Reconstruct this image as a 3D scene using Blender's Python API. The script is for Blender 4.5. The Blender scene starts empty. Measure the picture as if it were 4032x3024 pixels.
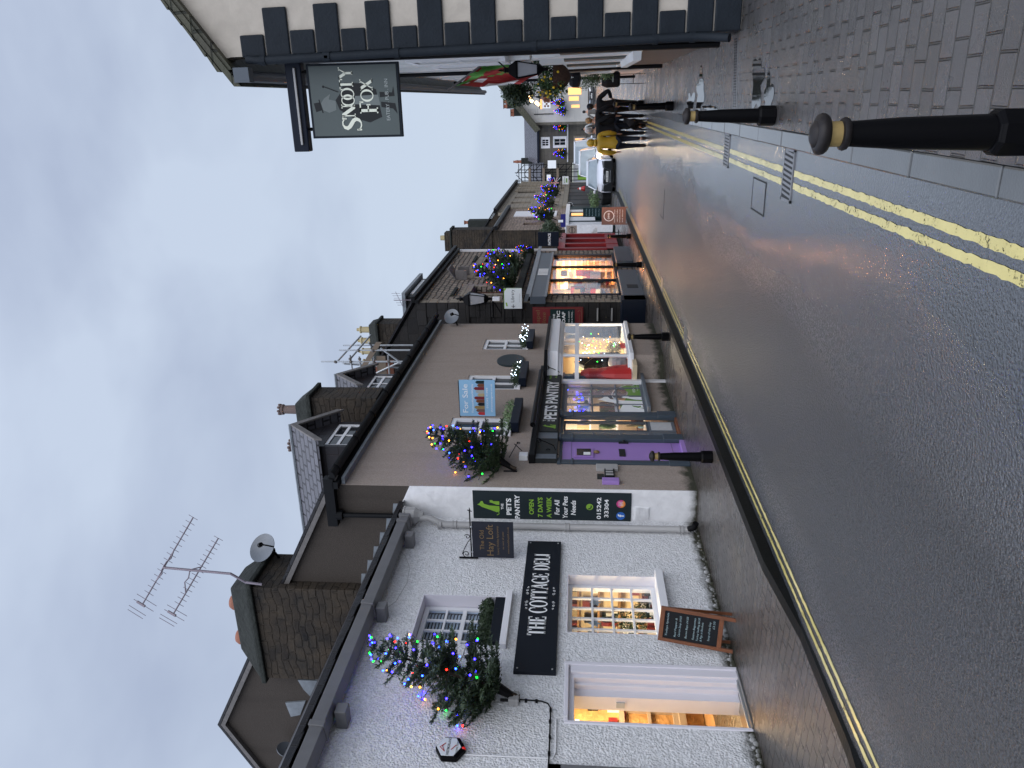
import bpy, bmesh, math, random
from mathutils import Vector, Matrix, Euler
R = math.radians
random.seed(7)
SC = bpy.context.scene
C = SC.collection
# ------------------------------------------------------------------ camera (phone held sideways: picture rolled a quarter turn)
TH, PH, RO = R(20.4807), R(4.8690), -.006
fw = Vector((-math.sin(TH)*math.cos(PH), math.cos(TH)*math.cos(PH), math.sin(PH)))
rt = Vector((math.cos(TH), math.sin(TH), 0)); up = rt.cross(fw)
r2 = rt*math.cos(RO)-up*math.sin(RO); u2 = up*math.cos(RO)+rt*math.sin(RO)
cam_d = bpy.data.cameras.new('camera'); cam = bpy.data.objects.new('camera', cam_d); C.objects.link(cam)
cam_d.sensor_width = 36; cam_d.sensor_fit = 'HORIZONTAL'; cam_d.lens = 3008/4032*36
cam_d.clip_start = .05; cam_d.clip_end = 1500
ax, ay, az = -u2, r2, -fw
cam.matrix_world = Matrix(((ax.x, ay.x, az.x, 0), (ax.y, ay.y, az.y, 0), (ax.z, ay.z, az.z, 1.85), (0, 0, 0, 1)))
SC.camera = cam
SC.view_settings.view_transform = 'Standard'; SC.view_settings.look = 'None'
SC.view_settings.exposure = 0.26; SC.view_settings.gamma = 1
try:
    SC.cycles.use_denoising = True; SC.cycles.use_light_tree = True
    SC.cycles.max_bounces = 7; SC.cycles.diffuse_bounces = 3; SC.cycles.glossy_bounces = 3; SC.cycles.transparent_max_bounces = 10
    SC.cycles.sample_clamp_indirect = 4
except Exception: pass
# ------------------------------------------------------------------ sky: overcast dusk
W = bpy.data.worlds.new("World"); SC.world = W; W.use_nodes = True
nt = W.node_tree; nt.nodes.clear()
def wn(t, **k):
    n = nt.nodes.new(t)
    for a, b in k.items(): setattr(n, a, b)
    return n
SUN_E, SUN_A = R(42), R(145)
out = wn('ShaderNodeOutputWorld'); bg = wn('ShaderNodeBackground'); bg2 = wn('ShaderNodeBackground'); addn = wn('ShaderNodeAddShader')
sky = wn('ShaderNodeTexSky'); sky.sky_type = 'NISHITA'; sky.sun_disc = False; sky.sun_elevation = SUN_E; sky.sun_rotation = SUN_A
bg.inputs[1].default_value = .006
nt.links.new(sky.outputs[0], bg.inputs[0])
tc = wn('ShaderNodeTexCoord'); mp = wn('ShaderNodeMapping'); mp.inputs['Scale'].default_value = (1.0, 1.0, 2.2)
nz = wn('ShaderNodeTexNoise'); nz.inputs['Scale'].default_value = 1.5; nz.inputs['Detail'].default_value = 5; nz.inputs['Roughness'].default_value = .5; nz.inputs['Distortion'].default_value = .4
rp = wn('ShaderNodeValToRGB'); rp.color_ramp.elements[0].position = .41; rp.color_ramp.elements[0].color = (.33, .385, .515, 1)
rp.color_ramp.elements[1].position = .63; rp.color_ramp.elements[1].color = (.47, .54, .665, 1)
sep = wn('ShaderNodeSeparateXYZ'); r3 = wn('ShaderNodeValToRGB')
e = r3.color_ramp.elements; e[0].position = 0; e[0].color = (1.02, 1.02, .98, 1); e[1].position = 1; e[1].color = (3.3, 3.1, 2.9, 1)
x = r3.color_ramp.elements.new(.62); x.color = (1.0, 1.0, 1.0, 1)
mul = wn('ShaderNodeMix', data_type='RGBA', blend_type='MULTIPLY'); mul.inputs[0].default_value = 1
nt.links.new(tc.outputs['Generated'], mp.inputs[0]); nt.links.new(mp.outputs[0], nz.inputs[0]); nt.links.new(nz.outputs[0], rp.inputs[0])
nt.links.new(tc.outputs['Generated'], sep.inputs[0]); nt.links.new(sep.outputs[2], r3.inputs[0])
r4 = wn('ShaderNodeValToRGB'); e = r4.color_ramp.elements; e[0].position = .18; e[0].color = (1.9, 1.85, 1.8, 1); e[1].position = .52; e[1].color = (1, 1, 1, 1)
ym = wn('ShaderNodeMath', operation='MULTIPLY_ADD'); ym.inputs[1].default_value = .5; ym.inputs[2].default_value = .5; nt.links.new(sep.outputs[1], ym.inputs[0]); nt.links.new(ym.outputs[0], r4.inputs[0])
mul2 = wn('ShaderNodeMix', data_type='RGBA', blend_type='MULTIPLY'); mul2.inputs[0].default_value = 1; nt.links.new(r3.outputs[0], mul2.inputs[6]); nt.links.new(r4.outputs[0], mul2.inputs[7])
nt.links.new(rp.outputs[0], mul.inputs[6]); nt.links.new(mul2.outputs[2], mul.inputs[7]); nt.links.new(mul.outputs[2], bg2.inputs[0]); bg2.inputs[1].default_value = 1.0
nt.links.new(bg.outputs[0], addn.inputs[0]); nt.links.new(bg2.outputs[0], addn.inputs[1]); nt.links.new(addn.outputs[0], out.inputs[0])
sl = bpy.data.lights.new('sun', 'SUN'); sl.energy = 1.0; sl.angle = R(60); sl.color = (1, .97, .94)
so = bpy.data.objects.new('sun', sl); C.objects.link(so)
so.rotation_euler = Vector((-math.cos(SUN_E)*math.sin(SUN_A), -math.cos(SUN_E)*math.cos(SUN_A), -math.sin(SUN_E))).to_track_quat('-Z', 'Y').to_euler()

# ------------------------------------------------------------------ materials
def newmat(name):
    m = bpy.data.materials.new(name); m.use_nodes = True; t = m.node_tree
    return m, t, t.nodes['Principled BSDF'], t.nodes['Material Output']
class NT:
    def __init__(s, t): s.t = t
    def n(s, ty, **k):
        x = s.t.nodes.new(ty)
        for a, b in k.items():
            if a.startswith('i_'):
                q = a[2:].replace('_', ' ')
                (x.inputs[int(q)] if q.isdigit() else x.inputs[q]).default_value = b
            else: setattr(x, a, b)
        return x
    def l(s, a, b): s.t.links.new(a, b)
    def math(s, op, a, b=None, c=None):
        x = s.t.nodes.new('ShaderNodeMath'); x.operation = op
        for i, v in enumerate((a, b, c)):
            if v is None: continue
            if isinstance(v, (int, float)): x.inputs[i].default_value = v
            else: s.l(v, x.inputs[i])
        return x.outputs[0]
    def mix(s, f, a, b, mode='MIX'):
        x = s.n('ShaderNodeMix', data_type='RGBA', blend_type=mode)
        for i, v in ((0, f), (6, a), (7, b)):
            if isinstance(v, (int, float)): x.inputs[i].default_value = v
            elif isinstance(v, tuple): x.inputs[i].default_value = v if len(v) == 4 else (*v, 1)
            else: s.l(v, x.inputs[i])
        return x.outputs[2]
    def noise(s, vec, scale, detail=3, rough=.5, dist=0):
        x = s.n('ShaderNodeTexNoise', i_Scale=scale, i_Detail=detail, i_Roughness=rough, i_Distortion=dist)
        if vec is not None: s.l(vec, x.inputs[0])
        return x.outputs[0]
    def ramp(s, f, p0, p1, c0=(0, 0, 0), c1=(1, 1, 1)):
        x = s.t.nodes.new('ShaderNodeValToRGB'); e = x.color_ramp.elements
        e[0].position = p0; e[1].position = p1; e[0].color = (*c0, 1); e[1].color = (*c1, 1); s.l(f, x.inputs[0]); return x.outputs[0]
    def pos(s): return s.n('ShaderNodeNewGeometry').outputs['Position']
    def obj(s): return s.n('ShaderNodeTexCoord').outputs['Object']
    def wallvec(s, k=1.0):
        g = s.n('ShaderNodeNewGeometry'); a = s.n('ShaderNodeSeparateXYZ'); b = s.n('ShaderNodeSeparateXYZ')
        s.l(g.outputs['Position'], a.inputs[0]); s.l(g.outputs['True Normal'], b.inputs[0])
        f = s.math('GREATER_THAN', s.math('ABSOLUTE', b.outputs[0]), s.math('ABSOLUTE', b.outputs[1]))
        u = s.math('ADD', s.math('MULTIPLY', a.outputs[1], f), s.math('MULTIPLY', a.outputs[0], s.math('SUBTRACT', 1.0, f)))
        c = s.n('ShaderNodeCombineXYZ'); s.l(u, c.inputs[0]); s.l(s.math('MULTIPLY', a.outputs[2], k), c.inputs[1]); return c.outputs[0]
    def bump(s, h, strength, dist, bs, nrm=None):
        x = s.n('ShaderNodeBump', i_Strength=strength, i_Distance=dist); s.l(h, x.inputs['Height'])
        if nrm is not None: s.l(nrm, x.inputs['Normal'])
        s.l(x.outputs[0], bs.inputs['Normal']); return x.outputs[0]
def sc3(c, k): return tuple(max(0, min(1, v*k)) for v in c)
MATS = {}
def paint(name, c, rough=.5, metal=0, var=.15, vs=3.0, bs=40, bst=.15, bd=.003, spec=.5, coat=0):
    if name in MATS: return MATS[name]
    if max(c) < .06 and not metal: spec *= .45; c = sc3(c, .75)
    m, t, b, o = newmat(name); n = NT(t); p = n.pos()
    n.l(n.mix(n.noise(p, vs, 4, .6), sc3(c, 1-var), sc3(c, 1+var)), b.inputs['Base Color'])
    b.inputs['Roughness'].default_value = rough; b.inputs['Metallic'].default_value = metal; b.inputs['Specular IOR Level'].default_value = spec
    b.inputs['Coat Weight'].default_value = coat
    if bst: n.bump(n.noise(p, bs, 3), bst, bd, b)
    MATS[name] = m; return m
def emit(name, c, s):
    if name in MATS: return MATS[name]
    m, t, b, o = newmat(name); b.inputs['Base Color'].default_value = (*c, 1); b.inputs['Emission Color'].default_value = (*c, 1); b.inputs['Emission Strength'].default_value = s
    MATS[name] = m; return m
def render_mat(name, c, bscale, bstr, dist, var=.12, streak=0., dirt=None):
    m, t, b, o = newmat(name); n = NT(t); p = n.pos()
    col = n.mix(n.noise(p, 1.3, 5, .65), sc3(c, 1-var), sc3(c, 1+var*.6))
    v = n.n('ShaderNodeTexVoronoi', i_Scale=bscale); n.l(p, v.inputs[0])
    nn = n.noise(p, bscale*.7, 4, .6, .6)
    h = n.math('ADD', n.math('MULTIPLY', v.outputs[0], -.6), nn)
    col = n.mix(n.ramp(nn, .35, .65), sc3(c, .72 if bscale > 10 else .86), col)
    if streak:
        mpn = n.n('ShaderNodeMapping', i_Scale=(2.2, 2.2, .25)); n.l(p, mpn.inputs[0])
        col = n.mix(n.math('MULTIPLY', n.ramp(n.noise(mpn.outputs[0], 1.6, 5, .6), .5, .75), streak), col, sc3(c, .45))
    if dirt:   # splashed grime with a ragged edge above the pavement
        s = n.n('ShaderNodeSeparateXYZ'); n.l(p, s.inputs[0])
        q = n.math('ADD', s.outputs[2], n.math('MULTIPLY', n.noise(p, 5, 6, .7), -dirt))
        col = n.mix(n.ramp(q, -.1, .12, (1, 1, 1), (0, 0, 0)), col, (.05, .05, .035))
    n.l(col, b.inputs['Base Color']); b.inputs['Roughness'].default_value = .8; b.inputs['Specular IOR Level'].default_value = .15; n.bump(h, bstr, dist, b)
    MATS[name] = m; return m
def stone_mat(name, cols, mortar, bw, bh, msz=.012, warp=.03, bstr=.6, rough=.75, k=1.0, var=.35, off=.5):
    m, t, b, o = newmat(name); n = NT(t); p = n.pos(); wv = n.wallvec(k)
    wn_ = n.n('ShaderNodeTexNoise', i_Scale=2.2, i_Detail=2); n.l(p, wn_.inputs[0])
    sub = n.n('ShaderNodeVectorMath', operation='SUBTRACT'); n.l(wn_.outputs[1], sub.inputs[0]); sub.inputs[1].default_value = (.5, .5, .5)
    sca = n.n('ShaderNodeVectorMath', operation='SCALE'); n.l(sub.outputs[0], sca.inputs[0]); sca.inputs[3].default_value = warp*4
    ad = n.n('ShaderNodeVectorMath', operation='ADD'); n.l(wv, ad.inputs[0]); n.l(sca.outputs[0], ad.inputs[1])
    br = n.n('ShaderNodeTexBrick', offset=off, i_Color1=(*cols[0], 1), i_Color2=(*cols[1], 1), i_Mortar=(*mortar, 1), i_Scale=1.0, i_Mortar_Size=msz, i_Mortar_Smooth=.5, i_Bias=0., i_Brick_Width=bw, i_Row_Height=bh)
    n.l(ad.outputs[0], br.inputs[0])
    col = n.mix(n.math('MULTIPLY', n.ramp(n.noise(p, 2.0, 5, .7), .3, .7), var), br.outputs[0], cols[2])
    col = n.mix(n.math('MULTIPLY', n.noise(p, 25, 4, .7), .35), col, sc3(cols[0], .45))
    n.l(col, b.inputs['Base Color']); b.inputs['Roughness'].default_value = rough; b.inputs['Specular IOR Level'].default_value = .2
    h = n.math('ADD', n.math('MULTIPLY', br.outputs[1], -1.0), n.math('MULTIPLY', n.noise(p, 22, 4, .6), .5)); n.bump(h, bstr, .02, b)
    MATS[name] = m; return m
def glass(name='glass', tint=(.9, .95, 1), refl=.12):
    if name in MATS: return MATS[name]
    m, t, b, o = newmat(name); n = NT(t); t.nodes.remove(b)
    tr = n.n('ShaderNodeBsdfTransparent', i_Color=(*tint, 1)); gl = n.n('ShaderNodeBsdfGlossy', i_Roughness=.03, i_Color=(1, 1, 1, 1))
    fr = n.n('ShaderNodeLayerWeight', i_Blend=.5); mx = n.n('ShaderNodeMixShader')
    n.l(n.math('ADD', n.math('MULTIPLY', n.math('POWER', fr.outputs[1], 4.0), .75), refl*.3), mx.inputs[0]); n.l(tr.outputs[0], mx.inputs[1]); n.l(gl.outputs[0], mx.inputs[2]); n.l(mx.outputs[0], o.inputs[0])
    MATS[name] = m; return m
def leaf_mat(name, c1, c2):
    if name in MATS: return MATS[name]
    m, t, b, o = newmat(name); n = NT(t)
    n.l(n.mix(n.ramp(n.noise(n.obj(), 9, 3), .3, .7), c1, c2), b.inputs['Base Color']); b.inputs['Roughness'].default_value = .6
    MATS[name] = m; return m
# ---- ground materials
def road_mat():
    m, t, b, o = newmat('wet_asphalt'); n = NT(t); p = n.pos(); s = n.n('ShaderNodeSeparateXYZ'); n.l(p, s.inputs[0])
    mpn = n.n('ShaderNodeMapping', i_Scale=(1, .35, 1)); n.l(p, mpn.inputs[0])
    big = n.noise(mpn.outputs[0], .9, 5, .6)
    # film of water near the right kerb, coarse drained chippings in the middle
    w = n.math('ADD', s.outputs[0], n.math('MULTIPLY', n.math('SUBTRACT', big, .5), 1.5))
    film = n.ramp(n.math('ADD', n.math('MULTIPLY', w, .5), 1.45), .42, .85)
    wl = n.ramp(n.math('SUBTRACT', n.math('MULTIPLY', w, -1.0), 3.2), .1, .75)      # left channel also holds water
    far = n.ramp(n.math('MULTIPLY', s.outputs[1], .05), .55, 1.0)
    fm = n.math('MAXIMUM', film, n.math('MULTIPLY', wl, .7)); fw2 = n.math('MAXIMUM', fm, n.math('MULTIPLY', far, .9))
    fm = n.math('MULTIPLY', fm, n.math('SUBTRACT', 1.0, n.math('MULTIPLY', far, .35)))
    v = n.n('ShaderNodeTexVoronoi', i_Scale=62.0); n.l(p, v.inputs[0])
    fine = n.math('ADD', n.math('MULTIPLY', n.noise(p, 75, 3, .75), .6), n.math('MULTIPLY', n.noise(p, 30, 4, .75), .4))
    col = n.mix(n.ramp(fine, .43, .57), (.0045, .005, .006), (.056, .062, .071))
    col = n.mix(n.ramp(v.outputs[0], .0, .16), (.13, .135, .14), col)
    col = n.mix(n.math('MULTIPLY', n.ramp(n.noise(p, .7, 4), .4, .7), .4), col, (.030, .030, .028))
    n.l(col, b.inputs['Base Color'])
    n.l(n.math('SUBTRACT', .46, n.math('MULTIPLY', fm, .30)), b.inputs['Roughness'])
    b.inputs['IOR'].default_value = 1.45
    b.inputs['Coat IOR'].default_value = 1.95; n.l(n.math('ADD', .5, n.math('MULTIPLY', fw2, .5)), b.inputs['Coat Weight'])
    n.l(n.math('ADD', n.math('SUBTRACT', .28, n.math('MULTIPLY', fm, .185)), n.math('MULTIPLY', n.ramp(fine, .42, .58), .10)), b.inputs['Coat Roughness'])
    h = n.math('ADD', n.math('MULTIPLY', v.outputs[0], -1.0), n.math('MULTIPLY', fine, 1.6))
    st = n.math('SUBTRACT', 1.0, n.math('MULTIPLY', fm, .86))
    bu = n.n('ShaderNodeBump', i_Distance=.02); n.l(h, bu.inputs['Height']); n.l(st, bu.inputs['Strength']); n.l(bu.outputs[0], b.inputs['Normal'])
    bu2 = n.n('ShaderNodeBump', i_Distance=.018); n.l(h, bu2.inputs['Height']); n.l(n.math('ADD', n.math('MULTIPLY', st, .9), .004), bu2.inputs['Strength']); n.l(bu2.outputs[0], b.inputs['Coat Normal'])
    return m
def paver_mat(name, c1, c2, bw, bh, wet=.5, rot=0., ior=1.5):
    m, t, b, o = newmat(name); n = NT(t); p = n.pos()
    wn_ = n.n('ShaderNodeTexNoise', i_Scale=1.5, i_Detail=2); n.l(p, wn_.inputs[0])
    sub = n.n('ShaderNodeVectorMath', operation='SUBTRACT'); n.l(wn_.outputs[1], sub.inputs[0]); sub.inputs[1].default_value = (.5, .5, .5)
    sca = n.n('ShaderNodeVectorMath', operation='SCALE'); n.l(sub.outputs[0], sca.inputs[0]); sca.inputs[3].default_value = .035
    ad = n.n('ShaderNodeVectorMath', operation='ADD'); n.l(p, ad.inputs[0]); n.l(sca.outputs[0], ad.inputs[1])
    mp_ = n.n('ShaderNodeMapping', i_Rotation=(0, 0, rot)); n.l(ad.outputs[0], mp_.inputs[0])
    br = n.n('ShaderNodeTexBrick', offset=.37, i_Color1=(*c1, 1), i_Color2=(*c2, 1), i_Mortar=(.008, .008, .007, 1), i_Scale=1.0, i_Mortar_Size=.008, i_Mortar_Smooth=.6, i_Brick_Width=bw, i_Row_Height=bh)
    n.l(mp_.outputs[0], br.inputs[0])
    sp = n.noise(p, 120, 3, .7); big = n.noise(p, 1.1, 5, .6)
    col = n.mix(n.math('MULTIPLY', n.ramp(sp, .35, .7), .5), br.outputs[0], sc3(c1, .35))
    col = n.mix(n.math('MULTIPLY', n.ramp(n.noise(p, .9, 5, .7), .5, .8), .5), col, (.05, .045, .02))
    n.l(col, b.inputs['Base Color'])
    wm = n.ramp(big, .40, .62)
    n.l(n.math('SUBTRACT', .42, n.math('MULTIPLY', wm, wet*.5)), b.inputs['Roughness'])
    b.inputs['Coat Weight'].default_value = 1; b.inputs['Coat IOR'].default_value = ior
    n.l(n.math('SUBTRACT', .34, n.math('MULTIPLY', wm, .14)), b.inputs['Coat Roughness'])
    h = n.math('ADD', n.math('MULTIPLY', br.outputs[1], -1.3), n.math('MULTIPLY', sp, .35)); h = n.math('ADD', h, n.math('MULTIPLY', n.noise(p, 7, 3), .12))
    nb = n.bump(h, .95, .016, b); n.l(nb, b.inputs['Coat Normal'])
    return m
M_road = road_mat()
M_paveR = paver_mat('wet_brick_paving', (.074, .069, .069), (.040, .038, .039), .215, .145, .75, 0., 1.62)
M_paveL = paver_mat('wet_dark_setts', (.085, .07, .06), (.05, .042, .036), .20, .12, .35, 0., 1.32)
M_kerb = paint('wet_kerb_stone', (.05, .055, .055), .3, var=.35, vs=4, bs=60, bst=.3, bd=.006, coat=1)
M_kerbL = paint('kerb_face_stone', (.007, .0075, .007), .5, spec=.3, var=.35, vs=6, bs=50, bst=.4, bd=.008)
M_conc = paint('wet_concrete_edging', (.062, .066, .066), .32, var=.4, vs=3, bs=70, bst=.3, bd=.005, coat=.8)
def yellow_mat():
    m, t, b, o = newmat('yellow_road_paint'); n = NT(t); p = n.pos()
    nn = n.noise(p, 38, 5, .75); big = n.noise(p, 5, 4, .6)
    n.l(n.mix(big, (.44, .37, .11), (.70, .60, .22)), b.inputs['Base Color']); b.inputs['Roughness'].default_value = .32; b.inputs['Coat Weight'].default_value = .6; b.inputs['Coat Roughness'].default_value = .1
    a = n.ramp(n.math('ADD', nn, n.math('MULTIPLY', big, .5)), .58, .66); n.l(a, b.inputs['Alpha']); n.bump(nn, .3, .003, b); return m
M_yel = yellow_mat()
def water_mat():
    m, t, b, o = newmat('standing_water'); n = NT(t)
    b.inputs['Base Color'].default_value = (.02, .02, .02, 1); b.inputs['Roughness'].default_value = .03; b.inputs['IOR'].default_value = 2.0
    n.bump(n.noise(n.pos(), 22, 3), .06, .002, b); return m
M_water = water_mat()
# ---- wall and object materials
M_white = render_mat('white_roughcast', (.86, .86, .87), 42, 1.0, .018, .04, 0, .30)
M_whites = render_mat('white_smooth_render', (.82, .82, .83), 9, .35, .02, .04, .0, .22)
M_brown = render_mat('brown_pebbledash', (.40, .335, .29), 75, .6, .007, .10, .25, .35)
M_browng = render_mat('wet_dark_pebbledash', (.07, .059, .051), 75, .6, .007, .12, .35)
M_beige = render_mat('cream_render', (.50, .45, .385), 6, .3, .02, .07, .15)
M_quoin = paint('charcoal_quoin_paint', (.019, .025, .033), .6, spec=.3, var=.3, vs=5, bs=35, bst=.4, bd=.01)
M_shut = paint('olive_grey_window_paint', (.085, .092, .082), .5, var=.1, bst=.1)
M_plinth = paint('grey_plinth_paint', (.10, .095, .09), .5, var=.35, vs=4, bs=25, bst=.35, bd=.01)
M_pubw = paint('white_masonry_paint', (.72, .73, .72), .6, var=.06, bs=20, bst=.2, bd=.006)
M_stone = stone_mat('pale_coursed_stone', ((.40, .335, .27), (.24, .20, .165), (.10, .09, .08)), (.022, .02, .018), .26, .15, .026, .035, 1.0)
M_rubble = stone_mat('dark_rubble_stone', ((.034, .030, .026), (.009, .009, .011), (.085, .062, .040)), (.012, .012, .012), .27, .12, .018, .055, 1.0, var=.75)
M_dstone = stone_mat('dark_blockwork_stone', ((.030, .029, .030), (.018, .018, .020), (.05, .04, .032)), (.018, .018, .018), .46, .27, .012, .02, .7)
M_pinks = stone_mat('pinkish_random_stone', ((.40, .31, .25), (.27, .21, .17), (.18, .14, .11)), (.16, .13, .11), .35, .16, .02, .08, .8)
M_ashlar = stone_mat('buff_ashlar_stone', ((.36, .31, .24), (.28, .245, .20), (.15, .13, .105)), (.13, .11, .09), .55, .28, .014, .01, .5)
M_endst = stone_mat('grey_end_stone', ((.15, .14, .12), (.10, .095, .085), (.19, .165, .12)), (.07, .065, .06), .9, .42, .02, .03, .5)
M_wbrick = stone_mat('white_painted_brick', ((.54, .53, .50), (.48, .47, .45), (.42, .41, .38)), (.5, .5, .48), .9, .4, .02, .02, .4, var=.3)
M_slate = stone_mat('wet_slates', ((.032, .034, .040), (.020, .021, .026), (.045, .036, .03)), (.010, .010, .012), .26, .20, .012, .0, .6, .28, 1.9, .4)
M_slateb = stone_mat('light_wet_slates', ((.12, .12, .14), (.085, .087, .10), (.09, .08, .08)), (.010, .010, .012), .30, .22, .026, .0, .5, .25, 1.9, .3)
M_slaten = stone_mat('dark_hung_slates', ((.030, .033, .040), (.020, .021, .026), (.045, .03, .027)), (.012, .012, .014), .42, .26, .01, .0, .5, .35, 1.0, .5)
M_roofst = stone_mat('mossy_stone_slates', ((.10, .095, .07), (.065, .062, .05), (.05, .07, .03)), (.02, .02, .018), .4, .35, .02, .02, .7, .5, 1.8)
M_lead = paint('weathered_lead', (.17, .19, .21), .38, var=.5, vs=7, bs=15, bst=.4, bd=.01)
M_blk = paint('black_gloss_paint', (.0045, .0045, .0055), .38, var=.2, bs=30, bst=.12, bd=.003, spec=.14)
M_blkm = paint('black_ironwork', (.006, .006, .007), .5, var=.2, bst=0, spec=.3)
M_gut = paint('dark_gutter_paint', (.007, .0075, .009), .5, spec=.3, var=.3, bs=20, bst=.2, bd=.005)
M_ggut = paint('grey_gutter_paint', (.14, .14, .145), .5, var=.2, vs=6, bs=15, bst=.3, bd=.006)
M_gpipe = paint('grey_pipe_paint', (.34, .335, .33), .45, var=.08, bs=30, bst=.1)
M_wht = paint('white_gloss_paint', (.76, .76, .78), .35, var=.05, bs=30, bst=.08)
M_lilw = paint('white_reveal_paint', (.72, .70, .75), .5, var=.05, bs=12, bst=.2, bd=.006)
M_gold = paint('gold_band_paint', (.34, .24, .09), .42, metal=.3, var=.25, vs=30, bst=.1)
M_rust = paint('chipped_black_iron', (.018, .015, .015), .45, var=.7, vs=25, bs=45, bst=.5, bd=.004)
M_slb = paint('slate_blue_paint', (.040, .058, .078), .45, var=.1, bs=20, bst=.1)
M_slbl = paint('pale_slate_blue_paint', (.115, .135, .16), .45, var=.1, bst=.08)
M_fascia = paint('dark_grey_fascia', (.030, .034, .035), .5, var=.15, bst=.1)
M_purple = paint('lilac_door_paint', (.33, .20, .52), .4, var=.05, bs=60, bst=.06)
M_navy = paint('navy_shopfront_paint', (.008, .013, .026), .45, spec=.35, var=.15, bst=.1)
M_navyl = paint('grey_navy_fascia', (.055, .07, .09), .4, var=.15, bst=.1)
M_charc = paint('charcoal_sign_board', (.011, .015, .023), .5, var=.08, bst=.05)
M_banner = paint('banner_charcoal', (.022, .034, .040), .45, var=.05, bst=0)
M_green = paint('apple_green_print', (.22, .42, .04), .5, var=.03, bst=0)
M_lgreen = paint('window_green_vinyl', (.14, .30, .04), .4, var=.03, bst=0)
M_sgrey = paint('pub_sign_grey', (.062, .080, .078), .5, var=.06, vs=1.5, bst=.05)
M_cream = paint('cream_lettering', (.72, .74, .62), .5, var=.05, bst=0)
M_pr = paint('white_print', (.85, .86, .86), .5, var=.02, bst=0)
M_fade = paint('faded_print', (.34, .37, .36), .5, var=.1, bst=0)
M_dkp = paint('dark_print', (.02, .022, .024), .5, var=.1, bst=0)
M_brn = paint('bronze_lettering', (.19, .12, .05), .5, var=.1, bst=0)
M_hay = paint('worn_navy_board', (.028, .032, .045), .6, var=.3, vs=4, bst=.1)
M_wood = paint('brown_stained_timber', (.16, .055, .022), .4, var=.35, vs=8, bs=30, bst=.2)
M_tim = paint('weathered_timber', (.12, .11, .105), .6, var=.5, vs=9, bs=25, bst=.5, bd=.01)
M_plank = paint('scaffold_plank_timber', (.16, .12, .085), .6, var=.3, vs=5, bst=.2)
M_steel = paint('galvanised_tube', (.42, .44, .46), .4, metal=.6, var=.2, bst=0)
M_pot = paint('terracotta', (.25, .09, .05), .7, var=.3, vs=8, bst=.2)
M_potb = paint('sooty_clay_pot', (.14, .10, .09), .7, var=.3, vs=8, bst=.2)
M_potc = paint('buff_clay_pot', (.40, .33, .18), .7, var=.15, vs=8, bst=.2)
M_ccap = paint('mossy_chimney_cap', (.030, .034, .030), .8, var=.6, vs=6, bs=12, bst=.8, bd=.03)
M_dish = paint('grey_dish', (.12, .135, .155), .35, var=.1, bst=0)
M_alu = paint('aerial_metal', (.20, .17, .20), .4, metal=.4, var=.3, bst=0)
M_red = paint('red_shopfront_paint', (.30, .022, .025), .4, var=.1, bst=.1)
M_redp = paint('red_print', (.42, .02, .02), .5, var=.05, bst=0)
M_dred = paint('dark_red_board', (.17, .015, .02), .5, var=.1, bst=0)
M_dgrn = paint('dark_green_board', (.012, .035, .038), .5, var=.1, bst=0)
M_bluep = paint('pale_blue_board', (.26, .48, .68), .45, var=.03, bst=0)
M_lib = paint('pale_sign_board', (.68, .72, .74), .45, var=.03, bst=0)
M_dglass = paint('dark_window_glass', (.02, .024, .03), .06, var=.5, vs=3, bst=0, spec=1.0)
M_curt = paint('net_curtain', (.45, .46, .47), .9, var=.15, vs=12, bst=0)
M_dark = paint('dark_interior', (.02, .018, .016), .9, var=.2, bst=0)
M_warmw = paint('warm_plaster', (.62, .50, .33), .8, var=.1, bst=0)
M_rubblew = paint('warm_rough_stone', (.36, .20, .08), .8, var=.8, vs=5, bs=8, bst=1, bd=.04)
M_warmf = paint('interior_wood', (.30, .17, .08), .6, var=.3, bst=0)
M_pine = leaf_mat('spruce_needles', (.012, .028, .012), (.035, .06, .022))
M_bark = paint('bark', (.05, .035, .025), .8, var=.3, bst=.4)
M_ivy = leaf_mat('mixed_foliage', (.02, .05, .015), (.07, .13, .04))
M_paleleaf = leaf_mat('pale_foliage', (.07, .13, .06), (.18, .26, .11))
M_yelf = paint('yellow_petals', (.75, .50, .02), .6, var=.2, bst=0)
M_coir = paint('coir_liner', (.06, .03, .018), .9, var=.4, vs=20, bs=40, bst=.8, bd=.02)
M_skin = paint('skin', (.48, .28, .20), .6, var=.08, bst=0)
M_yc = paint('yellow_raincoat', (.42, .26, .015), .45, var=.2, vs=6, bs=7, bst=.6, bd=.03)
M_bc = paint('black_padded_coat', (.012, .012, .015), .7, var=.3, vs=6, bs=8, bst=.6, bd=.03)
M_jean = paint('dark_denim', (.014, .018, .03), .8, var=.3, bst=.2)
M_boot = paint('brown_boots', (.05, .035, .03), .5, var=.3, bst=0)
M_blond = paint('blond_hair', (.30, .19, .09), .6, var=.4, vs=30, bs=80, bst=.5, bd=.01)
M_greyh = paint('grey_hair', (.40, .36, .34), .6, var=.2, vs=30, bst=.3)
M_carw = paint('silver_white_car_paint', (.62, .64, .70), .2, var=.04, bst=0, coat=1)
M_carb = paint('dark_car_paint', (.012, .014, .018), .2, var=.1, bst=0, coat=1)
M_carg = paint('car_glass', (.16, .21, .24), .05, var=.3, bst=0, spec=1)
M_tyre = paint('tyre_rubber', (.012, .012, .012), .8, var=.1, bst=0)
M_chr = paint('chrome_trim', (.5, .52, .55), .15, metal=1, var=.05, bst=0)
M_plate = paint('number_plate', (.72, .72, .70), .5, var=.03, bst=0)
M_tan = paint('tan_sign_board', (.30, .24, .20), .6, var=.1, bst=.1)
M_boardb = paint('brown_sandwich_board', (.17, .085, .065), .6, var=.15, vs=10, bst=.1)
M_chalk = paint('chalkboard', (.012, .014, .018), .7, var=.3, bst=0)
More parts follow.
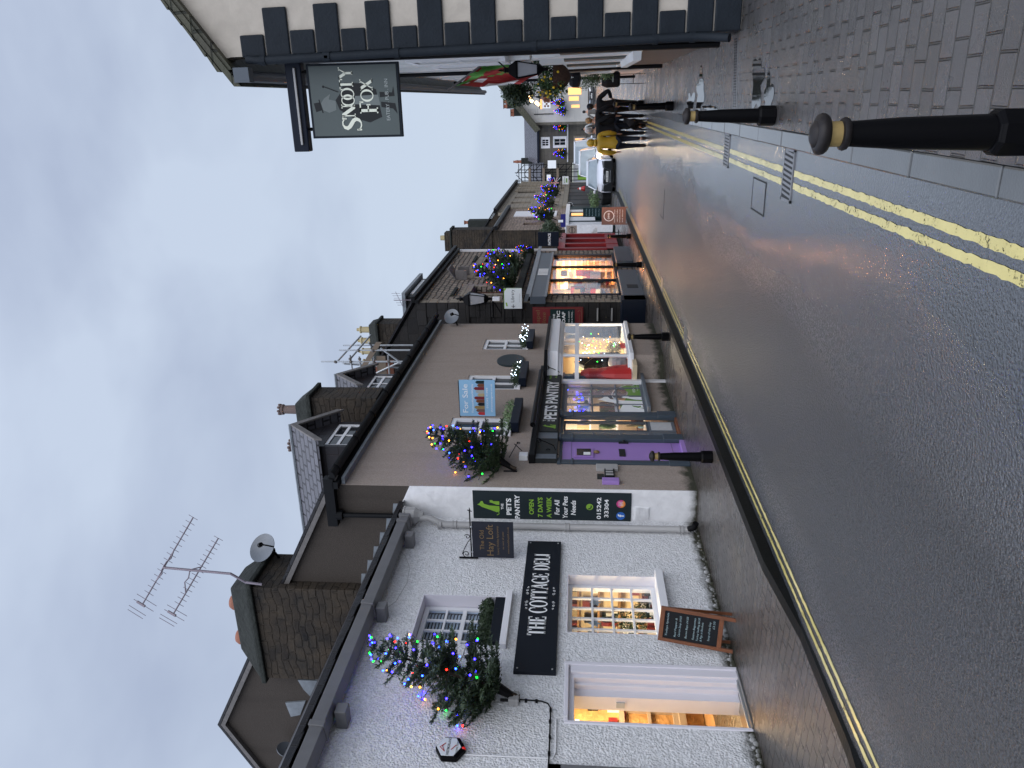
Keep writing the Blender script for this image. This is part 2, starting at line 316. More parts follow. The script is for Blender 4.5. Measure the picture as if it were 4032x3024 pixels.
M_chtxt = paint('chalk_writing', (.30, .42, .46), .8, var=.3, vs=30, bst=0)
M_gls = glass()
M_lamp_pane = paint('frosted_lamp_glass', (.36, .36, .38), .3, var=.15, vs=9, bst=0)
BULB = [emit('blue_bulb_light', (.02, .012, 1.0), 24), emit('red_bulb_light', (1.0, .012, .006), 11), emit('green_bulb_light', (.006, 1.0, .04), 8), emit('amber_bulb_light', (1.0, .30, .018), 11), emit('blue_bulb_light2', (.012, .05, 1.0), 18), emit('white_bulb_light', (.7, .85, 1.0), 6)]
M_warm = emit('warm_lamp_glow', (1.0, .62, .28), 9)
M_warm2 = emit('warm_window_glow', (1.0, .50, .17), .95)

# ------------------------------------------------------------------ mesh builder
def FX(x0): return lambda a, d, t: (x0+d, a, t)          # wall facing the street from the left (+X)
def FY(y0): return lambda a, d, t: (a, y0-d, t)          # wall facing the camera (-Y)
def FYs(y0, k, zt): return lambda a, d, t: (a+k*(zt-t), y0-d, t)
def FR(x0): return lambda a, d, t: (x0-d, a, t)          # wall facing the street from the right (-X); a = Y
def ID(a, d, t): return (a, d, t)
OFF = {}
class MB:
    def __init__(s, fr=ID): s.v = []; s.f = []; s.mi = []; s.fr = fr; s.m = 0; s.pc = []
    def P(s, pts):
        b = len(s.v); s.v.extend(s.fr(*p) for p in pts); return b
    def face(s, pts): b = s.P(pts); s.f.append(tuple(range(b, b+len(pts)))); s.mi.append(s.m); return s
    def add(s, pts, faces):
        b = s.P(pts); s.pc.append((b, len(s.v), len(s.f), len(s.f)+len(faces), s.m))
        for f in faces: s.f.append(tuple(b+i for i in f)); s.mi.append(s.m)
        return s
    def box(s, a0, a1, d0, d1, t0, t1):
        return s.add([(a0, d0, t0), (a1, d0, t0), (a1, d1, t0), (a0, d1, t0), (a0, d0, t1), (a1, d0, t1), (a1, d1, t1), (a0, d1, t1)],
                     [(0, 3, 2, 1), (4, 5, 6, 7), (0, 1, 5, 4), (1, 2, 6, 5), (2, 3, 7, 6), (3, 0, 4, 7)])
    def prism(s, poly, d0, d1):
        n = len(poly); pts = [(a, d0, t) for a, t in poly]+[(a, d1, t) for a, t in poly]
        return s.add(pts, [tuple(range(n)), tuple(range(2*n-1, n-1, -1))]+[(i, i+n, (i+1) % n+n, (i+1) % n) for i in range(n)])
    def extr(s, poly3, vec):
        n = len(poly3); v = Vector(vec); pts = [tuple(p) for p in poly3]+[tuple(Vector(p)+v) for p in poly3]
        return s.add(pts, [tuple(range(n)), tuple(range(2*n-1, n-1, -1))]+[(i, i+n, (i+1) % n+n, (i+1) % n) for i in range(n)])
    def path(s, pts, r, n=6, rs=None):
        pts = [Vector(p) for p in pts]; rings = []; pr = None
        for i, p in enumerate(pts):
            d = (pts[min(i+1, len(pts)-1)]-pts[max(i-1, 0)])
            d = d.normalized() if d.length > 1e-9 else Vector((0, 0, 1))
            if pr is None: e1 = d.orthogonal().normalized()
            else:
                e1 = pr-d*pr.dot(d); e1 = e1.normalized() if e1.length > 1e-6 else d.orthogonal().normalized()
            pr = e1; e2 = d.cross(e1); rr = rs[i] if rs else r
            rings.append([tuple(p+(e1*math.cos(2*math.pi*k/n)+e2*math.sin(2*math.pi*k/n))*rr) for k in range(n)])
        return s.rings(rings)
    def rings(s, rings, cap=True):
        n = len(rings[0]); fs = []
        for i in range(len(rings)-1):
            for k in range(n): fs.append((i*n+k, i*n+(k+1) % n, (i+1)*n+(k+1) % n, (i+1)*n+k))
        if cap: fs.append(tuple(range(n-1, -1, -1))); fs.append(tuple((len(rings)-1)*n+k for k in range(n)))
        return s.add([p for r_ in rings for p in r_], fs)
    def lathe(s, prof, c=(0, 0, 0), n=16, sq=1.0, ph=0):
        return s.rings([[(c[0]+r_*math.cos(2*math.pi*k/n+ph), c[1]+r_*sq*math.sin(2*math.pi*k/n+ph), c[2]+z) for k in range(n)] for r_, z in prof])
    def ball(s, c, rx, ry=None, rz=None, n=10, m=7, a0=-90, a1=90):
        ry = ry or rx; rz = rz or rx; rg = []
        for i in range(m+1):
            a = R(a0+(a1-a0)*i/m); q = max(math.cos(a), .02)
            rg.append([(c[0]+rx*q*math.cos(2*math.pi*k/n), c[1]+ry*q*math.sin(2*math.pi*k/n), c[2]+rz*math.sin(a)) for k in range(n)])
        return s.rings(rg)
    def wall(s, a0, a1, t0, t1, ops=(), th=.25):
        A = sorted({a0, a1, *[o[0] for o in ops], *[o[1] for o in ops]}); T = sorted({t0, t1, *[o[2] for o in ops], *[o[3] for o in ops]})
        A = [x for x in A if a0 <= x <= a1]; T = [x for x in T if t0 <= x <= t1]
        for i in range(len(A)-1):
            for j in range(len(T)-1):
                ca, ct = (A[i]+A[i+1])/2, (T[j]+T[j+1])/2
                if any(o[0] < ca < o[1] and o[2] < ct < o[3] for o in ops): continue
                for d in (0, -th): s.face([(A[i], d, T[j]), (A[i+1], d, T[j]), (A[i+1], d, T[j+1]), (A[i], d, T[j+1])])
        for b0, b1, c0, c1 in list(ops)+[(a0, a1, t0, t1)]:
            for p, q in (((b0, c0), (b1, c0)), ((b1, c0), (b1, c1)), ((b1, c1), (b0, c1)), ((b0, c1), (b0, c0))):
                if c0 <= t0 and p[1] == q[1] == c0 and (b0, b1) != (a0, a1): continue
                s.face([(p[0], 0, p[1]), (q[0], 0, q[1]), (q[0], -th, q[1]), (p[0], -th, p[1])])
        return s
    def mesh(s, name, mats, off=(0, 0, 0), smooth=False, fix=True):
        me = bpy.data.meshes.new(name); o = Vector(off)
        me.from_pydata([tuple(Vector(v)-o) for v in s.v], [], s.f)
        for m in (mats if isinstance(mats, (list, tuple)) else [mats]): me.materials.append(m)
        me.polygons.foreach_set('material_index', s.mi)
        if smooth: me.polygons.foreach_set('use_smooth', [True]*len(s.f))
        me.validate(); me.update()
        if fix and len(s.f) < 4000:
            bm = bmesh.new(); bm.from_mesh(me); bmesh.ops.recalc_face_normals(bm, faces=bm.faces); bm.to_mesh(me); bm.free()
        if smooth:
            try: me.set_sharp_from_angle(angle=R(42))
            except Exception: pass
        return me
    def build(s, name, mats, parent=None, smooth=False, off=None, bevel=0, fix=True):
        off = OFF[parent.name] if parent is not None else (off or (0, 0, 0))
        o = bpy.data.objects.new(name, s.mesh(name, mats, off, smooth, fix)); C.objects.link(o)
        if parent is not None: o.parent = parent
        else: o.location = off
        OFF[o.name] = off
        if bevel:
            b = o.modifiers.new('edge', 'BEVEL'); b.width = bevel; b.segments = 2; b.limit_method = 'ANGLE'; b.angle_limit = R(50); b.harden_normals = False
        return o
def thing(name, label, cat, loc=(0, 0, 0), group=None, rot=None, local=False):
    o = bpy.data.objects.new(name, None); C.objects.link(o); o.location = loc; o.empty_display_size = .1
    if rot: o.rotation_euler = rot
    o['label'] = label; o['category'] = cat
    if group: o['group'] = group
    OFF[o.name] = (0, 0, 0) if (local or rot) else tuple(loc); return o
def tag(o, label, cat, group=None):
    o['label'] = label; o['category'] = cat
    if group: o['group'] = group
    return o
def struct(mb, name, mat, kind='structure'):
    o = mb.build(name, mat); o['kind'] = kind; return o
def copy_tree(o, parent=None):
    c = o.copy(); C.objects.link(c); OFF[c.name] = OFF.get(o.name, (0, 0, 0))
    if parent is not None: c.parent = parent
    for ch in list(o.children): copy_tree(ch, c)
    return c
def items(g, mats, par, label, group):      # every article in a shop window an object of its own; long boards are shelves of the shop
    for v0, v1, f0, f1, m in g.pc:
        vs = g.v[v0:v1]; q = MB(); q.v = [tuple(v) for v in vs]; q.f = [tuple(i-v0 for i in f) for f in g.f[f0:f1]]; q.mi = [0]*len(q.f)
        ex = [max(v[k] for v in vs)-min(v[k] for v in vs) for k in range(3)]
        if max(ex) > .95: q.build('shelf', mats[m], par); continue
        c = tuple(sum(v[k] for v in vs)/len(vs) for k in range(2))+(min(v[2] for v in vs),)
        tag(q.build('shop_item', mats[m], off=c), label, 'goods', group)
# ---- lettering
TXT = {}
def glyph(s, bold=0.0):
    k = (s, bold)
    if k not in TXT:
        cu = bpy.data.curves.new('t', 'FONT'); cu.body = s; cu.offset = bold; cu.resolution_u = 3
        o = bpy.data.objects.new('t', cu); C.objects.link(o); dg = bpy.context.evaluated_depsgraph_get()
        me = bpy.data.meshes.new_from_object(o.evaluated_get(dg))
        vs = [tuple(v.co) for v in me.vertices]; fs = [tuple(p.vertices) for p in me.polygons]
        bpy.data.objects.remove(o); bpy.data.curves.remove(cu); bpy.data.meshes.remove(me); TXT[k] = (vs, fs)
    return TXT[k]
def text(mb, s, a, t, size, d=.004, width=None, align='c', bold=0.0, shear=0.0, rot=0.0):
    vs, fs = glyph(s, bold)
    if not vs: return mb
    x0 = min(v[0] for v in vs); x1 = max(v[0] for v in vs); kx = size if width is None else width/(x1-x0)
    ox = {'c': (x0+x1)/2, 'l': x0, 'r': x1}[align]; cr, sr = math.cos(rot), math.sin(rot)
    pts = []
    for v in vs:
        X = (v[0]-ox)*kx+v[1]*size*shear; Y = v[1]*size
        pts.append((a+X*cr-Y*sr, d, t+X*sr+Y*cr))
    return mb.add(pts, fs)
TK, TN = .235, .08
SER = {'T': (.72, [('v', .36, 0, 1), ('h', .02, .70, 1), ('t', .04, .76, 1), ('t', .68, .76, 1)]), 'H': (.86, [('v', .16, 0, 1), ('v', .70, 0, 1), ('h', .16, .70, .5)]),
 'E': (.68, [('v', .16, 0, 1), ('h', .1, .6, 1), ('h', .1, .46, .5), ('h', .1, .62, 0), ('t', .60, .78, 1), ('t', .62, 0, .24), ('t', .46, .4, .62)]),
 'F': (.64, [('v', .16, 0, 1), ('h', .1, .6, 1), ('h', .1, .46, .5), ('t', .60, .78, 1), ('t', .46, .4, .62)]), 'C': (.74, [('a', .40, .5, .33, .49, 45, 315), ('t', .66, .66, .96), ('t', .66, .06, .2)]),
 'O': (.84, [('a', .42, .5, .36, .49, 0, 360)]), 'A': (.80, [('d', .08, 0, .38, 1, TN), ('d', .40, 1, .70, 0, TK), ('h', .2, .58, .33), ('s', .1, 0), ('s', .7, 0)]),
 'G': (.80, [('a', .40, .5, .33, .49, 45, 330), ('v2', .66, .05, .42), ('t', .66, .7, .96)]), 'D': (.80, [('v', .16, 0, 1), ('h', .1, .4, 1), ('h', .1, .4, 0), ('a', .34, .5, .38, .49, -90, 90)]),
 'L': (.64, [('v', .16, 0, 1), ('h', .1, .60, 0), ('t', .60, 0, .26)]), 'I': (.34, [('v', .17, 0, 1)]), 'N': (.84, [('t', .14, 0, 1), ('d', .14, 1, .68, 0, TK), ('t', .70, 0, 1), ('s', .14, 0), ('s', .70, 1)]),
 'S': (.62, [('r', ((.52, .80, .05), (.50, .90, .06), (.40, .97, .06), (.28, .97, .07), (.16, .88, .13), (.13, .74, .17), (.20, .62, .18), (.32, .52, .19), (.45, .41, .18), (.52, .28, .17), (.47, .13, .13), (.36, .035, .07), (.22, .03, .06), (.10, .10, .06), (.07, .22, .05))), ('t', .54, .76, .98), ('t', .06, .02, .26)]),
 'Y': (.78, [('d', .1, 1, .38, .5, TK*.9), ('d', .68, 1, .40, .5, TN), ('v2', .39, 0, .52), ('s', .39, 0), ('s', .1, 1), ('s', .68, 1)]),
 'X': (.78, [('d', .1, 1, .66, 0, TK), ('d', .66, 1, .1, 0, TN), ('s', .1, 0), ('s', .66, 0), ('s', .1, 1), ('s', .66, 1)]), ' ': (.34, [])}
def serif(mb, s, a, t, h, wid, d=.004, mode='l'):
    tot = sum(SER[c][0]+.06 for c in s); k = wid/tot
    if mode == 'c': a -= wid/2
    def q(x0, y0, x1, y1): mb.face([(a+x0*k, d, t+y0*h), (a+x1*k, d, t+y0*h), (a+x1*k, d, t+y1*h), (a+x0*k, d, t+y1*h)])
    X = 0
    for ch in s:
        w, st = SER[ch]
        for g in st:
            if g[0] in ('v', 'v2'):
                q(X+g[1]-TK/2, g[2], X+g[1]+TK/2, g[3])
                if g[0] == 'v':
                    for yy in (g[2], g[3]-TN if g[3] > .9 else None):
                        if yy is not None: q(X+g[1]-.15, yy, X+g[1]+.15, yy+TN)
            elif g[0] == 't': q(X+g[1]-TN/2, g[2], X+g[1]+TN/2, g[3])
            elif g[0] == 's': q(X+g[1]-.12, g[2]-(TN if g[2] > .5 else 0), X+g[1]+.12, g[2]+(0 if g[2] > .5 else TN))
            elif g[0] == 'h':
                y = g[3]-TN if g[3] > .9 else g[3]; q(X+g[1], y, X+g[2], y+TN)
            elif g[0] == 'r':
                pt = g[1]; pr = None
                for i, (px_, py_, w_) in enumerate(pt):
                    q0 = pt[max(i-1, 0)]; q1 = pt[min(i+1, len(pt)-1)]; dx, dy = q1[0]-q0[0], q1[1]-q0[1]; L = math.hypot(dx, dy); nx_, ny_ = -dy/L*w_/2, dx/L*w_/2
                    p = [(a+(X+px_-nx_)*k, d, t+(py_-ny_)*h), (a+(X+px_+nx_)*k, d, t+(py_+ny_)*h)]
                    if pr: mb.face([pr[0], pr[1], p[1], p[0]])
                    pr = p
            elif g[0] == 'd':
                x0, y0, x1, y1, ww = g[1:]; mb.face([(a+(X+x0-ww/2)*k, d, t+y0*h), (a+(X+x0+ww/2)*k, d, t+y0*h), (a+(X+x1+ww/2)*k, d, t+y1*h), (a+(X+x1-ww/2)*k, d, t+y1*h)])
            else:
                cx, cy, rx, ry, a0, a1 = g[1:]; n = max(6, int(abs(a1-a0)/15)); pr = None
                for i in range(n+1):
                    an = R(a0+(a1-a0)*i/n); ww = (TN+(TK-TN)*abs(math.cos(an))**1.2)/2
                    p = [(a+(X+cx+(rx+sg*ww)*math.cos(an))*k, d, t+(cy+(ry+sg*TN*.5)*math.sin(an)-0)*h) for sg in (-1, 1)]
                    if pr: mb.face([pr[0], pr[1], p[1], p[0]])
                    pr = p
        X += w+.06
    return mb
def flat(mb, poly, d): return mb.face([(a, d, t) for a, t in poly])
def disc(mb, a, t, r_, d, n=20, ry=None):
    return flat(mb, [(a+r_*math.cos(2*math.pi*i/n), t+(ry or r_)*math.sin(2*math.pi*i/n)) for i in range(n)], d)
def ringm(mb, a, t, r0, r1, d, n=20, a0=0, a1=360):
    for i in range(n):
        p, q = R(a0+(a1-a0)*i/n), R(a0+(a1-a0)*(i+1)/n)
        mb.face([(a+r0*math.cos(p), d, t+r0*math.sin(p)), (a+r1*math.cos(p), d, t+r1*math.sin(p)), (a+r1*math.cos(q), d, t+r1*math.sin(q)), (a+r0*math.cos(q), d, t+r0*math.sin(q))])
    return mb
# ---- windows
def window(par, fr, a0, a1, t0, t1, d, nx=2, ny=2, fw_=.05, bar=.022, m=None, gm=None, dep=.05, sill=None, meet=None, name='window', surround=0):
    m = m or M_wht; b = MB(fr)
    b.box(a0, a0+fw_, d-dep, d, t0, t1); b.box(a1-fw_, a1, d-dep, d, t0, t1); b.box(a0+fw_, a1-fw_, d-dep, d, t1-fw_, t1); b.box(a0+fw_, a1-fw_, d-dep, d, t0, t0+fw_)
    for i in range(1, nx):
        x_ = a0+fw_+(a1-a0-2*fw_)*i/nx; b.box(x_-bar/2, x_+bar/2, d-dep*.7, d-.006, t0+fw_, t1-fw_)
    for j in range(1, ny):
        z_ = t0+fw_+(t1-t0-2*fw_)*j/ny; w_ = bar*(1.9 if meet == j else 1); b.box(a0+fw_, a1-fw_, d-dep*.75, d-.003, z_-w_/2, z_+w_/2)
    if surround: 
        s_ = surround; b.box(a0-s_, a0-.001, -.02, .02, t0-.02, t1+s_); b.box(a1+.001, a1+s_, -.02, .02, t0-.02, t1+s_); b.box(a0-.001, a1+.001, -.02, .019, t1+.001, t1+s_)
    w = b.build(name, m, par)
    g = MB(fr).box(a0+fw_*.6, a1-fw_*.6, d-dep*.55, d-dep*.45, t0+fw_*.6, t1-fw_*.6); g.build('pane', gm or M_gls, w)
    if sill: MB(fr).box(a0-sill[0], a1+sill[0], d-.02, sill[1], t0-sill[2], t0-.001).build('sill', m, w, bevel=.006)
    return w
def curve_pts(c, r_, a0, a1, n, plane):
    return [plane(c[0]+r_*math.cos(R(a0+(a1-a0)*i/n)), c[1]+r_*math.sin(R(a0+(a1-a0)*i/n))) for i in range(n+1)]
def spiral(c, r0, r1, a0, a1, n=14): return [(c[0]+(r0+(r1-r0)*i/n)*math.cos(R(a0+(a1-a0)*i/n)), c[1]+(r0+(r1-r0)*i/n)*math.sin(R(a0+(a1-a0)*i/n))) for i in range(n+1)]
def lamp(name, par, loc, power, color=(1, .62, .3), size=.5, kind='AREA', rot=(0, 0, 0)):
    l = bpy.data.lights.new(name, kind); l.energy = power; l.color = color
    if kind == 'AREA': l.size = size
    else: l.shadow_soft_size = size
    o = bpy.data.objects.new(name, l); C.objects.link(o); o.location = loc
    if par is not None:
        o.parent = par; o.location = Vector(loc)-Vector(OFF[par.name])
    o.rotation_euler = rot; return o
# ---- foliage
def leaves(mb, c, n, rad, size, squash=1.0, rnd=random):
    for _ in range(n):
        v = Vector((rnd.gauss(0, 1), rnd.gauss(0, 1), rnd.gauss(0, 1))); v = v.normalized()*rad*rnd.random()**.4
        p = Vector(c)+Vector((v.x, v.y, v.z*squash)); s = size*rnd.uniform(.6, 1.3)
        e1 = Vector((rnd.gauss(0, 1), rnd.gauss(0, 1), rnd.gauss(0, 1))).normalized(); e2 = e1.orthogonal().normalized()*.45
        mb.face([tuple(p-e1*s), tuple(p+e2*s), tuple(p+e1*s), tuple(p-e2*s)])
BULBM = {}
def bulb_mesh(k, r_):
    if (k, r_) not in BULBM: BULBM[(k, r_)] = MB().ball((0, 0, 0), r_, n=6, m=4).mesh('bulb', BULB[k], smooth=True)
    return BULBM[(k, r_)]
def conifer(seed, h, rad, nb, br, dens=1.0, needle=.036):
    nw = needle*.22
    """local conifer, trunk along +Z; children of a prototype Empty"""
    rnd = random.Random(seed); t = thing('christmas_tree', '', 'tree', local=True)
    MB().path([(0, 0, -.16), (0, 0, 0), (.01, 0, h*.5), (0, .01, h*.97)], .02, 6, [.026, .024, .016, .005]).build('trunk', M_bark, t)
    f = MB(); tips = []
    nl = int(16*max(.7, h/1.5))
    for i in range(nl):
        z = h*(.05+.93*(i/nl)); rr = rad*(1-(i/nl))**.75*rnd.uniform(.75, 1.15)+.04; k = max(5, int(12*(1-i/nl)+4))
        for j in range(k):
            a = rnd.uniform(0, 6.283); L = rr*rnd.uniform(.7, 1.15); up_ = rnd.uniform(.15, .6)
            tip = Vector((math.cos(a)*L, math.sin(a)*L, z+L*up_)); base = Vector((0, 0, z)); f.path([tuple(base), tuple(tip)], .006, 3, [.009, .003]); tips.append(tip)
            ns = max(4, int(L*30*dens))
            for q in range(ns):
                u = .2+.8*q/ns; p = base.lerp(tip, u)
                sd = Vector((-math.sin(a), math.cos(a), 0))*rnd.uniform(-1, 1)*.35*L*(1.15-u)+Vector((0, 0, rnd.uniform(-.25, .35)))*L*.3*(1.1-u)
                p2 = p+sd+(tip-base)*.12
                dv = (p2-p); ln = max(dv.length, .03)
                if q % 2 == 0: leaves(f, tuple(p.lerp(p2, .6)), max(3, int(6*dens)), .035, needle*.62, 1, rnd)
                for w in range(max(3, int(ln*150*dens))):
                    s_ = p.lerp(p2, w*1.0/max(3, int(ln*150*dens))); nd = Vector((rnd.gauss(0, 1), rnd.gauss(0, 1), rnd.gauss(0, 1))).normalized()*needle+dv.normalized()*needle*.7
                    wv = nd.orthogonal().normalized()*nw
                    f.face([tuple(s_-wv), tuple(s_+wv), tuple(s_+nd)])
    f.build('foliage', M_pine, t, fix=False)
    ls = MB(); pts = []
    turns = 6
    for i in range(90):
        u = i/89; a = u*turns*6.283; rr = (rad*(1-u)**.75+.03)*rnd.uniform(.78, 1.02); pts.append((rr*math.cos(a)+rnd.uniform(-.02, .02), rr*math.sin(a)+rnd.uniform(-.02, .02), h*(.08+.9*u)+rr*.35+rnd.uniform(-.03, .03)))
    lw = MB().path(pts, .004, 3).build('light_string', M_blkm, t, fix=False)
    for i in range(nb):
        u = (i+rnd.random()*.8)/nb; p = Vector(pts[min(89, int(u*89))])+Vector((rnd.gauss(0, .02), rnd.gauss(0, .02), rnd.gauss(0, .03)))
        k = rnd.choices([0, 1, 2, 3, 4], [4, 2, 2, 2.4, 2.6])[0]
        o = bpy.data.objects.new('bulb', bulb_mesh(k, br)); C.objects.link(o); o.location = p; o.parent = lw
    return t
def place_tree(t, base, tip, label, group, scale=1.0, spin=0):
    v = (Vector(tip)-Vector(base)).normalized(); q = v.to_track_quat('Z', 'Y') @ Euler((0, 0, spin)).to_quaternion()
    t.location = base; t.rotation_euler = q.to_euler(); t.scale = (scale,)*3; t['label'] = label; t['group'] = group; return t

# ================================================================== GROUND
b = MB(); b.face([(-300, -60, -.6), (300, -60, -.6), (300, 400, -.6), (-300, 400, -.6)]); struct(b, 'ground', M_road)
b = MB(); b.face([(-9, -12, 0), (9, -12, 0), (9, 230, 0), (-9, 230, 0)]); struct(b, 'road', M_road)
def hk(y):      # kerb height: dropped crossing near the shop door
    pts = [(-9, .07), (3.6, .07), (4.1, .02), (5.3, .012), (6.3, .10), (48, .10)]
    for (p, q), (r_, s_) in zip(pts, pts[1:]):
        if y <= r_: return q+(s_-q)*max(0, (y-p))/(r_-p)
    return .1
ys = [-9, -4, 0, 2, 3, 3.6, 4.1, 4.7, 5.3, 5.8, 6.3, 7, 8, 9, 10, 12, 15, 18, 22, 26, 30, 36, 42, 48]
def kx(y): return -4.10 if y < 36 else -4.10-(y-36)*.09
b = MB()
for y0, y1 in zip(ys, ys[1:]):
    for f0, f1 in ((0, .35), (.35, 1)):
        P_ = []
        for y, f in ((y0, f0), (y1, f0), (y1, f1), (y0, f1)):
            xk = kx(y)-.11; P_.append((-7.4+(xk+7.4)*f, y, .1+(hk(y)-.1)*(0 if f < .5 else 1)))
        b.face(P_)
struct(b, 'pavement_left', M_paveL)
b = MB()
for y0, y1 in zip(ys, ys[1:]):
    x0, x1 = kx(y0), kx(y1)
    b.add([(x0-.11, y0, hk(y0)+.003), (x0, y0, hk(y0)+.003), (x1, y1, hk(y1)+.003), (x1-.11, y1, hk(y1)+.003), (x0-.11, y0, -.05), (x0+.03, y0, -.02), (x1+.03, y1, -.02), (x1-.11, y1, -.05)],
          [(0, 1, 2, 3), (1, 5, 6, 2), (0, 3, 7, 4)])
struct(b, 'kerb_left', M_kerbL)
b = MB(); b.face([(-.30, -12, .1), (12, -12, .1), (12, 60, .1), (-.30, 60, .1)]); struct(b, 'pavement_right', M_paveR)
b = MB(); rr = random.Random(3)
y = -3.0
while y < 60:
    L = .92; b.box(-.445+rr.uniform(-.004, .004), -.302, y+.006, y+L-.004, -.05, .098+rr.uniform(-.003, .003)); y += L
o = b.build('kerb_right', M_conc, bevel=.012); o['kind'] = 'structure'
def stripe(x0, w, ya, yb, gaps=(), seed=1):
    r_ = random.Random(seed); b = MB(); y = ya; pr = None
    while y < yb:
        st = .05 if y < 12 else .4
        xs_ = x0+.07*math.exp(-max(0, y)/5)*(-1 if x0 > -2 else -1)*(1.6 if y < 8 else 1) if False else x0
        p = (xs_-w/2+r_.gauss(0, .003), xs_+w/2+r_.gauss(0, .003), y)
        if pr and not any(g0 < y < g1 for g0, g1 in gaps): b.face([(pr[0], pr[2], .004), (pr[1], pr[2], .004), (p[1], p[2], .004), (p[0], p[2], .004)])
        pr = p; y += st
    return b
for i, (xx, ww, ya, yb, gp) in enumerate(((-3.985, .042, -2, 36, [(12.55, 12.95), (16.5, 16.9)]), (-3.885, .042, -2, 36, [(12.55, 12.95), (16.5, 16.9)]), (-.758, .052, -2, 24, [(6.95, 7.35), (9.97, 10.35)]), (-.652, .052, -2, 24, [(6.95, 7.35), (9.97, 10.35)]))):
    struct(stripe(xx, ww, ya, yb, gp, i), 'yellow_line', M_yel)
# puddles: thin irregular sheets of water
def puddle(cx, cy, rx, ry, z, seed):
    r_ = random.Random(seed); ph = [r_.uniform(0, 6.28) for _ in range(5)]
    pl = []
    for i in range(60):
        a = 2*math.pi*i/60; k = 1+sum(.13*math.sin((j+2)*a+ph[j]) for j in range(5))
        x_, y_ = cx+rx*k*math.cos(a), cy+ry*k*math.sin(a)
        pl.append((x_, y_, z))
    b = MB(); b.face(pl); struct(b, 'puddle', M_water)
for q in ((.10, 8.25, .22, .26, .103, 1), (-.02, 7.72, .16, .17, .103, 2), (.04, 12.0, .24, .38, .103, 4), (-.10, 12.95, .13, .4, .103, 5), (-.18, 11.0, .05, .5, .103, 6)): puddle(*q)
# iron gratings and slot drain
def grating(x0, x1, y0, y1, z, label, grp, skew=0):
    t = thing('drain_grating', label, 'drain grating', ((x0+x1)/2, (y0+y1)/2, z), grp)
    b = MB().box(x0, x1, y0, y0+.025, z-.03, z+.006).box(x0, x1, y1-.025, y1, z-.03, z+.006).box(x0, x0+.025, y0, y1, z-.03, z+.006).box(x1-.025, x1, y0, y1, z-.03, z+.006)
    b.build('rim', M_steelw, t)
    c = MB(); n = 9
    for i in range(n):
        xx = x0+.03+(x1-x0-.06)*(i+.5)/n; c.extr([(xx-.012, y0+.02, z-.03), (xx+.010, y0+.02, z-.03), (xx+.010+skew, y1-.02, z-.03), (xx-.012+skew, y1-.02, z-.03)], (0, 0, .034))
    c.box(x0+.02, x1-.02, (y0+y1)/2-.008, (y0+y1)/2+.008, z-.03, z+.002); c.build('bars', M_steelw, t)
    MB().box(x0+.02, x1-.02, y0+.02, y1-.02, z-.001, z+.0025).build('pit', M_dkp, t)
M_steelw = paint('worn_grating_iron', (.22, .22, .23), .3, metal=.6, var=.4, vs=12, bst=.2)
grating(-.91, -.455, 6.98, 7.32, .004, 'iron drain grating across the yellow lines, nearest the front bollard', 'gratings by the right kerb', .02)
grating(-.86, -.455, 9.99, 10.33, .004, 'iron drain grating across the yellow lines, beside the second bollard', 'gratings by the right kerb', .01)
grating(-4.02, -3.72, 12.58, 12.92, .004, 'small iron drain grating in the left yellow lines before the pet shop window', 'gratings by the left kerb')
grating(-4.02, -3.72, 16.52, 16.88, .004, 'small iron drain grating in the left yellow lines outside the white bay', 'gratings by the left kerb')
t = thing('slot_drain', 'narrow silver slotted channel drain crossing the right pavement to the pub downpipe', 'drain', (.2, 9.4, .1))
b = MB().extr([(-.19, 9.19, .101), (.60, 9.42, .101), (.60, 9.60, .101), (-.19, 9.40, .101)], (0, 0, .004)); b.build('frame', M_steelw, t)
b = MB()
for i in range(26):
    x0 = -.17+.0295*i; yb = 9.19+.23*(x0+.19)/.79
    for k in (0, 1): b.face([(x0, yb+.03+.09*k, .1065), (x0+.018, yb+.035+.09*k, .1065), (x0+.018, yb+.095+.09*k, .1065), (x0, yb+.09+.09*k, .1065)])
b.build('slots', M_dkp, t)
t = thing('utility_cover', 'sunken rectangular utility cover in the wet road left of the front grating', 'utility cover', (-1.0, 8.2, 0))
MB().box(-1.14, -.84, 7.95, 8.5, -.01, .0035).build('plate', M_road, t)
MB().box(-1.16, -1.14, 7.93, 8.52, -.01, .005).box(-.84, -.825, 7.93, 8.52, -.01, .005).box(-1.14, -.84, 7.93, 7.945, -.01, .005).box(-1.14, -.84, 8.505, 8.52, -.01, .005).build('rim', M_dkp, t)
t = thing('utility_cover', 'long rectangular utility cover in the road ahead of the parked car', 'utility cover', (-2.1, 17.2, 0))
MB().box(-2.5, -1.9, 17.05, 17.75, -.01, .0035).build('plate', M_road, t)
b = MB().box(-2.52, -2.5, 17.03, 17.77, -.01, .005).box(-2.52, -1.88, 17.03, 17.05, -.01, .005); b.build('rim', M_dkp, t)

# ================================================================== BOLLARDS
def bollard():
    t = thing('bollard', '', 'bollard', local=True)
    MB().lathe([(.0, 0), (.088, 0), (.09, .012), (.09, .135), (.083, .145), (.078, .155), (0, .16)], n=8, ph=R(22.5)).build('base', M_blk, t, bevel=.006)
    MB().lathe([(.066, .15), (.066, .16), (.058, .5), (.046, .70), (0, .70)], n=12).build('shaft', M_blk, t, smooth=True)
    MB().lathe([(.05, .695), (.058, .70), (.062, .712), (.058, .724), (.05, .728)], n=18).build('ring', M_rust, t, smooth=True)
    MB().lathe([(.047, .726), (.047, .775), (.0, .775)], n=20).build('gold_band', M_gold, t, smooth=True)
    MB().lathe([(.05, .772), (.066, .778), (.075, .790), (.077, .805), (.072, .818), (.058, .826), (.05, .826), (.047, .832), (.03, .842), (0, .846)], n=20).build('cap', M_rust, t, smooth=True)
    return t
bp = bollard()
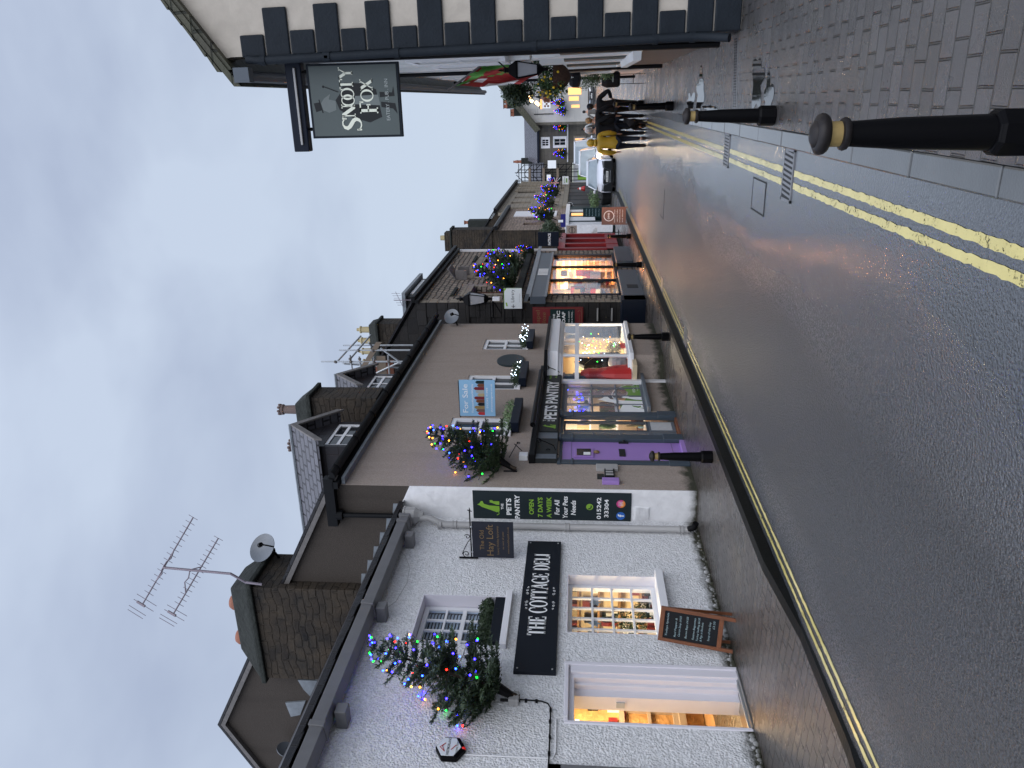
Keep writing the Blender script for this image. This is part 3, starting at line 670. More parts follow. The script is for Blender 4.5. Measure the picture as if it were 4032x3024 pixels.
for i, (x_, y_, s, l) in enumerate(((-.165, 3.27, .985, 'black bollard with gold band, nearest of the right kerb row and cut by the frame'), (-.19, 7.42, .97, 'black bollard with gold band beside the second drain grating on the right kerb'),
        (-.18, 15.3, .97, 'black gold-banded bollard on the right kerb just in front of the man in black'), (-.18, 22.4, .97, 'black bollard almost hidden against the man in dark clothes'),
        (-4.40, 9.12, .96, 'black gold-banded bollard on the left pavement before the lilac door'), (-4.33, 14.25, .94, 'black bollard standing before the white bay window on the left pavement'),
        (-4.33, 21.0, .94, 'black bollard before the glowing orange shop window'), (-4.34, 25.7, .93, 'farthest left bollard, before the red shopfront'))):
    o = bp if i == 0 else copy_tree(bp)
    o.location = (x_, y_, .1); o.scale = (s*(1.06 if i == 0 else 1),)*2+(s,); o.rotation_euler = (R((-1, .8, 0, 1, -.7, .6, 0, 0)[i]), R((.5, .3, 0, 0, .8, 0, .5, 0)[i]), i*1.1); o['label'] = l; o['group'] = 'black and gold bollards along both kerbs'

# ================================================================== COTTAGE (white roughcast shop)
XD, XB, XL = -5.87, -5.36, -5.10
D = FX(XD); B = FX(XB); L_ = FX(XL)
H1 = thing('cottage_shop', 'white roughcast cottage shop with small paned windows and grey gutter', 'building', (XD, 6.5, .1))
opsD = [(7.12, 8.05, 2.69, 3.78), (7.40, 8.57, .80, 1.96), (6.02, 6.87, .10, 1.95)]
MB(D).wall(-6, 9.98, -.1, 4.42, opsD+[(4.6, 5.45, -.1, 1.98)], .26).build('wall', M_white, H1)
# ragged pebbly toe of the wall
b = MB(D); rr = random.Random(5)
for i in range(190):
    a = 1+i*.0475
    if 5.98 < a < 6.9: continue
    s = rr.uniform(.012, .045); b.ball((a, rr.uniform(-.01, .02), .1+rr.uniform(0, .05)), s, s*.6, s, 5, 4)
b.build('wall_toe', M_whites, H1)
MB(D).box(-6, 9.98, -4.2, -.26, 4.30, 4.40).build('ceiling', M_warmw, H1)
# smooth painted reveals
def reveal(par, fr, o, th=.25, m=M_lilw, out=.0):
    a0, a1, t0, t1 = o; b = MB(fr)
    b.box(a0, a0+.012, -th, out, t0, t1).box(a1-.012, a1, -th, out, t0, t1).box(a0+.012, a1-.012, -th, out, t1-.012, t1)
    return b.build('reveal', m, par)
for o_ in opsD[:2]: reveal(H1, D, o_, .25)
# roof
b = MB(); b.extr([(-5.62, -6, 4.44), (-10.05, -6, 6.57), (-10.05, 9.975, 6.57), (-5.62, 9.975, 4.44)], (0, 0, .07)); b.build('roof', M_slate, H1)
b = MB(); b.extr([(-14.4, -6, 4.44), (-10.05, -6, 6.57), (-10.05, 9.97, 6.57), (-14.4, 9.97, 4.44)], (0, 0, .07)); b.build('roof', M_slate, H1)
b = MB().box(-14, -13.8, -6, 9.97, -.1, 4.4); b.build('wall', M_white, H1)
# wavy slate edge
b = MB(); rr = random.Random(9); y = -1.0
while y < 9.9:
    w = rr.uniform(.2, .3); z = 4.425+rr.uniform(-.008, .012); b.extr([(-5.595, y, z), (-5.8, y, z+.10), (-5.8, y+w-.01, z+.10), (-5.595, y+w-.01, z)], (0, 0, .014)); y += w
b.build('eaves_slates', M_slate, H1)
# box gutter, grey
b = MB(); y = -2.0; k = 0
while y < 9.55:
    y1 = min(y+1.9, 9.55); e_ = rr.uniform(-.012, .012)
    b.extr([(-5.60, y, 4.27+e_), (-5.77, y, 4.25+e_), (-5.78, y, 4.37+e_), (-5.59, y, 4.40+e_)], (0, y1-y-.006, 0)); b.extr([(-5.585, y1-.05, 4.26+e_), (-5.78, y1-.05, 4.24+e_), (-5.78, y1-.05, 4.38), (-5.575, y1-.05, 4.41)], (0, .07, 0)); y = y1; k += 1
gt = b.build('gutter', M_ggut, H1, bevel=.006)
for yy in (2.2, 4.0, 5.87, 7.53, 9.15): MB().box(-5.87, -5.66, yy-.07, yy+.07, 4.12, 4.24).build('gutter_block', M_ggut, gt, bevel=.01)
# windows
w1 = window(H1, D, 7.14, 8.03, 2.72, 3.76, -.17, 4, 4, .06, .026, meet=2, sill=(.07, .07, .08), name='window')
bl = MB(D)
for i in range(22): bl.extr([(7.2, -.235, 2.80+.042*i), (7.97, -.235, 2.80+.042*i), (7.97, -.25, 2.825+.042*i), (7.2, -.25, 2.825+.042*i)], (.0, .001, .004))
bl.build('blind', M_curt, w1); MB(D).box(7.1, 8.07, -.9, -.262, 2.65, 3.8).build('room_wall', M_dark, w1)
w2 = window(H1, D, 7.42, 8.55, .83, 1.95, -.15, 5, 4, .055, .026, sill=(.06, .09, .10), name='window')
# deli interior
I1 = thing('room', 'x', 'room', (XD, 7, .1)); bpy.data.objects.remove(I1)
b = MB(D); b.box(5.7, 9.6, -3.2, -3.1, 0, 2.3).box(5.75, 9.6, -3.1, -.27, 2.2, 2.3).box(9.55, 9.6, -3.1, -.27, 0, 2.2).box(5.7, 5.75, -3.1, -.27, 0, 2.2)
b.build('interior_wall', M_warmw, H1); MB(D).box(5.7, 9.6, -3.1, -.26, 0, .09).build('floor', M_warmf, H1)
lamp('ceiling_lamp', H1, (XD-1.3, 7.9, 2.1), 105, (1, .72, .38), .7); lamp('ceiling_lamp', H1, (XD-1.2, 6.4, 2.12), 26, (1, .76, .46), .5)
g = MB(D); rr = random.Random(11)
g.box(7.4, 9.3, -.65, -.2, .72, .80)
for i in range(5): g.m = 3; g.box(9.40, 9.54, -2.4, -.4, .9+.3*i, .93+.3*i)
for i in range(46): g.m = rr.randrange(6); dd = rr.uniform(-2.3, -.45); z = .93+.3*rr.randrange(4); g.box(9.42, 9.52, dd, dd+.1, z, z+rr.uniform(.08, .24))
g.m = 3; g.box(7.4, 9.3, -.65, -.2, .70, .72)
GM = [M_dkp, M_dred, M_pr, M_warmf, M_dgrn, M_curt]
for i in range(34):
    dd = rr.uniform(-.55, -.25); a = rr.uniform(7.6, 8.6)-dd*.9; w = rr.uniform(.03, .08); h = rr.uniform(.05, .2); g.m = rr.randrange(6); g.box(a, a+w, dd, dd+.05, .80, .80+h)
g.m = 0; g.box(7.45, 7.62, -.62, -.60, 1.45, 1.85); g.box(7.62, 7.80, -1.9, -1.85, 1.5, 2.1); g.m = 3; g.box(7.4, 9.4, -2.9, -2.6, .1, 1.0); g.box(6.8, 9.0, -3.05, -2.95, 1.25, 1.3)
for i in range(16): g.m = rr.randrange(6); a = rr.uniform(6.9, 8.9); g.box(a, a+.1, -3.04, -2.96, 1.3, 1.3+rr.uniform(.1, .3))
items(g, GM, H1, 'small boxed or bottled goods inside the white cottage shop', 'goods inside the white cottage shop')
g = MB(D)
for (a, t_) in ((7.82, 1.62), (8.24, 1.60)):
    flat(g, [(a+(.085 if i % 2 else .045)*math.cos(i*math.pi/6), t_+(.085 if i % 2 else .045)*math.sin(i*math.pi/6)) for i in range(12)], -.185)
g.build('window_stars', M_fade, w2)
g = MB(D); flat(g, [(7.47, 1.72), (7.62, 1.72), (7.62, 1.86), (7.47, 1.86)], -.19); g.build('window_poster', M_dred, w2)
g = MB(D); rr = random.Random(4); leaves(g, (8.2, -.45, 1.12), 420, .17, .022, 1.7, rr); leaves(g, (8.42, -.4, .98), 200, .12, .02, 1.0, rr); g.build('window_garland', M_pine, H1, fix=False)
# doorway with smooth surround, return wall and frame
dr = MB(D); 
dr.box(6.85, 6.90, -.2, .015, .1, 1.97).box(6.0, 6.04, -.2, .012, .1, 1.96).box(6.04, 6.85, -.2, .012, 1.92, 1.965)
dd = dr.build('doorway', M_lilw, H1, bevel=.008)
MB(D).box(6.70, 6.85, -.12, -.035, .1, 1.88).box(6.745, 6.85, -.035, .0, .1, 1.90).box(6.04, 6.85, -.13, -.04, 1.86, 1.92).box(6.66, 6.70, -.22, -.1, .1, 1.88).build('door_frame', M_lilw, dd, bevel=.006)
MB(D).box(6.56, 6.68, -.335, -.16, .1, 2.15).build('passage_wall', M_lilw, dd)
MB(D).box(6.545, 6.559, -.29, -.22, 1.32, 1.41).build('light_switch', M_curt, dd)
MB(D).box(6.02, 6.86, -.30, .05, .06, .115).build('step', M_conc, dd, bevel=.01); MB(D).box(6.05, 6.8, -.06, -.03, .115, .13).build('threshold', M_steel, dd)
MB(D).box(7.4, 8.9, -2.2, -2.1, .1, 2.2).build('inner_wall', M_rubblew, dd)
b = MB(D).box(8.0, 8.06, -2.1, -2.04, .45, 1.25).box(8.38, 8.44, -2.1, -2.04, .45, 1.25).box(8.06, 8.38, -2.1, -2.04, .45, .52).box(8.06, 8.38, -2.1, -2.04, 1.18, 1.25).box(8.06, 8.38, -2.1, -2.05, .82, .86).box(7.9, 8.55, -2.1, -1.98, .36, .45); b.build('inner_cabinet', M_tan, dd)
rr = random.Random(21)
for i in range(14): a = rr.uniform(8.0, 8.4); t_ = rr.uniform(.5, 1.9); MB(D).box(a, a+rr.uniform(.04, .12), -2.1, -2.05-.001*i, t_, t_+rr.uniform(.05, .2)).build('wall_picture', GM[rr.randrange(6)], dd)
# neighbour door frame edge at far left
MB(D).box(5.37, 5.47, -.1, .03, .1, 2.10).box(4.6, 5.47, -.1, .03, 1.98, 2.10).build('door_frame', M_ggut, H1); MB(D).box(4.6, 5.38, -.12, -.06, .1, 1.98).build('door', M_wht, H1)
# shop sign
t = thing('shop_sign', 'long black board reading THE COTTAGE DELI on the white wall', 'sign', (XD, 8, 2.3))
bd = MB(D).box(6.67, 9.29, -.005, .045, 2.06, 2.525).build('board', M_charc, t, bevel=.004)
b = MB(D); serif(b, 'THE COTTAGE DELI', 7.27, 2.20, .215, 1.70, .048); b.build('lettering', M_pr, t)
b = MB(D)
for zc, sg in ((2.455, 1), (2.125, -1)):
    for m_ in (-1, 1):
        for c0, r0, r1, a0, a1 in (((8.11, zc), .004, .022, 0, 430), ((8.18, zc), .02, .003, 180, -260), ((8.24, zc), .003, .016, 0, 360)):
            pts = spiral(c0, r0, r1, a0, a1); b.path([(8.03+(p[0]-8.03)*m_-.05, .049, zc+(p[1]-zc)*sg) for p in pts], .0028, 3)
b.build('scrolls', M_pr, t, fix=False)
b = MB(D)
for a in (6.72, 9.24):
    for z in (2.10, 2.485): b.ball((a, .045, z), .010, n=6, m=4)
b.build('screws', M_steel, t)
# grey hopper and downpipe
t = thing('downpipe', 'pale grey downpipe with hopper where the white cottage meets the brown house', 'downpipe', (XD, 9.66, .1))
MB().path([(-5.74, 9.70, 4.14), (-5.74, 9.70, 4.0), (-5.78, 9.66, 3.86), (-5.80, 9.64, 3.76), (-5.80, 9.64, .30), (-5.78, 9.62, .24)], .048, 12).build('pipe', M_gpipe, t, smooth=True)
MB().path([(-5.78, 9.62, .26), (-5.74, 9.60, .19), (-5.66, 9.58, .17)], .045, 10).build('shoe', M_blkm, t, smooth=True)
MB().lathe([(.0, 4.10), (.07, 4.10), (.09, 4.16), (.13, 4.22), (.14, 4.36), (.15, 4.37), (.15, 4.39), (.12, 4.39), (.11, 4.3), (0, 4.3)], (-5.73, 9.74, 0), 8, 1, R(22)).build('hopper', M_gpipe, t)
for z in (3.84, 3.62, 1.98, .36): MB().lathe([(.05, -.035), (.06, -.03), (.06, -.02), (.053, -.016), (.053, .016), (.06, .02), (.06, .03), (.05, .035)], (-5.80, 9.64, z), 12).build('collar', M_gpipe, t, smooth=True)
# window plants of the cottage
def boxplant(fr, a0, a1, t0, d0, d1, h, label, leafm, nleaf, lights=0, tr=.16, seed=0, mats=M_navy):
    rr = random.Random(seed); c = fr((a0+a1)/2, (d0+d1)/2, t0)
    t = thing('window_box', label, 'window box', c, 'planted boxes under the first floor windows')
    MB(fr).box(a0, a1, d0, d1, t0, t0+h).build('trough', mats, t, bevel=.006)
    f = MB(fr); n = int((a1-a0)/.07)
    for i in range(n): leaves(f, (a0+.05+(a1-a0-.1)*i/max(1, n-1), (d0+d1)/2, t0+h+.05+rr.uniform(0, .05)), nleaf//n, tr*rr.uniform(.5, 1), .022, .9, rr)
    f.build('plants', leafm, t, fix=False)
    for i in range(lights):
        o = bpy.data.objects.new('bulb', bulb_mesh(5, .009)); C.objects.link(o); o.parent = t
        o.location = Vector(fr(rr.uniform(a0, a1), d1+rr.uniform(-.05, .12), t0+h+rr.uniform(-.02, .17)))-Vector(c)
    return t
boxplant(D, 7.16, 8.0, 2.70, -.13, .03, .15, 'dark trough of spruce cuttings on the sill of the cottage upper window', M_pine, 2600, 0, .15, 1, M_charc)
# hay loft hanging sign
t = thing('hanging_sign', 'worn navy board reading The Old Hay Loft on a scrolled iron bracket', 'sign', (-5.84, 8.87, 2.7))
Y = 8.87; fy = FY(Y)
MB(fy).box(-5.835, -5.285, -.01, .01, 2.69, 3.25).build('board', M_hay, t)
b = MB(fy); text(b, 'The Old', -5.56, 3.09, .085, .012, .30); text(b, 'Hay Loft', -5.56, 2.965, .13, .012, .48); text(b, 'Luxury Holiday Apartments', -5.56, 2.89, .04, .012, .44); text(b, 'to rent all year', -5.56, 2.82, .035, .012, .28); text(b, 'www.theoldhayloft.co.uk', -5.56, 2.75, .035, .012, .42); b.build('lettering', M_brn, t)
b = MB(fy); b.path([(-5.86, 0, 3.27), (-5.12, 0, 3.27)], .010, 6).path([(-5.85, 0, 3.18), (-5.85, 0, 3.44)], .014, 6)
b.path([(p[0], 0, p[1]) for p in spiral((-5.79, 3.34), .012, .05, 90, 520)], .006, 5).path([(p[0], 0, p[1]) for p in spiral((-5.52, 3.315), .01, .04, 0, 430)], .006, 5).path([(-5.80, 0, 3.40), (-5.70, 0, 3.36), (-5.60, 0, 3.31), (-5.56, 0, 3.28)], .006, 5)
b.path([(-5.12, 0, 3.27), (-5.07, 0, 3.27)], .016, 4, [.016, .002]).path([(-5.13, 0, 3.24), (-5.11, 0, 3.30)], .006, 4).build('bracket', M_blkm, t)
for x_ in (-5.75, -5.36): MB(fy).ball((x_, .012, 3.255), .014).build('hanger', M_steel, t)
# alarm box
t = thing('alarm_box', 'hexagonal white and black alarm box with red lamp, left of the big spruce', 'alarm box', (XD, 5.58, 3.0))
hx = [(5.58+.145*math.cos(R(60*i+30))*1.0, 3.04+.15*math.sin(R(60*i+30))) for i in range(6)]
MB(D).prism(hx, 0, .06).build('case', M_blk, t, bevel=.012)
hx2 = [(5.58+.12*math.cos(R(60*i+30)), 3.055+.118*math.sin(R(60*i+30))) for i in range(6)]
MB(D).prism(hx2, .06, .068).build('face_plate', M_lib, t)
b = MB(D); text(b, 'WESTMORLAND', 5.58, 3.045, .036, .070, .21, bold=.01); text(b, '015395 730878', 5.58, 2.965, .026, .070, .17); b.build('lettering', M_dkp, t)
b = MB(D)
for s in (0, .022): b.path([(5.52, .070, 3.09), (5.57+s*.5, .070, 3.14-s), (5.62, .070, 3.09+0)], .004, 3)
b.path([(5.54, .070, 3.03), (5.60, .070, 2.985)], .004, 3); b.build('logo', M_redp, t)
MB(D).ball((5.58, .045, 2.915), .022).build('strobe_lamp', emit('strobe_red', (.5, .01, .008), .5), t)
# cables and clips
t = thing('wall_cable', 'black cable clipped down the white wall from the tree socket box', 'cable', (XD, 6, 2.1))
MB(D).path([(6.27, .03, 2.44), (6.27, .02, 2.20), (6.24, .02, 2.13), (6.18, .02, 2.10), (5.6, .02, 2.095), (4.9, .02, 2.10), (4.0, .02, 2.09)], .008, 6).build('cable', M_blkm, t)
b = MB(D)
for p in ((6.27, 2.36), (6.27, 2.25), (6.15, 2.10), (6.0, 2.10), (5.8, 2.095), (5.6, 2.095)): b.box(p[0]-.012, p[0]+.012, .0, .035, p[1]-.012, p[1]+.012)
b.build('clips', M_blkm, t)
t = thing('wall_conduit', 'thin white conduit below the alarm box', 'conduit', (XD, 5.6, 2.3))
MB(D).path([(5.545, .012, 2.90), (5.55, .012, 2.06), (5.62, .012, 2.035), (6.05, .012, 2.04), (6.09, .012, 1.93)], .007, 6).build('conduit', M_whites, t)
t = thing('socket_box', 'white weatherproof socket box under the big spruce on the white wall', 'socket box', (XD, 6.27, 2.5))
MB(D).box(6.20, 6.335, 0, .085, 2.43, 2.54).build('case', M_gpipe, t, bevel=.012); MB(D).box(6.195, 6.34, .0, .09, 2.475, 2.485).build('lid', M_gpipe, t)
t = thing('loose_wire', 'thin grey wire looping under the cottage gutter', 'wire', (XD, 8, 4.1))
MB(D).path([(8.9, .12, 4.30), (8.75, .1, 4.16), (8.5, .08, 4.05), (8.2, .06, 4.02), (7.8, .06, 4.08), (7.5, .1, 4.22)], .004, 4).build('wire', M_gpipe, t)
# chalkboard leaning at the wall
t = thing('chalkboard', 'wooden framed chalkboard of daily specials leaning by the shop doorway', 'chalkboard', (-5.60, 7.10, .1), rot=(R(-9), R(5), R(14)))
fc = lambda a, d, z: (a, -d, z)
MB(fc).box(-.20, -.16, 0, .03, 0, .82).box(.16, .20, 0, .03, 0, .82).box(-.16, .16, 0, .03, .77, .82).box(-.16, .16, 0, .03, .13, .18).build('frame', M_wood, t, bevel=.004)
MB(fc).box(-.16, .16, .004, .018, .18, .77).build('board', M_chalk, t)
b = MB(fc)
for i, (s, z, w, al) in enumerate((('Todays Specials', .725, .27, 0), ('Red Pepper &', .63, .22, -.02), ('Carrot Soup £4.50', .585, .24, 0), ('Bacon Baps £4.50', .51, .25, 0), ('Festive Baguettes', .43, .25, 0), ('Turkey Stuffing £6.50', .385, .27, 0), ('& Pigs in Blankets', .345, .22, -.02), ('Soup of the Day', .265, .22, 0), ('£3.50', .22, .09, .08))): text(b, s, al, z, .03, .021, w, shear=.15)
b.build('lettering', M_chtxt, t)
MB().extr([(-.18, .02, .78), (-.15, .02, .78), (-.15, .04, .78), (-.18, .04, .78)], (0, .16, -.76)).extr([(.15, .02, .78), (.18, .02, .78), (.18, .04, .78), (.15, .04, .78)], (0, .16, -.76)).build('rear_legs', M_wood, t)

# ================================================================== BROWN RENDERED HOUSE
H2 = thing('brown_house', 'tall brown pebbledashed house with dormers, lilac door and shopfronts', 'building', (XB, 14, .1))
YG = 9.98
wins = [(11.82, 12.62, 3.02, 4.09), (14.05, 14.90, 3.02, 4.09), (16.62, 17.42, 3.02, 4.03)]
bay = (14.38, 17.55, .75, 2.2); shop = (10.9, 14.85, .1, 2.13)
MB(B).wall(YG+.003, 18.75, -.05, 5.42, wins+[shop, bay], .3).build('wall', M_brown, H2)
fg = FY(YG)
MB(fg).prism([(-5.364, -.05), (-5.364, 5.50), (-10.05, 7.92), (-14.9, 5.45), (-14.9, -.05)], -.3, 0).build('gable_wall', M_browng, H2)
MB(fg).prism([(-5.358, .1), (-5.358, 4.33), (-5.62, 4.455), (-5.92, 4.60), (-5.92, .1)], 0, .014).build('painted_return', M_whites, H2)
MB(FY(18.752)).prism([(-5.364, -.05), (-5.364, 5.50), (-10.05, 7.92), (-14.9, 5.45), (-14.9, -.05)], 0, .3).build('gable_wall', M_browng, H2)
rs = MB(); rs.extr([(-5.18, 9.90, 5.47), (-10.05, 9.90, 7.98), (-10.05, 18.85, 7.98), (-5.18, 18.85, 5.47)], (0, 0, .06)); rs.build('roof', M_slate, H2)
rs = MB(); rs.extr([(-14.95, 9.90, 5.45), (-10.05, 9.90, 7.98), (-10.05, 18.85, 7.98), (-14.95, 18.85, 5.45)], (0, 0, .06)); rs.build('roof', M_slate, H2)
b = MB(); b.extr([(-5.2, 9.90, 5.40), (-10.05, 9.90, 7.90), (-10.05, 9.90, 7.99), (-5.2, 9.90, 5.49)], (0, .08, 0)).extr([(-14.9, 9.90, 5.38), (-10.05, 9.90, 7.90), (-10.05, 9.90, 7.99), (-14.9, 9.90, 5.47)], (0, .08, 0)); b.build('verge', M_tim, H2)
# gutter half round + fascia
b = MB(); n = 9; pr = [(-5.17+.085*math.cos(R(180+180*i/8)), 5.50+.085*math.sin(R(180+180*i/8))) for i in range(9)]; pr += [(q[0]*1, q[1]+.0) for q in [(-5.09, 5.50), (-5.25, 5.50)]]
b.extr([(p[0], 9.86, p[1]) for p in pr[:9]], (0, 9.0, 0)); b.box(-5.36, -5.25, 9.84, 18.8, 5.38, 5.46)
for yy in [10.1+1.05*i for i in range(9)]: b.extr([(-5.17+(p[0]+5.17)*1.12, yy, 5.50+(p[1]-5.5)*1.15) for p in pr[:9]], (0, .07, 0))
b.box(-6.0, -5.2, 9.84, 9.96, 5.45, 5.60)
b.build('gutter', M_gut, H2); MB().box(-5.362, -5.25, 10.0, 18.72, 5.32, 5.37).build('soffit_board', M_lead, H2)
t = thing('downpipe', 'black downpipe on the brown gable dropping into the grey hopper', 'downpipe', (-5.83, 9.9, 4.4))
MB().path([(-5.83, 9.90, 5.42), (-5.83, 9.90, 4.36)], .038, 10).build('pipe', M_gut, t, smooth=True); MB().lathe([(.04, 5.36), (.075, 5.37), (.08, 5.46), (.05, 5.47)], (-5.83, 9.90, 0), 12).build('collar', M_gut, t)
# stepped lead flashing
b = MB(fg); x = -5.66
while x > -9.3:
    z = 4.50+.481*(-5.66-x); w = .26; b.prism([(x, z-.05), (x, z+.10), (x-w, z+.10+.481*w*.3), (x-w, z-.05+.481*w)], .0, .012+.004*((int(x*10)) % 2)); x -= w*.97
b.build('lead_flashing', M_lead, H2)
b = MB(fg); b.prism([(-9.05, 6.12), (-9.05, 6.50), (-9.25, 6.42), (-9.42, 6.30)], .0, .03).prism([(-9.5, 6.42), (-9.55, 6.78), (-9.85, 6.72), (-9.8, 6.55)], 0, .03); b.build('lead_patch', M_lead, H2)
# big chimney stack at the gable
t = thing('chimney_stack', 'broad dark rubble chimney stack rising beside the brown gable', 'chimney', (-8, 10, 4.9))
MB().extr([(-8.87, 9.78, 5.1), (-7.10, 9.78, 5.1), (-7.10, 9.78, 6.95), (-8.87, 9.78, 6.95)], (0, .95, 0)).build('stack', M_rubble, t)
MB().box(-8.95, -7.02, 9.72, 10.80, 6.93, 7.02).build('string_course', M_ccap, t, bevel=.02)
MB().add([(-8.93, 9.73, 7.0), (-7.04, 9.73, 7.0), (-7.04, 10.78, 7.0), (-8.93, 10.78, 7.0), (-8.45, 9.95, 7.40), (-7.25, 9.95, 7.40), (-7.25, 10.55, 7.40), (-8.45, 10.55, 7.40)], [(0, 3, 2, 1), (4, 5, 6, 7), (0, 1, 5, 4), (1, 2, 6, 5), (2, 3, 7, 6), (3, 0, 4, 7)]).build('haunching', M_ccap, t, bevel=.04)
for x in (-7.66, -8.35): MB().lathe([(.12, 7.3), (.14, 7.38), (.135, 7.46), (.10, 7.52), (.05, 7.54), (0, 7.54)], (x, 10.15, 0), 14).build('chimney_pot', M_pot, t, smooth=True)
# dish on stack, aerial
def dish(loc, face, rad, label, mast=None, arm=True):
    v = Vector(face).normalized(); t = thing('satellite_dish', label, 'satellite dish', loc, 'satellite dishes on the roofs')
    q = v.to_track_quat('Z', 'Y'); L0 = Vector(loc)
    def fr(a, d, z): return tuple(L0+q @ Vector((a, d, z)))
    MB(fr).rings([[(rad*k*math.cos(2*math.pi*i/28), rad*k*math.sin(2*math.pi*i/28), .18*rad*k*k+o_) for i in range(28)] for k, o_ in ((.02, 0), (.3, 0), (.55, 0), (.8, 0), (1, 0), (1.0, -.012), (.55, -.012), (.02, -.012))]).build('reflector', M_dish, t, smooth=True)
    if arm:
        MB(fr).path([(0, -rad*.98, .15*rad), (0, -rad*.75, rad*.55), (0, -rad*.45, rad*.85)], .012, 6).build('arm', M_blkm, t)
        MB(fr).path([(0, -rad*.45, rad*.85), (0, -rad*.2, rad*.72)], .04, 8).build('receiver', M_blkm, t)
    if mast: MB().path([tuple(Vector(p)) for p in mast], .02, 6).build('mount', M_blkm, t)
    return t
dish((-6.88, 10.55, 7.02), (.70, -.62, .30), .24, 'grey satellite dish on the right side of the big chimney stack', [(-6.9, 10.55, 7.0), (-7.0, 10.6, 6.85), (-7.12, 10.62, 6.8)])
dish((-10.4, 9.75, 6.80), (.75, .1, -.3), .17, 'dark satellite dish low on the brown gable', [(-10.4, 9.78, 6.8), (-10.35, 9.97, 6.7)], False)
t = thing('tv_aerial', 'twin purple-grey television aerial on a cranked mast above the chimney', 'aerial', (-7.0, 9.75, 6.6))
my = 9.70
MB().path([(-6.98, my, 6.72), (-6.95, my, 6.98), (-6.80, my, 7.20), (-6.72, my, 8.28)], .020, 8).build('mast', M_alu, t)
def yagi(p0, p1, n, ov, hold):
    p0, p1 = Vector(p0), Vector(p1); b = MB(); b.path([tuple(p0), tuple(p1)], .011, 6); ax_ = (p1-p0).normalized(); s = Vector((0, 0, 1)); sd = (s-ax_*s.dot(ax_)).normalized()
    for i in range(n):
        c = p0.lerp(p1, .14+.86*i/(n-1)); w = .085; b.path([tuple(c-sd*w), tuple(c+sd*w)], .0042, 4)
    for i, (u, k) in enumerate(((.0, 1.6), (-.05, 1.35), (.06, 1.6), (-.09, 1.2))):
        c = p0.lerp(p1, u)+ax_.cross(sd)*(.05*((i % 2)*2-1)); b.path([tuple(c-sd*.12*k), tuple(c+sd*.12*k)], .0045, 4)
    b.path([tuple(p0.lerp(p1, .01)-sd*.05), tuple(p0.lerp(p1, .01)+sd*.10)], .02, 6)
    h = Vector(hold); a, c = p0.lerp(p1, .28), p0.lerp(p1, .62); b.path([tuple(a), tuple(a.lerp(h, .5)+ov*.6), tuple(h.lerp(a, .3)), tuple(h), tuple(h.lerp(c, .3)), tuple(c.lerp(h, .5)+ov*.6), tuple(c)], .010, 6)
    b.build('antenna', M_alu, t)
yagi((-7.26, 9.45, 8.60), (-6.08, 10.15, 7.90), 15, Vector((0, 0, -.06)), (-6.70, my, 8.27))
yagi((-7.34, 9.35, 8.06), (-6.42, 10.1, 7.52), 15, Vector((0, 0, .08)), (-6.78, my, 7.86))
# dormers
def dormer(y0, y1, ya, xf, zb, ze, zap, label):
    t = thing('dormer', label, 'dormer', (xf, (y0+y1)/2, zb), 'slate hung dormers on the brown house')
    F = FX(xf); o = (y0+.16, y1-.16, zb+.1, ze-.06)
    MB(F).wall(y0+.08, y1-.08, zb-.1, ze, [o], .1).build('front_wall', M_slaten, t)
    MB(F).prism([(y0+.08, ze), (y1-.08, ze), (ya, zap-.06)], -.1, 0).build('gable', M_slaten, t)
    xb = xf-(zap-zb)/.52-.2
    b = MB()
    for yy in (y0+.08, y1-.12): b.box(xb, xf-.1, yy, yy+.04, zb-.3, ze)
    b.build('cheek', M_slaten, t)
    b = MB(); b.extr([(xf+.20, y0-.04, ze-.04), (xf+.20, ya, zap), (xb, ya, zap), (xb, y0-.04, ze-.04)], (0, 0, .05)); b.extr([(xf+.20, y1+.04, ze-.04), (xf+.20, ya, zap), (xb, ya, zap), (xb, y1+.04, ze-.04)], (0, 0, .05)); b.build('roof', M_slateb, t)
    b = MB(); b.extr([(xf+.215, y0-.06, ze-.12), (xf+.215, ya, zap-.10), (xf+.215, ya, zap+.05), (xf+.215, y0-.06, ze+.03)], (-.035, 0, 0)).extr([(xf+.215, y1+.06, ze-.12), (xf+.215, ya, zap-.10), (xf+.215, ya, zap+.05), (xf+.215, y1+.06, ze+.03)], (-.035, 0, 0)); b.build('bargeboards', M_tim, t)
    b = MB(); b.path([(xf+.2, ya, zap+.06), (xb, ya, zap+.06)], .035, 6); b.build('ridge', M_lead, t)
    window(t, F, o[0], o[1], o[2], o[3], -.02, 2, 2, .06, .03, meet=1, gm=M_dglass)
    return t
dormer(12.42, 13.72, 13.02, -5.92, 5.95, 6.60, 7.26, 'nearer slate hung dormer above the lilac door')
dormer(15.28, 16.55, 15.88, -5.92, 5.95, 6.60, 7.24, 'farther slate hung dormer beside the scaffolding')
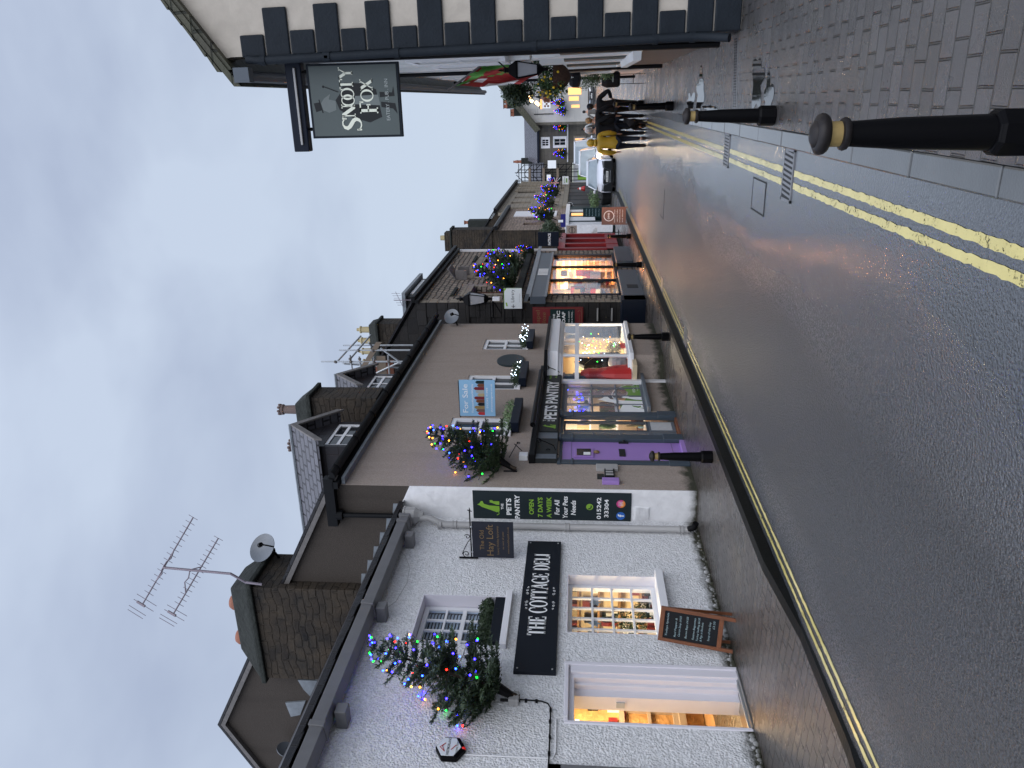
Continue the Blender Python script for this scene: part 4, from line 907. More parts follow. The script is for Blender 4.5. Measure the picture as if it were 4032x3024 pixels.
# tall chimney with crowned pots
t = thing('chimney_stack', 'tall stone chimney stack with one crowned clay pot, behind the dormers', 'chimney', (-6.2, 14.1, 6)); 
MB().box(-6.62, -5.60, 14.1, 14.75, 5.9, 7.28).build('stack', M_rubble, t, bevel=.01); MB().box(-6.68, -5.52, 14.03, 14.82, 7.26, 7.34).build('string_course', M_ccap, t, bevel=.015)
MB().add([(-6.66, 14.05, 7.33), (-5.55, 14.05, 7.33), (-5.55, 14.8, 7.33), (-6.66, 14.8, 7.33), (-6.4, 14.2, 7.66), (-5.78, 14.2, 7.66), (-5.78, 14.65, 7.66), (-6.4, 14.65, 7.66)], [(0, 3, 2, 1), (4, 5, 6, 7), (0, 1, 5, 4), (1, 2, 6, 5), (2, 3, 7, 6), (3, 0, 4, 7)]).build('haunching', M_ccap, t, bevel=.03)
def crown_pot(c, h, r_, par, m=M_potb):
    b = MB().lathe([(r_*1.1, 0), (r_, .05), (r_*.92, h*.72), (r_*1.15, h*.75), (r_*1.2, h*.8), (r_*1.05, h*.84), (r_*1.15, h*.86), (r_*1.12, h*.90), (0, h*.90)], c, 16)
    for i in range(8):
        a = 2*math.pi*i/8; b.ball((c[0]+r_*1.05*math.cos(a), c[1]+r_*1.05*math.sin(a), c[2]+h*.93), r_*.34, r_*.34, h*.07, 6, 4)
    return b.build('chimney_pot', m, par)
crown_pot((-5.98, 14.4, 7.62), .48, .095, t)
t = thing('chimney_stack', 'short chimney with dark crowned pot peeping over the nearer dormer', 'chimney', (-7.9, 16.2, 7))
MB().box(-8.0, -7.45, 16.0, 16.5, 6.8, 8.22).build('stack', M_rubble, t); crown_pot((-7.66, 16.2, 8.2), .55, .12, t); 
# first floor windows
for i, o_ in enumerate(wins):
    w = window(H2, B, *o_, -.02, 2, 2, .085, .03, meet=1, gm=M_dglass, dep=.09, sill=(.02, .06, .05))
    MB(B).box(o_[0]+.08, o_[1]-.08, -.14, -.12, o_[2]+.05, o_[2]+(.5 if i != 1 else .3)).build('curtain', M_curt, w)
t = thing('oval_plaque', 'plain dark oval plaque between the two farther first floor windows', 'plaque', (XB, 15.78, 3.36))
b = MB(B); b.rings([[(15.78+.40*k*math.cos(2*math.pi*i/40), d_, 3.30+.30*k*math.sin(2*math.pi*i/40)) for i in range(40)] for k, d_ in ((1, 0), (1, .03), (.95, .035))]).build('plaque', M_banner, t)
boxplant(B, 11.93, 13.1, 2.84, .02, .20, .15, 'navy window box of green plants beside the spruce under the nearest window', M_paleleaf, 700, 0, .16, 2)
boxplant(B, 14.15, 15.2, 2.86, .02, .20, .15, 'navy window box with pale lights under the middle first floor window', M_pine, 1400, 16, .17, 3)
boxplant(B, 16.6, 17.6, 2.86, .02, .20, .15, 'navy window box crowded with white lights under the farthest window', M_pine, 1400, 34, .16, 4)
# for sale board
t = thing('for_sale_board', 'pale blue For Sale board with coloured row of houses, projecting from the brown wall', 'sign', (-5.3, 12, 3.3))
fs = lambda a, d, z: (-5.30+(a)*.56, 12.25-a*.18-d, z)
fs = FY(12.55)
X0, X1, Z0, Z1 = -5.30, -4.30, 3.28, 3.97
k_ = lambda a, d, z: (a, 12.62-d-(a+5.3)*.08, z-(a+5.3)*.02)
MB(k_).box(-5.33, -4.62, -.01, .01, 3.31, 3.95).build('board', M_bluep, t)
b = MB(k_); text(b, 'For Sale', -4.98, 3.80, .135, .012, .56); text(b, 'ThomsonHaytonWinkley', -4.98, 3.70, .05, .012, .58); text(b, '015242 71999', -4.97, 3.435, .045, .012, .40); text(b, 'thwestateagents.co.uk', -4.97, 3.36, .045, .012, .56); b.build('lettering', M_pr, t)
cols = [M_redp, M_boardb, M_gold, M_dkp, M_wood, M_dred, M_potc, M_fade, M_dred, M_wood, M_dgrn]
b = MB(k_)
for i in range(11):
    a = -5.31+.062*i; h = .10+.03*((i*7) % 3); b.m = i; flat(b, [(a, 3.50), (a+.06, 3.50), (a+.06, 3.5+h), (a+.03, 3.53+h), (a, 3.5+h)], .012)
b.build('house_pictures', cols, t)
MB().path([(-5.36, 12.63, 3.95), (-4.65, 12.60, 3.95)], .012, 5).build('bracket', M_blkm, t)
# black roller awning rod + cream shop blind box
t = thing('roller_awning', 'rolled black awning on scrolled brackets above the pet shop fascia', 'awning', (-5.06, 13, 2.55))
MB().path([(-5.06, 11.62, 2.58), (-5.06, 14.3, 2.56)], .045, 10).build('roller', M_blk, t, smooth=True)
MB().path([(-5.36, 11.2, 2.60), (-5.06, 11.62, 2.56)], .01, 5).path([(-5.36, 14.35, 2.5), (-5.06, 14.3, 2.5)], .012, 5).build('arms', M_blkm, t)
for yy, k in ((11.12, 1), (14.66, 1)):
    t2 = thing('sign_bracket', 'scrolled iron bracket at the '+('left' if yy < 12 else 'right')+' end of the pet shop fascia', 'bracket', (XB, yy, 2.3), 'iron scroll brackets on the pet shop')
    b = MB(FY(yy)); b.path([(-5.36, 0, 2.14), (-5.36, 0, 2.52)], .010, 5).path([(p[0], 0, p[1]) for p in spiral((-5.12, 2.46), .01, .05, 0, 400)], .008, 5).path([(-5.34, 0, 2.16), (-5.2, 0, 2.22), (-5.14, 0, 2.34), (-5.10, 0, 2.45)], .008, 5).path([(p[0], 0, p[1]) for p in spiral((-5.30, 2.30), .01, .05, 90, 460)], .008, 5); b.build('bracket', M_blkm, t2)
# ---- pet shopfront
P0, P1 = 10.82, 15.05
MB(B).box(10.78, 15.05, .0, .16, 2.50, 2.60).build('cornice', M_gut, H2, bevel=.01)
fa = MB(B).box(10.80, 15.02, .0, .085, 2.16, 2.50).build('fascia', M_fascia, H2); [MB(B).box(a_, b_, .085, .092, 2.17, 2.49).build('fascia_panel', M_slbl, fa) for a_, b_ in ((11.55, 11.78), (10.80, 10.95))]
t = thing('shop_sign', 'dark fascia reading THE PETS PANTRY with green dog mark', 'sign', (XB, 13, 2.3))
MB(B).box(11.80, 14.98, .086, .105, 2.18, 2.47).build('board', M_fascia, t)
b = MB(B); text(b, 'PETS PANTRY', 13.28, 2.215, .30, .108, 1.92, bold=.03); 
for i, c in enumerate('THE'): text(b, c, 12.26, 2.385-.075*i, .075, .108, .06, bold=.02)
b.build('lettering', M_pr, t)
def pet_mark(b, a, t_, s, d):   # sitting dog and cat silhouettes
    flat(b, [(a-.30*s, t_), (a-.05*s, t_), (a-.02*s, t_+.45*s), (a+.06*s, t_+.70*s), (a+.20*s, t_+.76*s), (a+.19*s, t_+.84*s), (a+.08*s, t_+.90*s), (a+.02*s, t_+1.0*s), (a-.02*s, t_+.90*s), (a-.10*s, t_+.80*s), (a-.24*s, t_+.42*s), (a-.36*s, t_+.12*s)], d)
    flat(b, [(a+.02*s, t_), (a+.20*s, t_), (a+.20*s, t_+.26*s), (a+.26*s, t_+.34*s), (a+.24*s, t_+.46*s), (a+.19*s, t_+.41*s), (a+.15*s, t_+.46*s), (a+.12*s, t_+.34*s), (a+.03*s, t_+.14*s)], d)
    b.path([(a-.32*s, d, t_+.04*s), (a-.44*s, d, t_+.02*s), (a-.50*s, d, t_+.12*s)], .02*s, 4)
b = MB(B); pet_mark(b, 12.02, 2.21, .23, .108); text(b, 'Healthfood &', 14.62, 2.36, .07, .108, .52, bold=.01); text(b, 'Accessories', 14.66, 2.25, .07, .108, .46, bold=.01); b.build('green_mark', M_green, t)
for a0, a1, dd in ((10.78, 10.90, .03), (11.66, 11.84, .045), (12.66, 12.84, .045), (14.72, 14.88, .04)):
    MB(B).box(a0, a1, -.05, dd, .1, 2.14).box(a0-.02, a1+.02, 0, dd+.015, .1, .42).box(a0-.015, a1+.015, 0, dd+.018, 1.90, 1.935).box(a0-.02, a1+.02, 0, dd+.02, 2.10, 2.155).build('pilaster', M_slb, H2, bevel=.008)
MB(B).box(10.90, 11.66, -.3, -.01, 2.085, 2.135).box(11.84, 12.66, -.3, -.01, 2.085, 2.135).box(12.84, 14.72, -.3, -.01, 2.085, 2.135).build('transom', M_slb, H2)
# lilac door
BD = lambda a, d, z: B(a-.18, d+.05, z)
dr = MB(BD).box(11.10, 11.84, -.12, -.07, .16, 2.08).build('lilac_door', M_purple, H2, bevel=.004)
MB(BD).box(11.08, 11.84, -.12, .0, .10, .165).build('door_sill', M_purple, dr); MB(BD).box(11.06, 11.10, -.14, -.055, .1, 2.09).build('door_frame', M_slb, dr)
MB(BD).box(11.25, 11.57, -.07, -.05, 1.58, 1.89).build('light_frame', M_purple, dr, bevel=.005); MB(BD).box(11.29, 11.53, -.07, -.045, 1.62, 1.85).build('pane', M_dglass, dr); MB(BD).box(11.30, 11.40, -.045, -.043, 1.63, 1.74).build('notice', M_pr, dr)
MB(BD).box(11.30, 11.56, -.07, -.055, 1.07, 1.17).build('letter_plate', M_dkp, dr, bevel=.004); MB(BD).ball((11.42, -.05, 1.53), .035, .03, .05).build('knocker', M_brn, dr); MB(BD).box(11.785, 11.815, -.07, -.04, 1.0, 1.16).ball((11.80, -.03, 1.08), .025).build('handle', M_dkp, dr)
b = MB(BD); b.box(11.11, 11.83, -.069, -.067, 1.93, 1.935).box(11.11, 11.83, -.069, -.067, .30, .305).build('panel_line', M_slb, dr)
# glazed shop entrance: narrow door leaf and side light over a white panel
w = window(H2, B, 11.86, 12.20, .58, 2.08, -.06, 1, 3, .05, .04, M_slbl, name='entrance_door', dep=.05); MB(B).box(11.86, 12.20, -.10, -.07, .14, .58).box(11.92, 12.14, -.07, -.062, .2, .52).build('door_panel', M_slbl, w)
w = window(H2, B, 12.22, 12.65, .60, 2.08, -.06, 1, 1, .035, .03, M_slb, name='side_light', dep=.05); MB(B).box(12.22, 12.65, -.10, -.06, .14, .60).build('stall_panel', M_slbl, w); MB(B).box(12.27, 12.60, -.06, -.055, .2, .56).build('notice', M_curt, w)
MB(B).box(11.86, 12.65, -.5, .03, .08, .13).build('step', M_wood, H2)
# multi pane display window
BP = lambda a, d, z: B(a-.10, d+.05, z)
pw = window(H2, BP, 12.98, 14.80, .58, 2.08, -.06, 4, 3, .045, .03, M_slbl, sill=(.0, .08, .06), dep=.06)
MB(BP).box(12.98, 14.80, -.3, -.02, .1, .52).build('stallriser', M_brown, H2)
b = MB(BP); b.m = 0
flat(b, [(12.99, .62), (14.75, .62), (14.75, 1.0), (14.45, .97), (14.1, .86), (13.75, .93), (13.5, 1.02), (12.99, 1.1)], -.085); b.build('green_vinyl', M_lgreen, pw)
b = MB(BP); pet_mark(b, 13.68, .62, .85, -.075); flat(b, [(13.03, .62), (13.25, .62), (13.35, .80), (13.62, .95), (13.30, 1.04), (13.05, 1.12)], -.076); ringm(b, 13.95, .55, .62, .635, -.078, 16, 10, 120); text(b, '015242  33304', 14.38, .72, .075, -.078, .55, bold=.02); text(b, 'thepetspantry.co.uk', 14.40, .66, .035, -.078, .4); disc(b, 14.60, .655, .03, -.077); disc(b, 14.68, .655, .03, -.077); b.build('white_vinyl', M_pr, pw)
# goods and interior
b = MB(B).box(11.7, 14.9, -2.6, -2.5, 0, 2.4).box(14.85, 14.9, -2.5, -.3, 0, 2.4).box(11.68, 11.71, -2.5, -.31, 0, 2.4).box(11.7, 14.9, -2.5, -.3, 2.3, 2.4); b.build('interior_wall', M_warmw, H2)
MB(B).box(11.95, 14.9, -2.5, -.3, 0, .12).build('floor', M_warmf, H2)
lamp('ceiling_lamp', H2, (XB-.9, 12.7, 2.2), 80, (1, .72, .45), .3); lamp('ceiling_lamp', H2, (XB-1.5, 14.0, 2.2), 45, (1, .8, .65), .6)
g = MB(B); rr = random.Random(31); GP = [M_boardb, M_gold, M_dred, M_pr, M_ivy, M_curt, M_bluep, M_wood, M_potc]
for sh in (.62, 1.12, 1.62):
    g.m = 3; g.box(13.0, 14.78, -.62, -.2, sh-.03, sh)
    a = 13.02
    while a < 14.7:
        w = rr.uniform(.05, .2); h = rr.uniform(.08, .34); g.m = rr.randrange(9)
        if rr.random() < .45: g.ball((a+w/2, -.35, sh+h*.5), w*.5, w*.4, h*.5, 8, 6)
        else: g.box(a, a+w*.9, -.45, -.3, sh, sh+h)
        a += w
for i in range(10): g.m = rr.randrange(9); z = .2+.19*i; g.box(13.5, 13.7, -1.3, -.75, z, z+.17)
for i in range(60): g.m = rr.randrange(9); dd = rr.uniform(-1.1, -.12); z = rr.uniform(.62, 1.8); (g.box(14.66, 14.76, dd, dd+rr.uniform(.05, .15), z, z+rr.uniform(.1, .3)) if i % 2 else g.ball((14.66, dd, z), .08, .08, rr.uniform(.06, .14), 8, 6))
items(g, GP, H2, 'coloured pet goods and toys inside the pet shop window', 'goods inside the pet shop')
ls = MB(B).path([(13.0, -.16, 2.02), (13.5, -.16, 1.94), (14.0, -.16, 2.0), (14.4, -.16, 1.93), (14.76, -.16, 2.02)], .004, 3).build('light_string', M_blkm, H2)
for i in range(46):
    o = bpy.data.objects.new('bulb', bulb_mesh(rr.choice([0, 4]), .011)); C.objects.link(o); o.parent = ls
    a = rr.uniform(12.95, 14.66) if i < 34 else rr.uniform(12.0, 12.6); o.location = Vector(B(a, -.08 if i < 34 else -.4, rr.uniform(1.72, 2.05)))-Vector(OFF[ls.name])
# intercom and meter things on the brown wall
t = thing('key_safe_row', 'row of grey key safes and a lilac letter box left of the lilac door', 'key safes', (XB, 10.4, 1.4))
MB(B).box(10.55, 10.72, 0, .05, 1.22, 1.55).build('meter_box', M_gpipe, t, bevel=.004)
for i in range(3): MB(B).box(10.31+.085*i, 10.375+.085*i, 0, .06, 1.28, 1.43).build('key_safe', M_dkp, t, bevel=.01); MB(B).box(10.32+.085*i, 10.365+.085*i, .06, .065, 1.30, 1.41).build('key_safe_face', M_gpipe, t)
MB(B).box(10.29, 10.42, 0, .03, 1.44, 1.54).build('bell_box', M_fascia, t); MB(B).box(10.12, 10.25, 0, .06, 1.22, 1.47).build('letter_box', M_purple, t, bevel=.006)
# vertical banner on white return
t = thing('shop_banner', 'tall dark PETS PANTRY banner on the white return wall', 'sign', (-5.65, YG-.02, 2.2))
fb = FY(YG-.016)
MB(fb).box(-5.915, -5.405, 0, .012, 1.05, 3.385).build('board', M_banner, t)
b = MB(fb); c = -5.66
for s, z, h, w, bo in (('THE', 2.93, .05, .10, .02), ('PETS', 2.815, .10, .28, .03), ('PANTRY', 2.69, .10, .40, .03), ('015242', 1.49, .085, .36, .02), ('33304', 1.38, .085, .30, .02)): text(b, s, c, z, h, .015, w, bold=bo)
for s, z, w in (('For All', 2.10, .24), ('Your Pets', 1.98, .37), ('Needs', 1.86, .24)): text(b, s, c, z, .10, .015, w, bold=.02, shear=.12)
b.build('lettering', M_pr, t)
b = MB(fb); pet_mark(b, c+.02, 2.99, .33, .015)
for s, z, w in (('OPEN', 2.48, .25), ('7 DAYS', 2.35, .33), ('A WEEK', 2.22, .35)): text(b, s, c, z, .095, .015, w, bold=.03)
disc(b, c+.02, 1.655, .052, .014); b.build('green_print', M_green, t)
b = MB(fb); b.path([(c-.01, .018, 1.675), (c-.005, .018, 1.65), (c+.02, .018, 1.632), (c+.045, .018, 1.635)], .008, 5); b.build('phone_mark', M_dkp, t)
M_fbb = paint('blue_badge', (.02, .13, .50), .4, var=.02, bst=0); M_igp = paint('magenta_badge', (.55, .05, .22), .4, var=.4, vs=14, bst=0); M_igo = paint('orange_badge', (.80, .25, .03), .4, var=.2, bst=0)
b = MB(fb); disc(b, -5.78, 1.20, .065, .014); b.build('blue_badge', M_fbb, t); b = MB(fb); disc(b, -5.58, 1.20, .065, .014); b.build('magenta_badge', M_igp, t)
b = MB(fb); flat(b, [(-5.58+.064*math.cos(R(a)), 1.20+.064*math.sin(R(a))) for a in range(170, 331, 16)], .0146); b.build('orange_badge', M_igo, t)
b = MB(fb); text(b, 'f', -5.775, 1.155, .12, .016, .045, bold=.03); ringm(b, -5.58, 1.20, .012, .018, .016); b.path([(-5.61, .016, 1.17), (-5.55, .016, 1.17), (-5.55, .016, 1.23), (-5.61, .016, 1.23), (-5.61, .016, 1.17)], .0035, 3); b.build('badge_marks', M_pr, t)
t = thing('wall_vent', 'white louvred vent low on the white return wall', 'vent', (-5.73, YG, .9)); b = MB(fb).box(-5.84, -5.63, 0, .012, .79, 1.01)
for i in range(9): b.box(-5.83, -5.74, .012, .02, .80+.022*i, .812+.022*i).box(-5.73, -5.64, .012, .02, .80+.022*i, .812+.022*i)
b.build('louvres', M_whites, t)

# ---- white bay window
by0, by1 = 14.42, 17.6; bx = XB+.42
t = H2; MB(B).box(14.40, 14.50, -.02, .06, .1, 2.25).build('bay_post', M_wht, t)
poly = [(XB-.1, 14.46), (bx, 14.98), (bx, 17.32), (XB-.1, 17.62)]
def baywall(z0, z1, off=0.0, mat=M_brown, nm='bay_base', bev=0):
    pl = [(x_+off*(1 if i in (1, 2) else 0), y_+off*(-.6 if i < 2 else .6)) for i, (x_, y_) in enumerate(poly)]
    return MB().extr([(x_, y_, z0) for x_, y_ in pl], (0, 0, z1-z0)).build(nm, mat, t, bevel=bev)
baywall(.1, .70, 0, M_brown); baywall(.70, .78, .05, M_wht, 'bay_sill', .008); baywall(2.18, 2.24, .04, M_wht, 'bay_head', .006); baywall(2.24, 2.46, .09, M_wht, 'bay_fascia', .004)
MB().extr([(XB, 14.3, 2.47), (bx+.14, 14.85, 2.46), (bx+.14, 17.45, 2.46), (XB, 17.8, 2.47)], (0, 0, .06)).build('bay_roof', M_gut, t)
def seg(p, q):
    (x0, y0), (x1, y1) = p, q; L = math.hypot(x1-x0, y1-y0); ux, uy = (x1-x0)/L, (y1-y0)/L
    return L, lambda a, d, z: (x0+ux*a+uy*d, y0+uy*a-ux*d, z)
for i, (p, q) in enumerate(((poly[0], poly[1]), (poly[1], poly[2]), (poly[2], poly[3]))):
    L, f = seg(p, q); w = window(t, f, 0, L, .78, 1.86, 0, 1, 1, .045, .03, M_wht, name='bay_window'); w = window(t, f, 0, L, 1.86, 2.18, 0, (3 if i == 1 else 1), 1, .04, .03, M_wht, name='bay_toplight')
    if i == 1:
        b = MB(f)
        for j in range(3):
            c0 = .04+(L-.08)*(j+.5)/3; ringm(b, c0, 1.90, (L-.08)/6-.045, (L-.08)/6, -.02, 16, 0, 180)
        b.build('arched_tracery', M_wht, w)
b = MB(B).box(14.5, 17.6, -2.3, -2.2, 0, 2.4).box(14.95, 17.6, -2.2, .3, 2.2, 2.24).box(17.6, 17.65, -2.2, -.3, 0, 2.2).box(14.45, 14.5, -2.2, -.3, 0, 2.2); b.build('interior_wall', M_warmw, H2)
MB(B).box(14.5, 17.6, -2.2, .36, .66, .74).build('display_floor', M_warmw, H2)
lamp('ceiling_lamp', H2, (XB-.5, 16.3, 2.12), 140, (1, .76, .46), .8)
GB = [M_redp, M_bc, M_curt, M_pr, M_gold, M_warmf, M_greyh]
for y_, d_, col, nm, pf in ((14.85, .05, M_redp, 'red coat on a display stand in the near side of the bay window', ((.30, .76), (.26, 1.1), (.16, 1.45), (.18, 1.62), (.09, 1.78))), (15.9, -.05, M_bc, 'dark coat on a display stand in the middle of the bay window', ((.34, .95), (.30, 1.2), (.22, 1.5), (.26, 1.7), (.1, 1.86)))):
    t_ = thing('clothes_stand', nm, 'display stand', B(y_, d_, .74)); MB(B).rings([[(y_+r_*math.cos(2*math.pi*k/12), d_+r_*.6*math.sin(2*math.pi*k/12), z) for k in range(12)] for r_, z in pf]).build('coat', col, t_); MB(B).path([(y_, d_, .74), (y_, d_, pf[-1][1]+.06)], .02, 6).build('post', M_warmf, t_)
g = MB(B)
g.m = 6; g.ball((15.4, .1, 1.0), .25, .2, .2); g.m = 5; g.box(16.2, 17.1, -.9, -.85, 1.2, 2.0); g.m = 3; g.box(16.3, 16.9, -.2, -.15, 1.0, 1.45)
g.m = 0; g.rings([[(16.6+.14*math.cos(R(20*i)), d_, 1.28+.14*math.sin(R(20*i))) for i in range(18)] for d_ in (-.14, -.12)]); g.box(15.5, 15.7, -.1, .1, .74, .95); g.box(16.4, 16.5, .1, .2, .74, .92); g.m = 2; g.box(15.0, 15.3, -1.8, -1.7, 1.1, 1.95)
items(g, GB, H2, 'small ornament or picture displayed inside the white bay window', 'ornaments inside the bay window')
g = MB(B); leaves(g, (16.2, .12, 1.05), 500, .22, .02, .8, rr); g.build('display_tree', M_pine, H2, fix=False)
ls = MB(B).path([(15.0, .2, 1.7), (15.6, .2, 1.45), (16.2, .2, 1.7), (16.8, .2, 1.5), (17.3, .2, 1.8)], .003, 3).build('light_string', M_gold, H2)
for i in range(70):
    o = bpy.data.objects.new('bulb', bulb_mesh(rr.choice([3, 3, 5, 2, 5, 3]), .010)); C.objects.link(o); o.parent = ls
    if i < 36: p = (rr.gauss(15.9, .35), .24, rr.gauss(1.5, .17))
    elif i < 54: p = (rr.gauss(16.2, .12), .3, rr.gauss(1.05, .14))
    else: p = (rr.uniform(15.1, 17.3), .22, rr.uniform(1.35, 1.85))
    o.location = Vector(B(*p))-Vector(OFF[ls.name])

# ================================================================== STONE HOUSE WITH GLOWING SHOP
H3 = thing('stone_house', 'coursed stone house with charcoal quoins and a glowing orange shop window', 'building', (XL, 23, .1))
sw = (20.80, 26.42, .70, 2.67)
uw = [(20.85, 21.75, 3.62, 4.86), (23.0, 23.85, 3.58, 5.0), (25.15, 25.85, 3.58, 4.98)]
MB(L_).wall(19.904, 27.346, -.05, 6.22, uw+[sw], .3).build('wall', M_stone, H3)
fp = FY(19.9)
MB(fp).prism([(-5.104, -.05), (-5.104, 6.22), (-7.9, 8.0), (-10.8, 6.2), (-10.8, -.05)], -.3, 0).build('gable_wall', M_dstone, H3)
MB(FY(27.35)).prism([(-5.104, -.05), (-5.104, 6.22), (-7.9, 8.0), (-10.8, 6.2), (-10.8, -.05)], 0.002, .3).build('gable_wall', M_whites, H3)
b = MB(); b.extr([(-4.95, 19.82, 6.22), (-7.9, 19.82, 8.08), (-7.9, 27.45, 8.08), (-4.95, 27.45, 6.22)], (0, 0, .06)).extr([(-10.9, 19.82, 6.2), (-7.9, 19.82, 8.08), (-7.9, 27.45, 8.08), (-10.9, 27.45, 6.2)], (0, 0, .06)); b.build('roof', M_slate, H3)
b = MB(fp)
for i in range(21):
    z = .1+.292*i; w = (.62, .40)[i % 2]; h = .275; b.box(-5.10-w, -5.085, 0, .028, z, z+h)
b.build('quoins', M_dstone, H3, bevel=.008)
b = MB(L_)
for i in range(21):
    z = .1+.292*i; w = (.22, .36)[i % 2]; b.box(19.875, 19.9+w, 0, .016, z, z+.275)
b.build('quoins', M_ashlar, H3, bevel=.006)
b = MB(L_); b.box(19.8, 27.5, .0, .10, 6.12, 6.22).box(19.8, 27.5, .02, .20, 6.22, 6.33); b.build('gutter', M_gut, H3, bevel=.01)
MB(L_).box(27.25, 27.36, -.02, .07, 2.6, 6.1).build('white_corner_strip', M_wht, H3)
MB(L_).box(19.95, 27.1, 0, .16, 3.40, 3.60).build('string_course', M_ccap, H3, bevel=.02)
MB(L_).extr([(19.95, 0, 3.20), (19.95, .22, 3.12), (27.0, .22, 3.12), (27.0, 0, 3.20)], (0, 0, .10)).build('lead_canopy', M_lead, H3)
for o_ in uw:
    window(H3, L_, *o_, -.16, 2, 2, .05, .03, M_wood, M_dglass, meet=1)
    MB(L_).box(o_[0]-.16, o_[0]-.003, 0, .03, o_[2], o_[3]).box(o_[1]+.003, o_[1]+.16, 0, .03, o_[2], o_[3]).box(o_[0]-.2, o_[1]+.2, 0, .035, o_[3]+.003, o_[3]+.26).build('stone_surround', M_ashlar, H3, bevel=.006)
    MB(L_).box(o_[0]-.2, o_[1]+.2, 0, .08, o_[2]-.1, o_[2]-.003).build('stone_sill', M_ashlar, H3)
for yy in (20.6, 22.95, 25.3): MB(L_).extr([(yy, 0, 5.42), (yy, .06, 5.38), (yy, .06, 5.30), (yy, 0, 5.30)], (.9, 0, 0)).build('stone_hood', M_ccap, H3)
b = MB(L_).extr([(22.6, 0, 5.5), (23.3, 0, 5.5), (23.3, .35, 5.75), (22.6, .35, 5.75)], (0, 0, .04)).box(22.65, 22.7, 0, .3, 5.2, 5.55).box(23.2, 23.25, 0, .3, 5.2, 5.55); b.build('timber_canopy', M_tim, H3)
fa = MB(L_).box(19.75, 25.85, .0, .20, 2.70, 3.11).build('fascia', M_navyl, H3); MB(L_).box(19.72, 25.88, .20, .23, 2.66, 2.72).box(19.72, 25.88, .20, .23, 3.09, 3.13).build('fascia_moulding', M_lead, fa)
t = thing('shop_sign', 'small white striped sign panel on the grey fascia of the glowing shop', 'sign', (XL, 22.7, 2.9)); b = MB(L_)
for i in range(5): b.box(22.35+.19*i, 22.46+.19*i, .205, .215, 2.74, 3.04)
b.build('letter_strokes', M_pr, t)
for a0, a1 in ((20.70, 20.82), (22.55, 22.66), (24.47, 24.58), (26.36, 26.55)): MB(L_).box(a0, a1, -.05, .02, .66, 2.69).build('mullion', M_navy, H3)
MB(L_).box(20.72, 26.5, -.05, .05, .62, .71).build('shop_sill', M_navy, H3)
for a0, a1 in ((20.82, 22.55), (22.66, 24.47), (24.58, 26.36)): MB(L_).box(a0, a1, -.045, -.035, .71, 2.66).build('shop_glass', M_gls, H3)
MB(L_).box(19.3, 23.0, .0, .22, .1, .66).box(24.3, 26.85, .0, .22, .1, .62).build('stallriser', M_navyl, H3, bevel=.01)
MB(FY(19.28)).box(-6.0, -4.88, -.5, 0, .1, .72).build('side_plinth', M_navy, H3, bevel=.01)
MB(L_).box(20.6, 21.0, .22, .226, .2, .5).build('grille', M_dkp, H3)
b = MB(L_).box(20.6, 26.6, -2.3, -2.2, .0, 2.9).box(20.6, 26.6, -2.2, -.3, 2.72, 2.78).box(26.55, 26.6, -2.2, -.3, 0, 2.7).box(20.6, 20.65, -2.2, -.3, 0, 2.7).box(20.6, 26.6, -2.2, -.3, .6, .68); b.build('interior_wall', M_warmw, H3)
lamp('ceiling_lamp', H3, (XL-.55, 25.7, 2.6), 250, (1, .32, .08), .4); lamp('ceiling_lamp', H3, (XL-.7, 24.0, 2.6), 150, (1, .52, .18), .6); lamp('ceiling_lamp', H3, (XL-.8, 22.0, 2.6), 90, (1, .68, .32), .6)
g = MB(L_); rr = random.Random(41); GL = [M_redp, M_pr, M_warmf, M_dkp, M_gold, M_curt]
for i in range(18): g.m = 1 if i % 2 else 5; g.box(26.28, 26.32, -1.2, -.16, .72+.105*i, .81+.105*i)
for i in range(20): g.m = rr.randrange(6); a = rr.uniform(24.6, 25.2); z = rr.uniform(.7, 2.2); dd_ = rr.uniform(-1.1, -.3); g.box(a, a+.05, dd_, dd_+.2, z, z+rr.uniform(.1, .4))
for i in range(26): g.m = rr.randrange(6); a = rr.uniform(22.8, 24.3); z = rr.uniform(.7, 2.1); g.box(a, a+.16, rr.uniform(-1.2, -.4), -.35, z, z+rr.uniform(.1, .35))
g.m = 1; g.box(23.4, 23.52, -.6, -.5, .7, 2.6); g.m = 3; g.box(21.0, 22.4, -1.7, -1.6, 1.0, 2.2); g.m = 4; g.box(21.5, 21.7, -.9, -.8, .7, 2.6)
items(g, GL, H3, 'red, cream and gold articles inside the glowing orange shop', 'goods inside the glowing shop')
# dormer on this house
t = H3; MB().box(-6.6, -5.35, 21.6, 24.0, 6.1, 6.88).build('flat_dormer', M_slaten, t); MB().box(-6.7, -5.2, 21.45, 24.15, 6.86, 6.97).build('dormer_roof', M_lead, t, bevel=.01); MB(FX(-5.35)).box(21.9, 23.7, 0, .03, 6.3, 6.8).build('dormer_window', M_wht, t)
t = thing('tv_aerial', 'small aerial on the roof of the stone house', 'aerial', (-5.6, 22.0, 6.9)); b = MB().path([(-5.4, 21.4, 6.6), (-5.4, 21.4, 7.2)], .012, 5)
for i in range(6): b.path([(-5.2-.07*i, 21.4, 7.0-.03*i), (-5.2-.07*i, 21.4, 7.25-.03*i)], .006, 4)
b.path([(-5.15, 21.4, 7.13), (-5.6, 21.4, 6.94)], .008, 4).build('antenna', M_alu, t)
t = thing('chimney_stack', 'stone chimney with a row of four buff pots behind the scaffolding', 'chimney', (-7.0, 22.4, 6.5))
